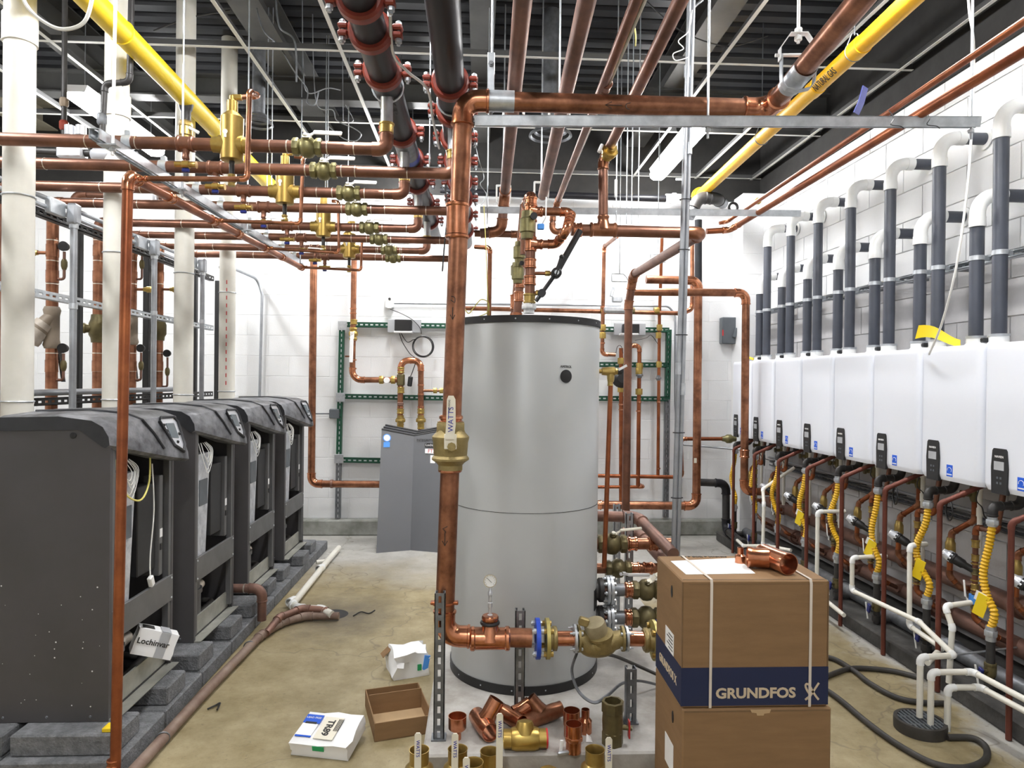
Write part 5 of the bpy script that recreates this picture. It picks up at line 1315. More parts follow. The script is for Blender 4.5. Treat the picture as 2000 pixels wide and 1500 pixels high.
# copper line along the wall at tank-top height, with separator block
cw = thing('wall_header', ay(1100, 606, 6.62), 'copper line along back wall with grey separator block behind the tank', 'pipe')
pipe(cw, [ay(905, 602, 6.62), ay(1330, 612, 6.62), ay(1352, 604, 6.62), ay(1352, 468, 6.62)], .021, 'copper', 'copper_bright', n=14, R=.06)
G().box(ay(1203, 605, 6.62), (.27, .10, .07), None, .02).obj('separator_block', 'galv', cw)
for px in (1178, 1234, 1282): 
    g = G(); hexprof(ay(px, 607, 6.62), EX, -.025, .025, .036, g); g.obj('brass_nut', 'brass_gold' if px != 1234 else 'brass_dark', cw)
G().box(ay(1205, 585, 6.6), (.10, .06, .06), None, .01).obj('bracket', 'galv', cw); G().box(ay(1196, 570, 6.6), (.03, .03, .1), Matrix.Rotation(.25, 3, 'Y'), .004).obj('lever_arm', 'galv', cw)
# tall return leg
cr = thing('return_drop', ay(1362, 760, 6.25), 'tall copper leg turning left along the wall near the floor', 'pipe')
pipe(cr, [ay(1262, 546, 6.25), ay(1364, 548, 6.25), ay(1360, 988, 6.25), ay(1150, 986, 6.25), V((ay(1150, 986, 6.25).x, 6.25, .0))], .038, 'copper', 'copper_bright', n=18)
G().bb(ay(1356, 895, 6.205), ay(1360, 904, 6.215)).obj('sticker', 'cream', cr)
c5 = thing('supply_drop', ay(1400, 572, 5.75), 'copper line crossing right and dropping behind the farthest heater', 'pipe')
pipe(c5, [ay(1236, 570, 5.75), ay(1457, 572, 5.75), V((ay(1454, 905, 5.75).x, 5.75, .62)), V((ay(1454, 905, 5.75).x + .3, 5.75, .62))], .033, 'copper', 'copper_bright', n=18)
sleeve(c5, ay(1454, 886, 5.75), EZ, .033, .07, 'copper_bright')
# two crossed clevis frames of wire over the bend
for px, py in ((1285, 497), (1210, 535)):
    c_ = ay(px, py, 5.2); t = thing('wire_clevis', c_, 'open wire clevis hanger %s the bend of the cross main' % ('right above' if px == 1285 else 'left of'), 'hanger', 'wire clevis hangers')
    G().tube([c_ + V((-.06, 0, -.06)), c_ + V((-.06, 0, 0)), c_, c_ + V((.03, 0, 0)), c_ + V((.06, 0, -.03)), c_ + V((.06, 0, -.06)), c_ + V((-.06, 0, -.06))], .004, 6).obj('yoke', 'galv', t); G().cyl(c_, V((c_.x, c_.y, ZD)), .004, n=6).obj('rod', 'galv', t)
# right frame: controller and thin copper drops
b2_ = thing('controller', ay(1222, 645, 6.8), 'grey wall controller on the right green frame behind copper drop', 'controller')
G().box(ay(1230, 643, 6.81), (.32, .03, .12), None, .003).obj('backplate', 'gray_light', b2_); G().box(ay(1232, 643, 6.76), (.16, .08, .105), None, .006).obj('housing', 'black', b2_); G().box(ay(1228, 653, 6.75), (.18, .10, .018), None, .003).obj('lip', 'steel_white', b2_)
def leg(label, pp, r, m='copper', rings=(), brass=(), group='thin copper drops on right frame', un=()):
    t = thing('thin_copper_drop', ay(*pp[-1]), label, 'pipe', group)
    pipe(t, [ay(*q) for q in pp], r, m, 'copper_bright', n=12)
    for px, py, Y in rings: ring(t, ay(px, py, Y), EZ, r, .014, 'copper_bright', 'press_ring', 1.2)
    for px, py, Y in brass: g = G(); hexprof(ay(px, py, Y), EZ, -.03, .03, r * 1.7, g); g.obj('brass_fitting', 'brass_gold', t)
    for px, py, Y in un: union(t, ay(px, py, Y), EZ, r, 'galv_dark')
    return t
leg('thin copper leg with elbow towards gauge at left of right frame', [(1205, 462, 6.0), (1180, 482, 6.6), (1176, 692, 6.6), (1202, 693, 6.6)], .019, rings=((1177, 600, 6.6), (1177, 670, 6.6)), brass=((1177, 640, 6.6), (1177, 655, 6.6)))
lg = leg('copper leg with black pump body behind the brown copper drop', [(1213, 680, 6.65), (1213, 990, 6.65)], .021, 'copper_red', rings=((1213, 790, 6.65), (1213, 800, 6.65)), brass=((1213, 705, 6.65), (1213, 760, 6.65)))
G().lathe(ay(1212, 738, 6.66), -EY, [(0, .06), (.03, .10), (.06, .10), (.09, .07), (.11, .05)], 24).obj('pump_head', 'black', lg)
leg('inverted U copper leg in the middle of the right frame', [(1228, 700, 6.65), (1230, 675, 6.65), (1249, 675, 6.65), (1246, 950, 6.65)], .0205, 'copper_red', rings=((1248, 785, 6.65), (1247, 803, 6.65)), brass=((1249, 715, 6.65), (1248, 725, 6.65), (1248, 765, 6.65)), un=((1249, 732, 6.65),))
leg('rightmost thin copper leg on the right frame with grey union', [(1293, 465, 6.5), (1290, 560, 6.6), (1288, 612, 6.65), (1285, 928, 6.65)], .0165, 'copper_red', rings=((1286, 785, 6.65), (1286, 915, 6.65)), brass=((1288, 640, 6.65), (1286, 655, 6.65), (1287, 712, 6.65)), un=((1286, 738, 6.65),))
lh = thing('low_copper_line', ay(1250, 930, 6.65), 'upper of two thin low copper lines rising at right to brass valve', 'pipe')
pipe(lh, [ay(1165, 929, 6.65), ay(1332, 932, 6.65), ay(1330, 857, 6.65), ay(1418, 857, 6.65)], .019, 'copper_red', 'copper_bright', n=12)
g = G().lathe(ay(1410, 857, 6.65), EX, [(0, .024), (.03, .03), (.05, .045), (.09, .045), (.11, .03), (.14, .028)], 12); g.obj('brass_valve', 'brass_green', lh)
lh2 = thing('low_copper_line', ay(1210, 951, 6.65), 'lower of two thin low copper lines behind the brown drop', 'pipe')
pipe(lh2, [ay(1165, 951, 6.65), ay(1257, 951, 6.65), ay(1257, 951, 6.65) + V((.0, .15, 0))], .0165, 'copper_red', 'copper_bright', n=12)
wire('thin_cable', [ay(1240, 665, 6.75), ay(1262, 660, 6.75), ay(1272, 655, 6.75), ay(1285, 672, 6.75)], .003, 'black', 'thin black cable curving beside the rightmost thin copper leg', 'cable')
wire('sensor_cable', [ay(1203, 690, 6.6), ay(1206, 677, 6.6), ay(1213, 676, 6.6), ay(1217, 690, 6.6)], .003, 'black', 'small black sensor cable loop above the pump on right frame', 'cable')
# disconnect switch by the pilaster
ds = thing('disconnect_switch', ay(1422, 646, 6.87), 'grey metal disconnect switch on back wall beside the corner', 'switch')
G().box(ay(1422, 646, 6.84), (.155, .09, .27), None, .008).obj('enclosure', 'gray_box', ds); G().box(ay(1436, 650, 6.78), (.03, .04, .10), Matrix.Rotation(.3, 3, 'Y'), .006).obj('handle', 'gray_box', ds); G().box(ay(1412, 650, 6.79), (.012, .004, .06)).obj('warning_strip', 'red', ds)
bl = thing('black_drain', ay(1420, 990, 6.45), 'black iron elbow pipe dropping to the floor at the back corner', 'pipe')
pipe(bl, [ay(1366, 942, 6.45), ay(1418, 944, 6.45), ay(1418, 1035, 6.45), ay(1452, 1062, 5.9)], .036, 'black_iron', 'black_pipe', n=16)

# grey folded front panels of the boilers, stacked against the wall
bt = [az(735, 1081, 0.012), az(800, 1081, .012)]
Yb0 = az(800, 1079, .0).y
for k in range(3):
    lb = ['front one of three nested grey boiler front panels with badge', 'middle one of three nested grey boiler front panels', 'rear one of three nested grey boiler front panels'][k]
    y0 = 6.12 + .028 * k; dz = .018 * k; lean = .34; dx = .013 * k
    pL, pM, pR = ay(737, 1078, 6.18), ay(803, 1080, 6.30), ay(868, 1078, 6.18)
    xs = (pL.x + dx, pM.x + dx, pR.x + dx)
    zt = (1.085 + dz, 1.02 + dz, 1.085 + dz)
    tops = (ay(745, 852, 6.45).x + dx, ay(808, 866, 6.55).x + dx, ay(872, 852, 6.45).x + dx)
    base = [V((xs[0], y0, .0)), V((xs[1], y0 + .10, .0)), V((xs[2], y0, .0))]
    tp_ = [V((tops[0], y0 + lean, zt[0])), V((tops[1], y0 + .10 + lean, zt[1])), V((tops[2], y0 + lean, zt[2]))]
    th = V((0, .012, 0)); vs = base + tp_ + [p + th for p in base] + [p + th for p in tp_]
    fs = [(0, 1, 4, 3), (1, 2, 5, 4), (7, 6, 9, 10), (8, 7, 10, 11), (3, 4, 10, 9), (4, 5, 11, 10), (0, 6, 7, 1), (1, 7, 8, 2), (0, 3, 9, 6), (2, 8, 11, 5)]
    t = thing('boiler_front_panel', (pM.x, y0, 0), lb, 'panel', 'stacked boiler front panels')
    G().add(vs, fs).obj('sheet', 'panel_gray', t)
    G().tube([p + th * .5 for p in tp_], .011, 6).obj('top_edge', 'black', t)
    if k == 0:
        def on(fx, fz, right=True, o_=.003):
            a_, b_ = (base[1].lerp(base[2], fx), tp_[1].lerp(tp_[2], fx)) if right else (base[0].lerp(base[1], fx), tp_[0].lerp(tp_[1], fx))
            u_ = (base[2] - base[1]).normalized() if right else (base[1] - base[0]).normalized(); w_ = (b_ - a_).normalized(); n_ = u_.cross(w_).normalized()
            return a_.lerp(b_, fz) + n_ * o_, u_, w_, n_
        p_, u_, w_, n_ = on(.50, .93); text('INTEGRITY SERIES', .034, p_, u_, w_, 'ink', t)
        p_, u_, w_, n_ = on(.58, .885, True, .004); R_ = Matrix((u_, w_, n_)).transposed()
        bd = G().box(p_, (.15, .04, .004), R_, .001).obj('badge', 'black', t); text('Lochinvar', .034, p_ + n_ * .003, u_, w_, 'text_white', bd)
        p_, u_, w_, n_ = on(.62, .83, True, .004); bd = G().box(p_, (.17, .045, .004), R_, .001).obj('badge', 'paper_white', t); text('FTXL', .05, p_ + n_ * .003, u_, w_, 'red', bd)
        p_, u_, w_, n_ = on(.68, .76, True, .002); G().box(p_, (.10, .075, .002), R_).obj('sticker', 'paper_white', t)
        p_, u_, w_, n_ = on(.17, .935, False, .002); R2 = Matrix((u_, w_, n_)).transposed()
        G().lathe(p_, n_, [(0, .038), (.002, .038)], 20).obj('round_sticker', 'blue_light', t); G().lathe(p_ + n_ * .002, n_, [(0, .03), (.001, .03)], 20).obj('sticker_face', 'paper_white', t)
        G().box(p_ - w_ * .065, (.06, .05, .002), R2).obj('energy_sticker', 'blue_light', t)

# ================================================================== rack of struts and copper legs behind the boilers
XK = -2.3
def lineY(name, pa, pb, X, m, label, cat, r=None, y0=2.4, y1=None, up=(0, 0, 1)):
    a_, b_ = ax(*pa, X), ax(*pb, X); d = (b_ - a_) / (b_.y - a_.y); A = a_ + d * (y0 - a_.y); B = a_ + d * ((y1 or b_.y) - a_.y)
    A.z = B.z = (a_.z + b_.z) / 2
    if r: return tag(G().cyl(A, B, r, n=12).obj(name, m), label, cat)
    return tag(strut(name, A, B, .041, up, m, pitch=.055), label, cat)
lineY('rack_strut', (66, 416), (342, 514), XK, 'black_iron', 'dark slotted upper rack strut running behind the white vents', 'strut', y1=5.95, up=(-1, 0, 0))
lineY('rack_strut', (64, 586), (429, 636), XK, 'galv', 'light slotted middle rack strut running behind the white vents', 'strut', y1=5.95, up=(-1, 0, 0))
lineY('rack_strut', (61, 795), (339, 766), XK, 'black_iron', 'dark slotted lower rack strut just above the boiler hoods', 'strut', y1=5.95, up=(-1, 0, 0))
lineY('rack_conduit', (66, 378), (200, 432), -2.22, 'conduit', 'upper of two grey conduits along the rack top', 'conduit', .012, y1=5.6)
lineY('rack_conduit', (66, 396), (200, 447), -2.22, 'conduit', 'lower of two grey conduits along the rack top', 'conduit', .012, y1=5.6)
lineY('rack_conduit', (75, 772), (335, 757), -2.25, 'conduit', 'grey conduit along the rack just above the boiler hoods', 'conduit', .017, y0=3.15, y1=5.3)
for i, px in enumerate((152, 287, 380, 425)):
    p_ = ax(px, 620, -2.44); tp_ = 2.46
    t = thing('rack_post', (p_.x, p_.y, 0), 'black square steel rack post, %s from the viewer' % ('nearest', 'second', 'third', 'farthest')[i], 'post', 'black rack posts')
    G().bb((p_.x - .021, p_.y - .021, 0), (p_.x + .021, p_.y + .021, tp_), .003).obj('tube', 'black', t); G().box((p_.x, p_.y, .004), (.12, .12, .008)).obj('foot_plate', 'black', t)
    if i < 2: G().prism([(0, 0), (.03, 0), (.12, .38), (.09, .38)], (p_.x, p_.y - .13, 1.52), -EY, EZ, (.008, 0, 0)).obj('brace', 'black', t)
for i, (px, py) in enumerate(((143, 420), (301, 485), (395, 520))):
    p_ = ax(px, 600, -2.16); zb = ax(px, py, -2.16).z
    t = thing('boiler_conduit', (p_.x, p_.y, 1.2), 'grey vertical conduit with top fitting feeding the %s boiler' % ('first', 'second', 'third')[i], 'conduit', 'vertical boiler conduits')
    G().cyl((p_.x, p_.y, 1.15), (p_.x, p_.y, zb), .0175, n=14).obj('tube', 'conduit', t)
    G().bb((p_.x - .026, p_.y - .03, zb - .05), (p_.x + .026, p_.y + .03, zb + .06), .01).obj('conduit_body', 'conduit', t)
    G().lathe((p_.x, p_.y, zb - .07), EZ, [(0, .022), (.04, .022), (.045, .026)], 12).obj('connector', 'galv', t)
    G().bb((p_.x - .06, p_.y - .15, zb - .02), (p_.x - .03, p_.y - .02, zb + .06), .004).obj('bracket', 'galv', t)
    sz = ax(px, (598, 612, 628)[i], -2.16).z; G().lathe((p_.x, p_.y, sz - .015), EZ, [(0, .0175), (0, .021), (.03, .021), (.03, .0175)], 14, (False, False)).obj('strap', 'galv', t)
# copper legs
LEGPX = {3: 103, 4: 193, 5: 259, 6: 312}
def gauge_tap(t, x, y, z, zg, r):
    e_ = V((x + r + .035, y, z))
    pipe(t, [V((x, y, z)), e_, V((e_.x, y, zg - .03))], .008, 'copper_dull', name='gauge_stub', elbows=False, R=.015, n=8)
    G().lathe((e_.x, y, z + (zg - z) * .45), EZ, [(-.03, .011), (-.01, .017), (.015, .017), (.03, .011)], 10).obj('gauge_cock', 'brass_dark', t)
    gq = G().lathe((e_.x, y + .015, zg), -EY, [(0, .022), (.022, .028), (.03, .028), (.03, .024)], 20).obj('gauge', 'black', t)
for i in (3, 4, 5, 6):
    y = RY[i]; x = ay(LEGPX[i], 430, y).x; px = LEGPX[i]
    t = thing('copper_drop', (x, y, .5), ['', '', '', 'near copper leg with tan strainer behind the first vent', 'copper leg half hidden behind the second vent', 'copper leg between second vent and drain line with strainer', 'far copper leg with round bronze valve before the third vent'][i], 'pipe', 'copper legs in the rack')
    r = .031
    G().cyl((x, y, .5), (x, y, ZR - .07), r, n=18).obj('pipe', 'copper', t)
    zf = lambda py: ay(px, py, y).z
    for py in (470, 510, 555, 690, 725, 760): ring(t, (x, y, zf(py)), EZ, r, .006, 'solder', 'solder_ring', 1.06)
    for py in (490, 540, 715): sleeve(t, (x, y, zf(py)), EZ, r, .07, 'copper', 'coupling', 1.08, False)
    if i in (3, 5, 6):
        gauge_tap(t, x, y, zf(545) if i != 6 else zf(755), zf(481) if i != 6 else zf(690), r); 
        if i != 6: gauge_tap(t, x, y, zf(742), zf(680), r)
    d_ = -1 if i == 3 else 1
    zc = zf(494 if i == 3 else 683 if i == 4 else 565)
    pipe(t, [(x, y, zc), (x + d_ * .10, y, zc)], .010, 'copper', elbows=False, name='side_stub', n=8)
    g = G().lathe((x + d_ * .08, y, zc), EX * d_, [(0, .014), (.02, .016), (.022, .022), (.05, .022), (.055, .014), (.07, .012)], 8); g.obj('brass_cap', 'brass_gold', t)
    if i in (3, 5):
        zc = zf(640); dv = V((-.5, -.35, -.75)).normalized(); c_ = V((x, y, zc))
        g = G().lathe((x, y, zc - .12), EZ, [(0, r * 1.2), (.02, r * 1.45), (.05, r * 1.25), (.19, r * 1.25), (.22, r * 1.45), (.24, r * 1.2)], 18); g.lathe(c_ + EZ * .06, dv, [(0, .04), (.08, .046), (.085, .055), (.10, .055)], 18)
        g.obj('strainer_body', 'tan_body', t)
        G().lathe(c_ + EZ * .06 + dv * .05, dv, [(0, .052), (.09, .056), (.10, .06), (.125, .06), (.13, .045)], 20).obj('strainer_cap', 'pvc_dirty' if i == 3 else 'tan_body', t)
        G().lathe(c_ + EZ * .06 + dv * .175, dv, [(0, .03), (.012, .03), (.014, .016), (.03, .016)], 14).obj('strainer_plug', 'blue_dark', t)
    else:
        zc = zf(642); g = G().lathe((x, y, zc - .09), EZ, [(0, r * 1.25), (.03, r * 1.35), (.05, r * 1.7), (.12, r * 1.7), (.15, r * 1.35), (.18, r * 1.25)], 18); g.lathe((x, y, zc), V((-.8, -.5, 0)), [(0, .03), (.06, .028), (.075, .035), (.09, .03)], 14); g.obj('check_valve', 'brass_dark', t)
# gas drops and regulators above the boilers at the left
gd = thing('gas_drop', ay(125, 240, 3.95), 'black iron gas drop with rusty unions at far left', 'gas pipe', 'black gas drops')
p_ = ay(126, 100, 3.95); G().cyl((p_.x, p_.y, ay(122, 275, 3.95).z), (p_.x, p_.y, ZD), .014, n=12).obj('pipe', 'black_iron', gd)
for py, m_, h_ in ((200, 'tan_body', .05), (245, 'red_coupling', .055)): G().lathe((p_.x, p_.y, ay(122, py, 3.95).z - h_ / 2), EZ, [(0, .018), (.01, .024), (h_ - .01, .024), (h_, .018)], 8).obj('union', m_, gd)
ge = thing('gas_drop', ay(200, 240, 3.95), 'black iron gas drop with double elbow before the second vent', 'gas pipe', 'black gas drops')
pipe(ge, [ay(258, -60, 3.6), ay(253, 160, 3.6), ay(205, 164, 3.6), ay(199, 275, 3.6)], .015, 'black_iron', 'black_iron', n=12)
G().lathe(ay(199, 233, 3.6), EZ, [(-.03, .018), (-.02, .024), (.02, .024), (.03, .018)], 8).obj('union', 'galv_dark', ge)
gt_ = thing('gas_train', ay(170, 303, 3.75), 'horizontal black gas train with silver regulators between copper rows', 'gas pipe')
G().cyl(ay(60, 295, 3.75), ay(268, 303, 3.75), .02, n=14).obj('pipe', 'black_iron', gt_)
for px in (130, 152): g = G().box(ay(px, 297, 3.75), (.075, .07, .07), None, .008); g.lathe(ay(px + 6, 297, 3.75), EZ, [(0, .02), (.09, .02), (.09, .026), (.14, .026)], 14); g.obj('gas_valve', 'silver', gt_)
G().lathe(ay(180, 302, 3.75), EX, [(0, .025), (.02, .038), (.16, .038), (.18, .025)], 18).obj('regulator_body', 'silver', gt_)
G().lathe(ay(221, 300, 3.75), EZ, [(0, .02), (.09, .02), (.09, .026), (.14, .026)], 14).obj('vent_stub', 'silver', gt_)
gt2 = thing('gas_train', ay(170, 380, 4.6), 'farther gas train with copper-brown elbow behind second vent', 'gas pipe')
pipe(gt2, [ay(145, 420, 4.6), ay(147, 380, 4.6), ay(320, 388, 4.6)], .028, 'copper_brown', 'copper_brown', n=14)
for px in (285,): G().box(ay(px, 385, 4.55), (.14, .08, .09), None, .01).obj('gas_valve', 'silver', gt2)

# ================================================================== pipework under the wall heaters
ORD = ['farthest', 'second farthest', 'third farthest', 'fourth farthest', 'fifth farthest', 'sixth farthest', 'seventh farthest', 'nearest']
def corrugated(pts, r, step=.0085, n=10):
    P = spline(pts, 10); L = [0]
    for i in range(1, len(P)): L.append(L[-1] + (P[i] - P[i - 1]).length)
    out = []; rr = []; m = int(L[-1] / step)
    for k in range(m + 1):
        s = L[-1] * k / m; i = 1
        while i < len(P) - 1 and L[i] < s: i += 1
        f_ = (s - L[i - 1]) / max(1e-6, L[i] - L[i - 1]); out.append(P[i - 1].lerp(P[i], f_)); rr.append(r * 1.04 if k % 2 else r * .76)
    g = G().tube(out, rr, n); return g
for k, y1 in enumerate(UY):
    rs = random.Random(50 + k)
    # gas: black elbow under the heater, yellow flex, nipple, black drop with blue-handled cock
    X, Y = 2.445, y1 - .04; j = lambda s: rs.uniform(-s, s)
    t = thing('gas_connector', (X, Y, 0), 'yellow corrugated gas connector under the %s heater, ending in black drop' % ORD[k], 'gas line', 'yellow gas connectors')
    pipe(t, [(X + .16, Y, UZ0 + .01), (X + .14, Y, .985), (X, Y, .98), (X, Y, .93)], .020, 'black_iron', 'black_iron', n=12, name='iron_elbow')
    g = G().cyl((X, Y, .93), (X, Y, .885), .021, n=12); hexprof((X, Y, .905), EZ, -.012, .012, .027, g); g.obj('union', 'galv', t)
    bow = .045 + j(.02)
    corrugated([V((X, Y, .895)), V((X - .005, Y + .01, .80)), V((X - .02, Y + bow, .66)), V((X - .01, Y + bow * .7, .56)), V((X, Y - .02, .48)), V((X, Y, .40))], .0185).obj('flex_hose', 'yellow_flex', t)
    g = G().cyl((X, Y, .41), (X, Y, .34), .022, n=12); hexprof((X, Y, .375), EZ, -.012, .015, .028, g); g.obj('union', 'galv', t)
    G().cyl((X, Y, .345), (X, Y, .095), .019, n=14).obj('iron_drop', 'black_iron', t)
    v = G().lathe((X, Y, .17), EZ, [(0, .022), (.015, .026), (.05, .026), (.065, .022)], 12); v.cyl((X, Y, .2), (X - .04, Y - .01, .2), .008, n=8); hexprof((X, Y, .17), EZ, .05, .066, .027, v); v = v.obj('gas_cock', 'brass_dark', t)
    g = G().box((X - .045, Y + .006, .185), (.012, .03, .055), Matrix.Rotation(.3, 3, 'X'), .004); g.obj('blue_handle', 'blue_dark', v)
    G().box((X - .047, Y + .025, .165), (.006, .012, .10), Matrix.Rotation(-.25, 3, 'X'), .002).obj('lever', 'steel_white', v)
    g = G().lathe((X, Y, .11), EZ, [(0, .02), (.0, .026), (.035, .026), (.035, .02)], 12); g.lathe((X, Y, .115), EX, [(0, .02), (.09, .02)], 12); g.obj('iron_tee', 'black_iron', t)
    if k in (3, 5, 6, 7):
        c_ = V((X - .028, Y + .03, .545 if k != 7 else .50)); R_ = Matrix.Rotation(.35 + j(.2), 3, 'X') @ Matrix.Rotation(.5, 3, 'Z')
        tg = G().box(c_, (.003, .052, .12), R_, .001).obj('warning_tag', 'yellow_tag', t)
        if k != 6: G().box(c_ + V((-.004, 0, .04)), (.002, .046, .05), R_).obj('tag_label', 'paper_white', tg)
    # brown discharge tube standing on the floor
    X, Y = 2.335, y1 - .29
    t = thing('discharge_tube', (X, Y, 0), 'brown copper discharge tube standing before the %s heater' % ORD[k], 'pipe', 'brown discharge tubes')
    pipe(t, [(X, Y, .004), (X, Y, .955), (X + .10, Y - .03, 1.01), (X + .20, Y - .05, 1.06)], .0128, 'copper_tube', 'copper_tube', n=12, R=.03, beads=False)
    # cold line with valve, gauge-like relief and blue band
    X, Y = 2.555, y1 - .25; r = .0138
    t = thing('cold_line', (X, Y, .3), 'brass-fitted copper cold line with relief valve under the %s heater' % ORD[k], 'pipe', 'cold lines under heaters')
    pipe(t, [(X + .02, Y - .16, 1.05), (X, Y - .14, .83), (X, Y, .83), (X, Y, .36), (X + .06, Y - .06, .29), (X + .15, Y - .06, .25)], r, 'copper_brown', 'copper_red', n=12)
    for z in (.74, .67, .60, .52, .46): sleeve(t, (X, Y, z), EZ, r, .035, 'brass' if z != .60 else 'brass_dark', 'brass_fitting', 1.25)
    for z in (.76, .64, .555, .49, .44, .40): ring(t, (X, Y, z), EZ, r, .006, 'brass_gold', 'brass_ring', 1.45)
    dv = V((-.55, .65, .42)).normalized(); c_ = V((X, Y, .60))
    G().lathe(c_, dv, [(0, .016), (.05, .018), (.06, .024), (.10, .026), (.104, .03), (.125, .03)], 14).obj('relief_valve', 'black', t)
    rvv = G().lathe(c_ + dv * .115, dv, [(0, .031), (.02, .031), (.03, .024), (.045, .022)], 8).obj('relief_cap', 'silver', t); G().lathe(c_ + dv * .16, dv, [(0, .019), (.004, .019)], 14).obj('cap_face', 'paper_white', rvv)
    bvv = ball_valve(t, (X, Y, .44), EZ, r * .95, V((-.9, .2, 0)), V((0, .15, 1)), 'brass_dark', 'paper_white', hlen=.11, stem=.035, hw=.016)
    if k in (4, 6): G().lathe((X, Y, .435), EZ, [(0, r * 1.9), (.045, r * 1.9)], 14).obj('blue_band', 'blue_light', t)
    # hot line: swan-necked copper with brass check
    X, Y = 2.66, y1 - .03
    t = thing('hot_line', (X, Y, .3), 'swan-necked copper hot line under the %s heater' % ORD[k], 'pipe', 'hot lines under heaters')
    pipe(t, [(X + .01, Y - .06, 1.05), (X + .01, Y - .06, .83), (X - .03, Y + .06, .735), (X - .04, Y + .06, .50), (X + .0, Y + .03, .44), (X + .08, Y + .02, .43)], .0155, 'copper_red', 'copper', n=12)
    G().lathe((X - .036, Y + .06, .60), EZ, [(0, .018), (.02, .021), (.03, .026), (.08, .026), (.09, .021), (.11, .018)], 12).obj('check_valve', 'brass', t)
    g = G().lathe((X + .01, Y - .06, .93), EZ, [(0, .02), (.02, .026), (.07, .026), (.09, .02)], 8); g.lathe((X + .01, Y - .06, .97), V((-1, .2, 0)), [(0, .014), (.05, .014), (.055, .02), (.07, .02)], 10); g.obj('isolation_valve', 'brass_dark', t)
    # condensate drop
    X, Y = 2.66, y1 - .14
    t = thing('condensate_drop', (X, Y, .3), 'white plastic condensate drop hanging from the %s heater' % ORD[k], 'pipe', 'condensate drops')
    G().cyl((X, Y, 1.06), (X, Y, .50), .0125, n=12).obj('pipe', 'pvc', t)
    for z in (1.0, .86, .52): G().cyl((X, Y, z), (X, Y, z + .045), .016, n=12).obj('coupling', 'pvc', t)
    # power / sensor cable
    X, Y = 2.52, y1 - .33
    if k in (1, 5, 6):
        c_ = V((X - .05, y1 - .17 + .0, .90)); g = G()
        for q in range(3): g.torus(c_ + V((.004 * q, .004 * q, -.003 * q)), V((1, -.35, 0)), .055 - .003 * q, .0035, 28, 6)
        tag(g.obj('cable_coil', 'black'), 'small coil of black cable hanging under the %s heater' % ORD[k], 'cable')
    wire('heater_cable', [V((X, Y, 1.06)), V((X - .01, Y + .02, .98)), V((X + .06, Y + .07, .93)), V((X + .13, Y + .12, .86)), V((XR - .06, Y + .16, .82))], .003, 'black', 'thin black cable looping from the %s heater to the wall' % ORD[k], 'cable', group='heater cables', n=6)
# headers along the wall
def hdr(name, label, X, z, r, m, y0=2.5, y1=6.35, caps=(), rr=None):
    t = thing(name, (X, 4.4, z - r), label, 'pipe', 'headers under the heaters')
    G().cyl((X, y0, z), (X, y1, z), r, n=24).obj('pipe', m, t)
    for y in caps: G().lathe((X, y, z), EY, [(0, r), (0, r * 1.28), (.05, r * 1.28), (.05, r)], 24, (False, False)).obj('coupling', m, t)
    return t
h_ = hdr('hot_header', 'upper dull copper header along the wall under the heaters', 2.765, .43, .048, 'copper_dull', caps=(3.3, 4.2, 5.1, 6.0))
for k, y1 in enumerate(UY): G().lathe((2.765, y1 - .01, .43), -EX, [(0, .03), (.06, .026)], 14).obj('outlet', 'copper_dull', h_)
h_ = hdr('cold_header', 'lower dull copper header along the wall under the heaters', 2.75, .23, .048, 'copper_dull', caps=(3.0, 3.9, 4.8, 5.7))
for k, y1 in enumerate(UY): G().lathe((2.75, y1 - .31, .25), -EX, [(0, .03), (.06, .026)], 14).obj('outlet', 'copper_dull', h_)
hdr('gas_header', 'fat blackish gas header lying along the curb under the heaters', 2.56, .135, .042, 'galv_dark', caps=(3.5, 4.6))
tag(strut('wall_strut', (2.82, 2.6, .79), (2.82, 6.4, .79), up=(-1, 0, 0), m='galv_dark'), 'dark slotted strut rail on the wall under the heaters', 'strut')
tag(G().cyl((2.80, 2.6, .845), (2.80, 6.4, .845), .011, n=10).obj('wall_conduit', 'conduit'), 'grey conduit along the wall just under the heaters', 'conduit')
# white condensate lines
def pvc(label, pts, r=.0133, m='pvc', fit='pvc_white', end=None):
    t = thing('condensate_line', pts[0], label, 'pipe', 'white condensate lines')
    pipe(t, pts, r, m, fit, n=14, R=r * 1.6, over=1.22, beads=False); return t
ZD0 = .058
A_ = az(1796, 1402, ZD0 + .0); A_ = V((A_.x, A_.y, 0))
zA = ay(1796, 1284, A_.y).z
pvc('white condensate line standing in the floor drain grate, leftmost', [V((A_.x, A_.y, .062)), V((A_.x, A_.y, zA)), V((A_.x + .17, A_.y + .02, zA)), V((A_.x + .33, A_.y + .5, zA - .02)), V((2.3, 4.05, zA - .04)), V((2.3, 4.05, .49)), V((2.52, 4.06, .50))])
C_ = az(1817, 1436, .0); zC = ay(1815, 1313, C_.y).z
pvc('white condensate line bending down beside the drain, middle of three', [V((C_.x, C_.y, .03)), V((C_.x, C_.y, zC)), V((C_.x + .19, C_.y, zC)), V((C_.x + .26, C_.y - .6, zC - .01))], m='pvc')
D_ = az(1850, 1436, .0); zDd = ay(1852, 1343, D_.y).z
pvc('white condensate line bending down beside the drain, rightmost', [V((D_.x, D_.y, .02)), V((D_.x, D_.y, zDd)), V((D_.x + .15, D_.y, zDd)), V((D_.x + .23, D_.y - .6, zDd - .01))])
B0, B1 = ay(1853, 1335, 3.2), ay(1860, 1225, 3.2)
pvc('white condensate riser with offset elbows before the black drop', [V((B0.x, 3.2, .10)), V((B1.x, 3.2, B1.z)), V((B1.x - .01, 3.24, B1.z + .09)), V((2.46, 3.26, B1.z + .10))])
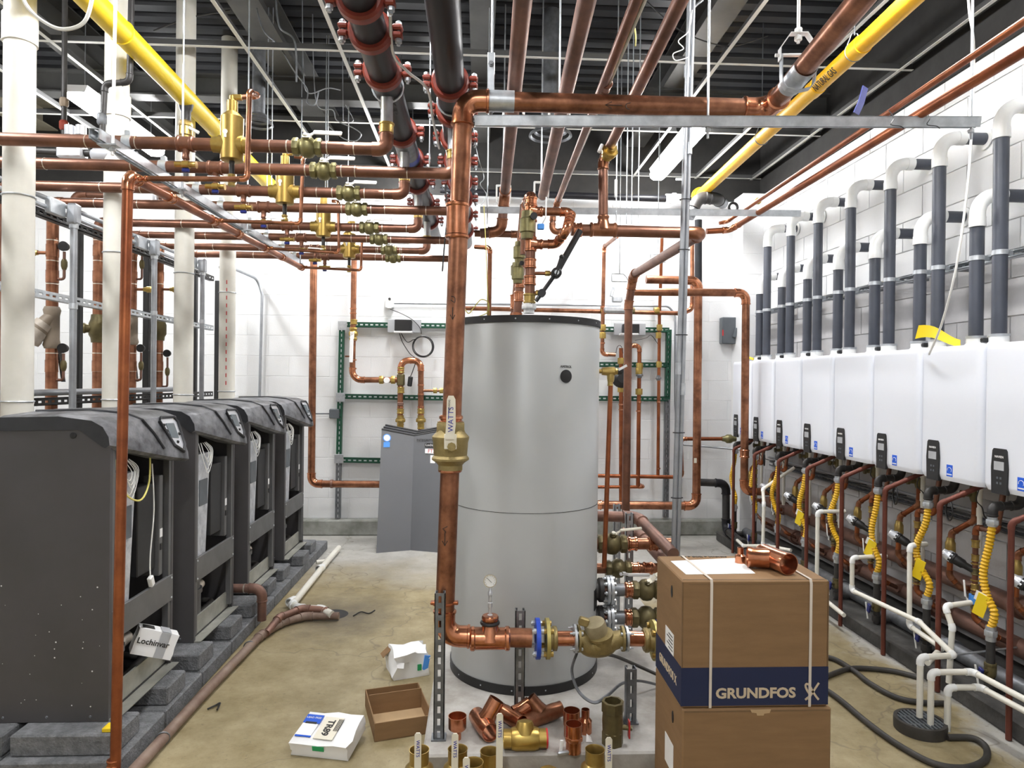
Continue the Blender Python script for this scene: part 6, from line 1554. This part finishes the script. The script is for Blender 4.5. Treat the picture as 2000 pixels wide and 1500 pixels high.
p1_, p2_ = ay(1777, 1066, 3.62), ay(1776, 1222, 3.62)
pvc('white condensate line dropping before the sixth heater', [V((2.5, 3.66, p1_.z)), p1_, p2_, V((p2_.x, 3.36, p2_.z - .02)), V((2.2, 3.2, p2_.z - .03))])
pvc('white condensate line dropping before the fourth heater', [V((2.5, 4.5, .69)), V((2.3, 4.48, .69)), V((2.3, 4.48, .14)), V((2.28, 4.1, .12))])
pvc('white condensate line with double elbow before the second heater', [V((2.62, 5.5, .86)), ay(1490, 955, 5.5), ay(1492, 985, 5.42), ay(1490, 1065, 5.4), V((2.2, 5.3, .2)), V((2.2, 4.9, .15))])
pvc('white condensate line lying low at the back curb', [ay(1440, 1055, 5.9), ay(1452, 1066, 5.7), ay(1500, 1066, 5.4), ay(1545, 1075, 5.2)])
sr = thing('support_rod', ay(1852, 1284, 3.18), 'thin grey steel rod bracing the condensate riser to the wall', 'rod')
G().cyl(ay(1850, 1281, 3.17), V((2.86, 3.3, ay(1850, 1281, 3.17).z)), .005, n=8).obj('rod', 'galv', sr); G().torus(ay(1853, 1284, 3.2), EZ, .018, .004, 16, 6).obj('ring', 'galv', sr)
# floor drain grate
dc = az(1797, 1418, .02); DX, DY = dc.x, dc.y
dr = thing('drain_grate', (DX, DY, 0), 'round black slotted drain grate on the floor under white pipes', 'drain')
R0 = .105
G().lathe((DX, DY, .001), EZ, [(0, R0), (.035, R0 * 1.02), (.05, R0), (.05, R0 * .86), (.02, R0 * .84)], 40, (True, False)).obj('rim', 'black_rubber', dr)
for i in range(-4, 5):
    x_ = i * .019; h_ = math.sqrt(max(0, (R0 * .87) ** 2 - x_ ** 2))
    if i % 1 == 0: G().bb((DX + x_ - .005, DY - h_, .038), (DX + x_ + .005, DY + h_, .0505)).obj('bar', 'gray_box', dr)
for s_ in (-.35, .35): G().bb((DX - R0 * .84 * math.cos(math.asin(.35)), DY + R0 * s_ - .006, .037), (DX + R0 * .84 * math.cos(math.asin(.35)), DY + R0 * s_ + .006, .048)).obj('cross_bar', 'galv_dark', dr)
G().lathe((DX, DY, .021), EZ, [(0, R0 * .83), (.002, R0 * .83)], 32).obj('well', 'black', dr)
# hoses on the floor
def hose(label, pp): return tag(G().tube(spline([az(px, py, .014) for px, py in pp], 10), .0135, 10).obj('floor_hose', 'black_rubber'), label, 'hose', 'hoses on the floor')
hose('dark hose curving from behind the boxes to the drain pipes, upper one', [(1560, 1278), (1622, 1285), (1665, 1308), (1700, 1335), (1750, 1362), (1800, 1372), (1850, 1374)])
hose('dark hose arching over another behind the boxes', [(1560, 1345), (1622, 1318), (1660, 1306), (1700, 1306), (1750, 1312), (1800, 1325)])
hose('long dark hose looping forward and back to the drain grate', [(1560, 1320), (1625, 1355), (1690, 1408), (1750, 1452), (1820, 1490), (1880, 1500), (1922, 1486), (1926, 1460), (1900, 1442), (1850, 1440)])

# ================================================================== stacked pump cartons
bx0 = ay(1333, 1140, 2.2).x; bx1 = ay(1619, 1140, 2.2).x
bz1 = ay(1480, 1134, 2.2).z; bz0 = ay(1480, 1382, 2.2).z
by0, by1 = 2.2, az(1293, 1086, bz1).y
cb1 = thing('pump_carton', ((bx0 + bx1) / 2, (by0 + by1) / 2, bz0), 'upper cardboard pump carton with navy band and white straps', 'carton', 'stacked pump cartons')
G().bb((bx0, by0, bz0 + .002), (bx1, by1, bz1), .004).obj('body', 'cardboard', cb1)
zb_ = ay(1480, 1303, 2.2).z
nb_ = G().bb((bx0 - .0012, by0 - .0012, bz0 + .008), (bx1 + .0012, by1, zb_)).obj('navy_band', 'navy', cb1)
w_ = bx1 - bx0
text('GRUNDFOS', .046, ((bx0 + (bx1 - bx0) * .505), by0 - .0016, ay(1480, 1354, 2.2).z), EX, EZ, 'print_tan', nb_, sx=1.10, bold=.0016)
lg_ = ay(1585, 1351, 2.2); lx, lz_ = lg_.x, lg_.z
g = G()
for pts_ in ([(-.022, .02), (-.018, .027), (-.008, .022), (.002, .004), (.014, -.014), (.024, -.026)], [(.024, .03), (.008, .006), (-.004, -.012), (-.012, -.026)], [(-.022, -.026), (-.004, -.012)], [(-.022, .02), (-.016, .006), (-.004, -.012)]):
    P2 = spline([V((lx + a_, by0 - .0018, lz_ + b_)) for a_, b_ in pts_], 4); strap(P2, .0008, EY, .006) if False else None
    n_ = len(P2)
    vs = []
    for i, p in enumerate(P2):
        t_ = (P2[min(i + 1, n_ - 1)] - P2[max(i - 1, 0)]).normalized(); s_ = V((t_.z, 0, -t_.x)) * .0035
        vs += [p + s_, p - s_, p - s_ + V((0, .001, 0)), p + s_ + V((0, .001, 0))]
    g.add(vs, [(i * 4 + j, i * 4 + (j + 1) % 4, i * 4 + 4 + (j + 1) % 4, i * 4 + 4 + j) for i in range(n_ - 1) for j in range(4)])
g.obj('logo', 'print_tan', nb_)
text('GRUNDFOS X', .040, (bx0 - .0016, (by0 + by1) / 2, (zb_ + bz0) / 2 + .0), -EY, EZ, 'print_tan', nb_, sx=.85, bold=.0012)
for px, nm in ((1389, 'strap'), (1583, 'strap')):
    xs = ay(px, 1250, 2.2).x
    strap([V((xs - .002, by0 - .003, bz0 + .002)), V((xs - .001, by0 - .003, bz1 - .01)), V((xs, by0 + .004, bz1 + .003)), V((xs - .005, by1 - .004, bz1 + .003)), V((xs - .005, by1 + .003, bz1 - .01)), V((xs - .005, by1 + .003, bz0 + .002))], .009, EX, .0012).obj('strap', 'tape_clear', cb1)
G().bb((bx0 - .0008, by0 - .0008, zb_), (bx0 + .0025, by0 + .0025, bz1 - .004)).obj('corner_gap', 'cardboard_dark', cb1)
G().bb((bx1 - .0025, by0 - .0008, zb_), (bx1 + .0008, by0 + .0025, bz1 - .004)).obj('corner_gap', 'cardboard_dark', cb1)
hl = ax(1312, 1155, bx0 - .001); G().prism([(.011 * math.cos(q), .021 * math.sin(q)) for q in [i * PI / 8 for i in range(16)]], V((bx0 - .0005, hl.y, hl.z)), EY, EZ, (-.001, 0, 0)).obj('hand_hole', 'black', cb1)
G().bb((bx0 + .005, by0 + .01, bz1 - .001), (bx1 - .005, by0 + .012, bz1 + .0008)).obj('flap_seam', 'ink', cb1)
G().bb((bx0 + .02, by0 - .0008, bz1 - .012), (bx1 - .02, by0, bz1 - .0105)).obj('flap_edge', 'cardboard_dark', cb1)
q_ = [az(1310, 1096, bz1 + .001), az(1440, 1090, bz1 + .001), az(1475, 1120, bz1 + .001), az(1340, 1122, bz1 + .001)]
G().add([V((p.x, p.y, bz1 + .0018)) for p in q_] + [V((p.x, p.y, bz1 + .0002)) for p in q_], [(0, 1, 2, 3), (7, 6, 5, 4), (0, 4, 5, 1), (1, 5, 6, 2), (2, 6, 7, 3), (3, 7, 4, 0)]).obj('packing_list', 'paper_white', cb1)
tq = az(1372, 1089, bz1 + .002); text('be > think > innovate', .022, V((tq.x + .01, by1 - .016, bz1 + .0012)), EX, EY, 'ink', cb1, sx=.9)
lq = ax(1308, 1235, bx0 - .001); G().bb((bx0 - .002, lq.y - .05, zb_ + .002), (bx0 - .0005, lq.y + .05, zb_ + .075)).obj('side_label', 'paper', cb1)
for i in range(5): G().bb((bx0 - .0024, lq.y - .04, zb_ + .012 + i * .012), (bx0 - .0018, lq.y + (.03 if i % 2 else .01), zb_ + .016 + i * .012)).obj('print_line', 'ink', cb1)
cb2 = thing('pump_carton', ((bx0 + bx1) / 2, (by0 + by1) / 2, 0), 'lower plain cardboard carton carrying the navy-banded one', 'carton', 'stacked pump cartons')
G().bb((bx0 + .004, by0 - .004, 0), (bx1 + .012, by1 + .02, bz0 - .001), .005).obj('body', 'cardboard', cb2)
mx = ay(1487, 1392, 2.19); G().prism([(-.035, .0), (.035, 0), (.03, -.012), (.012, -.014), (.010, -.02), (-.012, -.02), (-.014, -.012), (-.03, -.010)], (mx.x, by0 - .0052, bz0 - .004), EX, EZ, (0, .001, 0)).obj('torn_tab', 'cardboard_light', cb2)
G().bb((bx0 + .01, by0 - .0048, bz0 - .012), (bx1 + .005, by0 - .0036, bz0 - .007)).obj('flap_edge', 'cardboard_dark', cb2)
hl = ax(1312, 1400, bx0); G().prism([(.011 * math.cos(q), .021 * math.sin(q)) for q in [i * PI / 8 for i in range(16)]], V((bx0 + .0035, hl.y, hl.z)), EY, EZ, (-.001, 0, 0)).obj('hand_hole', 'black', cb2)
lq = ax(1305, 1470, bx0); G().bb((bx0 + .002, lq.y - .05, lq.z - .05), (bx0 + .0038, lq.y + .05, lq.z + .05)).obj('side_label', 'paper', cb2)

# ---- copper and brass fittings
def hollow(g, p, d, prof, n=28, th=.0022):
    """open tube shell: outer profile, then back inside"""
    d = V(d).normalized(); inn = [(t_, max(r_ - th, .001)) for t_, r_ in prof][::-1]
    g.lathe(p, d, prof + inn, n, (False, False)); o = len(g.v) - n * (len(prof) * 2); m_ = len(prof) * 2
    for i in range(n):
        j_ = (i + 1) % n; g.f.append((o + (m_ - 1) * n + i, o + (m_ - 1) * n + j_, o + j_, o + i))
    return g
def fit_obj(name, g, m, label, cat='fitting', group='loose pipe fittings'): return tag(g.obj(name, m), label, cat, group)
# on the carton
c_ = az(1446, 1099, bz1 + .001); c_ = V((c_.x, c_.y, bz1 + .001))
g = G(); hollow(g, c_, EZ, [(0, .019), (.026, .019), (.032, .011), (.055, .011)]); fit_obj('copper_reducer', g, 'copper_bright', 'small copper reducer standing on the top carton')
c_ = az(1513, 1112, bz1 + .001); c_ = V((c_.x, c_.y, bz1 + .0385))
g = G(); d_ = V((.22, -1, 0)).normalized(); s_ = V((-1, .3, 0)).normalized()
hollow(g, c_ - d_ * .07, d_, [(0, .036), (.01, .038), (.02, .0365), (.12, .0365), (.135, .038), (.145, .037)])
hollow(g, c_ + s_ * .02, s_, [(0, .034), (.05, .034), (.055, .036), (.072, .036)]); fit_obj('copper_tee', g, 'copper_bright', 'shiny copper tee lying on the top carton, open end forward')
tg_ = az(1545, 1120, bz1 + .002)
# on the pad
ZP = .10
def onpad(px, py, z=ZP): p = az(px, py, z); return V((p.x, p.y, z))
c_ = onpad(893, 1443); g = G(); hollow(g, c_, EZ, [(0, .016), (.028, .016), (.042, .034), (.046, .0365), (.09, .0365), (.094, .0375)]); fit_obj('copper_reducer', g, 'copper_bright', 'cup-shaped copper reducer standing on pad left of the tees')
def ctee(px, py, z, d, b, r, L, Lb, label, m='copper_bright'):
    c = onpad(px, py); c.z = ZP + z; d, b = V(d).normalized(), V(b).normalized(); g = G()
    hollow(g, c - d * L / 2, d, [(0, r * 1.04), (L * .12, r * 1.04), (L * .2, r * 1.12), (L * .8, r * 1.12), (L * .88, r * 1.04), (L, r * 1.04)])
    hollow(g, c + b * r * .7, b, [(0, r * 1.15), (Lb * .3, r * 1.0), (Lb, r * 1.0)])
    return fit_obj('copper_tee', g, m, label)
ctee(944, 1432, .038, (.35, -1, .05), (.55, .2, .9), .034, .17, .085, 'large shiny copper tee leaning on the pad, branch upward')
ctee(998, 1415, .034, (-.6, .8, 0), (.9, .3, .45), .030, .14, .075, 'copper tee behind the large one, branch to the right', 'copper_bright')
ctee(1062, 1412, .034, (1, .35, .18), (-.7, .2, .75), .030, .17, .07, 'dull copper tee right of the strut post on pad', 'copper')
c_ = onpad(1025, 1462); c_.z = ZP + .04
g = G(); hollow(g, c_ - EX * .085, EX, [(0, .036), (.03, .036), (.032, .040), (.05, .045), (.12, .045), (.138, .040), (.14, .036), (.17, .036)])
g.lathe(c_ + V((0, 0, .02)), V((0, .25, 1)), [(0, .04), (.03, .036), (.045, .03), (.05, .015)], 20)
v_ = thing('brass_check_valve', V((c_.x, c_.y, ZP)), 'big brass swing check valve lying on pad with red cap', 'valve', 'loose pipe fittings'); g.obj('body', 'brass_gold', v_)
G().lathe(c_ + EX * .083, EX, [(0, .037), (.006, .037), (.008, .030)], 24).obj('red_cap', 'red_cap', v_)
for px, py, h, r, l in ((1116, 1437, .105, .034, 'tall copper coupling standing behind the hex adapter'), (1120, 1468, .11, .033, 'copper adapter with hex collar standing at the pad edge')):
    c_ = onpad(px, py); g = G(); hollow(g, c_, EZ, [(0, r * .92), (h * .42, r * .92), (h * .45, r), (h, r), (h, r * 1.02)])
    if py > 1450: hexprof(c_, EZ, h * .42, h * .58, r * 1.1, g)
    fit_obj('copper_coupling', g, 'copper_bright', l)
c_ = onpad(1143, 1430); g = G(); hollow(g, c_, EZ, [(0, .027), (.05, .027), (.062, .017), (.095, .017)]); fit_obj('copper_reducer', g, 'copper_bright', 'slim copper reducer standing right of the couplings')
c_ = onpad(1196, 1452); tv = thing('brass_ball_valve', c_, 'tall dark brass ball valve standing open end up on pad', 'valve', 'loose pipe fittings')
g = G(); hollow(g, c_, EZ, [(0, .043), (.05, .043), (.055, .037), (.125, .037), (.13, .045), (.17, .045), (.172, .043)], 8, .009)
g.lathe(c_ + EZ * .045, EZ, [(0, .04), (.045, .042), (.09, .04)], 24); g.cyl(c_ + EZ * .07, c_ + V((.075, -.02, .07)), .010, n=10); g.obj('body', 'brass_dark', tv)
G().box(c_ + V((.062, -.02, .068)), (.006, .028, .07), None, .002).obj('stem_plate', 'red_cap', tv)
# valves on the floor before the pad, levers up
def floor_valve(px, py, hpx, hpy, label, Yv, ztop, m='brass'):
    p = ay(px, py, Yv); x, y = p.x, Yv; r = .0355; t = thing('brass_ball_valve', (x, y, 0), label, 'valve', 'brass valves on the floor')
    g = G(); hollow(g, V((x, y, 0)), EZ, [(0, r), (.04, r), (.05, r * 1.15), (.065, r * 1.5), (ztop - .085, r * 1.55), (ztop - .065, r * 1.45), (ztop - .05, r), (ztop - .004, r), (ztop, r * 1.05)]); hexprof((x, y, 0), EZ, .01, .04, r * 1.12, g)
    hx = ay(hpx, hpy, y - r * 1.7).x
    zst = ztop * .48; g.cyl((x, y, zst), (hx, y - r * 2.0, zst), .012, n=10); g = g.obj('body', m, t)
    ht = ay(hpx, hpy, y - r * 2.1).z
    lv = G(); lv.prism([(-.009, zst - .015), (.009, zst - .015), (.012, zst + .02), (.012, ht - .008), (.006, ht), (-.006, ht), (-.012, ht - .008), (-.012, zst + .02)], (hx, y - r * 1.95, 0), EX, EZ, (0, -.006, 0)); lv = lv.obj('lever', 'cream', t)
    text('WATTS', .018, (hx, y - r * 1.95 - .0066, ht - .055), -EZ, EX, 'ink_blue', lv); return t
floor_valve(819, 1463, 817, 1432, 'leftmost brass ball valve on the floor, white lever up', 2.50, .195)
floor_valve(894, 1460, 889, 1433, 'second brass ball valve on the floor from the left, white lever up', 2.50, .195)
floor_valve(957, 1467, 976, 1394, 'brass ball valve on the floor with tallest white lever to its right', 2.50, .185)
floor_valve(924, 1500, 911, 1480, 'brass ball valve lowest on the floor, cut by the frame', 2.42, .19)
floor_valve(1162, 1467, 1188, 1441, 'rightmost brass ball valve on the floor, lever at its right', 2.50, .185)
c_ = az(1066, 1500, .07); c_ = V((c_.x, 2.47, .05))
v_ = thing('brass_check_valve', V((c_.x, c_.y, 0)), 'brass swing check valve lying on the floor before the pad', 'valve', 'loose pipe fittings')
g = G(); hollow(g, c_ - EX * .085, EX, [(0, .036), (.03, .036), (.05, .045), (.12, .045), (.14, .036), (.17, .036)]); g.lathe(c_, V((0, .1, 1)), [(0, .045), (.055, .042), (.075, .035), (.085, .015)], 20); g.obj('body', 'brass_gold', v_)
G().lathe(c_ - EX * .083, -EX, [(0, .037), (.008, .037), (.01, .03)], 24).obj('red_cap', 'red_cap', v_)
c_ = onpad(1098, 1474); v_ = thing('mini_valve', c_, 'tiny valve with white lever lying at the pad edge', 'valve', 'loose pipe fittings')
G().box(c_ + V((-.004, 0, .03)), (.014, .006, .055), Matrix.Rotation(.1, 3, 'Y'), .002).obj('lever', 'paper_white', v_); G().box(c_ + V((.005, .0, .008)), (.05, .016, .016), Matrix.Rotation(.25, 3, 'Z'), .005).obj('body', 'galv', v_)
c_ = onpad(1150, 1448); tag(G().add([c_ + V((-.012, -.005, .001)), c_ + V((.014, -.008, .001)), c_ + V((.01, .012, .012)), c_ + V((-.008, .01, .026)), c_ + V((0, 0, .018))], [(0, 1, 4), (1, 2, 4), (2, 3, 4), (3, 0, 4), (0, 3, 2, 1)]).obj('paper_scrap', 'paper_white'), 'torn scrap of white paper beside the copper adapter', 'scrap')

# ================================================================== cartons and litter on the aisle floor
def carton(name, label, c, dims, rz, m, rx=0.0, ry=0.0, jit=0.0, seed=1, cat='box'):
    """slightly crumpled closed carton; returns thing, function from box coords to world"""
    R = Matrix.Rotation(rz, 3, 'Z') @ Matrix.Rotation(ry, 3, 'Y') @ Matrix.Rotation(rx, 3, 'X'); rs = random.Random(seed); c = V(c)
    n_ = 4; g = G(); pos = {}
    def vid(i, j, k):
        if (i, j, k) not in pos:
            p = V(((i / n_ - .5) * dims[0], (j / n_ - .5) * dims[1], (k / n_) * dims[2]))
            if k > 0: p += V((rs.uniform(-jit, jit), rs.uniform(-jit, jit), rs.uniform(-jit, jit)))
            pos[(i, j, k)] = len(g.v); g.v.append(c + R @ p)
        return pos[(i, j, k)]
    for a in range(n_):
        for b in range(n_):
            g.f += [(vid(a, b, 0), vid(a, b + 1, 0), vid(a + 1, b + 1, 0), vid(a + 1, b, 0)), (vid(a, b, n_), vid(a + 1, b, n_), vid(a + 1, b + 1, n_), vid(a, b + 1, n_)),
                    (vid(a, 0, b), vid(a + 1, 0, b), vid(a + 1, 0, b + 1), vid(a, 0, b + 1)), (vid(a, n_, b), vid(a, n_, b + 1), vid(a + 1, n_, b + 1), vid(a + 1, n_, b)),
                    (vid(0, a, b), vid(0, a, b + 1), vid(0, a + 1, b + 1), vid(0, a + 1, b)), (vid(n_, a, b), vid(n_, a + 1, b), vid(n_, a + 1, b + 1), vid(n_, a, b + 1))]
    lo = min(v.z for v in g.v)
    t = thing(name, (c.x, c.y, lo), label, cat); g.obj('body', m, t)
    return t, (lambda p: c + R @ V(p)), R
cA = az(642, 1446, .03)
dA = (.25, .19, .06)
t, W_, R_ = carton('valve_box', 'white valve carton lying on the aisle floor with blue label', (cA.x, cA.y + .01, .021), dA, -.22, 'paper', rx=.21, jit=.005, seed=4)
up_ = R_ @ EZ; ri = R_ @ EX; fw = R_ @ EY
def decal(t, W_, R_, c, sx, sy, m, nm, face='top', dims=None, o_=.004):
    if face == 'top': p = W_((c[0], c[1], dims[2] + o_)); return G().box(p, (sx, sy, .002), R_).obj(nm, m, t)
    p = W_((c[0], -dims[1] / 2 - o_, c[1])); return G().box(p, (sx, .002, sy), R_).obj(nm, m, t)
decal(t, W_, R_, (-.085, .045), .075, .05, 'blue', 'blue_label', dims=dA); text('LEAD FREE', .014, W_((-.085, .05, dA[2] + .006)), ri, fw, 'text_white', t)
decal(t, W_, R_, (-.085, -.02), .07, .07, 'paper_white', 'data_label', dims=dA); decal(t, W_, R_, (-.085, -.058), .07, .008, 'blue', 'label_stripe', dims=dA, o_=.0045)
decal(t, W_, R_, (.005, -.0), .085, .13, 'cream', 'shipping_label', dims=dA)
text('TR89', .042, W_((.0, .0, dA[2] + .006)), -fw, ri, 'ink', t, bold=.001)
for i in range(4): decal(t, W_, R_, (.03 + i * .006, .02), .003, .07, 'ink', 'print_line', dims=dA, o_=.0055)
decal(t, W_, R_, (-.085, .02), .05, .012, 'ink', 'barcode', dims=dA, o_=.0045)
decal(t, W_, R_, (.0, .045), .05, .02, 'green', 'green_mark', 'front', dims=dA)
# front face label text on near side
# open brown tray, two nested flats
def tray(label, c, L, W, H, rz, th=.005, div=None):
    c = V(c); R = Matrix.Rotation(rz, 3, 'Z'); t = thing('cardboard_tray', c, label, 'tray')
    def b(p, d, m, nm): G().box(c + R @ V(p), d, R, .001).obj(nm, m, t)
    b((0, 0, th / 2), (L, W, th), 'cardboard_light', 'bottom')
    for s in (-1, 1): b((0, s * (W / 2 - th / 2), H / 2), (L, th, H), 'cardboard', 'long_side'); b((s * (L / 2 - th / 2), 0, H / 2), (th, W - 2 * th, H), 'cardboard', 'short_side')
    if div: b((0, div, H * .6), (L - .012, th, H * 1.2), 'cardboard', 'divider')
    return t
ct = az(778, 1400, .02); tray('open brown cardboard tray with divider on the aisle floor', (ct.x - .005, ct.y + .02, 0), .255, .34, .08, .28, div=.07)
cW = az(795, 1308, .02)
t, W2, R2_ = carton('crumpled_bag', 'crumpled white carton lying behind the brown tray', (cW.x, cW.y + .03, .0), (.19, .18, .13), .35, 'paper', jit=.018, seed=9)
G().box(W2((.075, -.085, .06)), (.03, .012, .09), R2_ @ Matrix.Rotation(.2, 3, 'Y')).obj('blue_print', 'blue_light', t); G().box(W2((.04, -.092, .05)), (.02, .008, .03), R2_).obj('green_print', 'green', t)
G().box(W2((-.10, .06, .10)), (.07, .06, .004), R2_ @ Matrix.Rotation(-.7, 3, 'Y')).obj('brown_flap', 'cardboard', t)
# small parts carton left on the first boiler's base
lc = ay(300, 1262, 3.1)
t, W3, R3 = carton('parts_carton', 'small white parts carton tilted on the first boiler base channel', (BX + .0, BY0 + .34, .30), (.17, .12, .11), .45, 'paper', rx=-.12, ry=.36, jit=.002, seed=5)
G().box(W3((.03, -.0625, .055)), (.04, .001, .108), R3).obj('packing_tape', 'gray_light', t); G().box(W3((.03, .0, .1125)), (.04, .12, .001), R3).obj('packing_tape', 'gray_light', t)
text('Lochinvar', .034, W3((-.01, -.0638, .06)), R3 @ EX, R3 @ EZ, 'ink', t, bold=.0006)
G().box(W3((-.045, .0, .1125)), (.05, .07, .001), R3).obj('top_print', 'ink', t)

# drain lines along the blocks
def fl(px, py, z): p = az(px, py, z); return V((p.x, p.y, z))
d1_ = thing('floor_drain_line', fl(400, 1370, .03), 'dull brown drain line lying along the concrete blocks', 'pipe')
pipe(d1_, [fl(225, 1545, .03), fl(395, 1358, .03), fl(508, 1242, .03), fl(552, 1215, .03), fl(598, 1203, .03), fl(662, 1203, .03)], .024, 'dusty_copper', 'dusty_copper', n=14, over=1.12)
for px, py in ((317, 1443), (486, 1262)): G().torus(fl(px, py, .03), V((-.5, 1, 0)), .027, .004, 18, 6).obj('pipe_strap', 'galv_dark', d1_)
d2_ = thing('floor_drain_line', fl(600, 1203, .05), 'short copper drain end beside the floor hole', 'pipe')
pipe(d2_, [fl(520, 1237, .035), fl(545, 1206, .07), fl(590, 1188, .07), fl(640, 1192, .06)], .022, 'copper_dull', 'copper_dull', n=14)
d3 = thing('condensate_main', fl(620, 1120, .03), 'white plastic drain line coming forward along the boiler blocks', 'pipe')
pipe(d3, [fl(662, 1070, .035), fl(640, 1095, .035), fl(570, 1182, .035), fl(585, 1188, .05), fl(628, 1190, .06), fl(648, 1200, .045)], .024, 'pvc', 'pvc_white', n=14, over=1.2, beads=False)
for px, py in ((630, 1108), (575, 1172)): G().lathe(fl(px, py, .035), V((-.4, -1, 0)), [(0, .024), (0, .030), (.06, .030), (.06, .024)], 16, (False, False)).obj('coupling', 'pvc_white', d3)
pipe(d3, [fl(640, 1095, .035), fl(618, 1098, .035)], .016, 'pvc', elbows=False, name='branch')
d4 = thing('boiler_drain', ay(515, 1180, 4.3), 'brown copper drain elbow leaving between second and third boilers', 'pipe')
e0 = ay(462, 1149, 4.28); e1 = ay(512, 1149, 4.28)
pipe(d4, [V((BX - .1, 4.28, e0.z)), e1, V((e1.x, 4.28, .05))], .027, 'copper_dull', 'copper_dull', n=16)
for px in (478, 495): ring(d4, ay(px, 1149, 4.28), EX, .027, .008, 'solder')
hole = fl(650, 1200, .0005)
tag(G().lathe(hole, EZ, [(0, .10), (.0015, .09)], 24).obj('floor_hole', 'black'), 'dark open drain hole in the floor where drain lines end', 'drain')
for i, pp in enumerate(([(690, 1203), (705, 1195), (720, 1198), (732, 1192)], [(405, 1385), (420, 1378), (430, 1373), (424, 1386)])):
    wire('wire_scrap', [fl(px, py, .006 + .004 * (q % 2)) for q, (px, py) in enumerate(pp)], .004, 'black', ['bent scrap of black wire by the floor hole', 'bent scrap of black wire before the concrete blocks'][i], 'scrap', n=5)

# ================================================================== loose cables overhead
wire('white_cable', [ax(1888, -60, 2.3), ax(1893, 20, 2.3), ax(1902, 95, 2.3), ax(1898, 250, 2.3), ax(1888, 380, 2.3), ax(1868, 520, 2.3), ax(1840, 630, 2.32), ax(1815, 692, 2.40)], .0055, 'wire_white', 'long white cable hanging from the ceiling to the heater row', 'cable')
wire('white_cable', [ay(30, -40, 2.3), ay(55, 15, 2.3), ay(95, 48, 2.3), ay(130, 57, 2.3), ay(165, 42, 2.3), ay(180, -5, 2.3), ay(182, -60, 2.3)], .006, 'wire_white', 'white cable sagging in a loop at the top left', 'cable')
for i, (pp, r, m, l) in enumerate((([(538, -30, 4.3), (545, 50, 4.3), (575, 80, 4.3), (579, 160, 4.3)], .006, 'galv_dark', 'corrugated grey cable drooping left of the black headers'),
    ([(500, 10, 4.5), (515, 60, 4.5), (545, 90, 4.5), (575, 140, 4.5), (600, 175, 4.6), (600, 200, 4.6), (615, 205, 4.6), (622, 180, 4.6)], .005, 'galv_dark', 'loose grey cable looped above the copper rows'),
    ([(610, -40, 5.0), (612, 120, 5.0), (620, 205, 5.0), (650, 215, 5.0), (658, 235, 5.0), (690, 250, 5.0), (705, 262, 5.0), (695, 275, 5.0), (670, 270, 5.0), (640, 245, 5.0)], .004, 'conduit', 'tangle of pale cable hanging below the cross beam'),
    ([(590, -40, 4.8), (592, 120, 4.8), (600, 180, 4.8), (640, 172, 4.8), (665, 176, 4.8)], .004, 'conduit', 'short stiff cable sticking out beside the cross beam'),
    ([(668, -60, 5.2), (670, 205, 5.2), (672, 235, 5.2), (690, 235, 5.2), (675, 205, 5.2)], .003, 'conduit', 'thin bent wire hanging above the valve row'),
    ([(925, 250, 3.4), (932, 300, 3.4), (945, 345, 3.4), (938, 360, 3.4), (950, 380, 3.4), (940, 400, 3.4)], .002, 'galv', 'tuft of thin wire right of the copper main riser'),
    ([(870, 360, 3.3), (873, 420, 3.3), (868, 480, 3.3), (864, 530, 3.3)], .004, 'black', 'thin black cable hanging left of the copper main riser'),
    ([(1240, 55, 2.5), (1242, 72, 2.5), (1241, 90, 2.5)], .003, 'wire_yellow', 'short yellow wire end at the third overhead copper pipe'),
    ([(1260, 0, 4.2), (1330, 60, 4.2), (1420, 90, 4.2), (1500, 70, 4.2)], .004, 'black', 'black cable slung between the beams at the top right'),
    ([(300, 60, 4.6), (370, 35, 4.6), (450, 20, 4.6)], .005, 'black', 'black cable slung behind the vents at the top left'))):
    wire('loose_cable', [ay(*q) for q in pp], r, m, l, 'cable')
for px, Y, l in ((522, 4.9, 'left of two thin rods hanging behind the first separator'), (531, 4.9, 'right of two thin rods hanging behind the first separator'), (636, 5.3, 'left thin rod above the third separator'), (640, 5.3, 'right thin rod above the third separator'), (839, 3.5, 'thin rod between the two black headers'), (680, 5.6, 'thin rod hanging towards the far valve row')):
    a_ = ay(px, 300, Y); rod('thin_rod', (a_.x, Y, 2.58), (a_.x, Y, ZD), .004, 'galv', l, 'rod', 'thin rods over the rows')
for px, py, Y, l, r in ((1075, 262, 4.85, 'round ceiling diffuser hanging behind the overhead copper pipes', .15), (505, 240, 5.0, 'round dark ceiling diffuser behind the first brass separator', .10)):
    c_ = ay(px, py, Y); t = thing('round_diffuser', c_, l, 'diffuser', 'round ceiling diffusers')
    for q in range(3): G().lathe(c_ + EZ * .03 * q, EZ, [(0, r * (1 - .22 * q)), (-.015, r * (1.04 - .22 * q)), (-.02, r * (.95 - .22 * q)), (-.005, r * (.9 - .22 * q))], 28, (False, False)).obj('cone_ring', 'galv_dark', t)
    G().cyl(c_ + EZ * .06, V((c_.x, c_.y, ZD)), r * .45, n=16).obj('duct', 'galv_dark', t)
wire('orange_hose', [az(1548, 1120, bz1 + .004), az(1560, 1128, bz1 + .004)], .002, 'wire_white', 'loose strap end by the copper tee', 'strap') if False else None
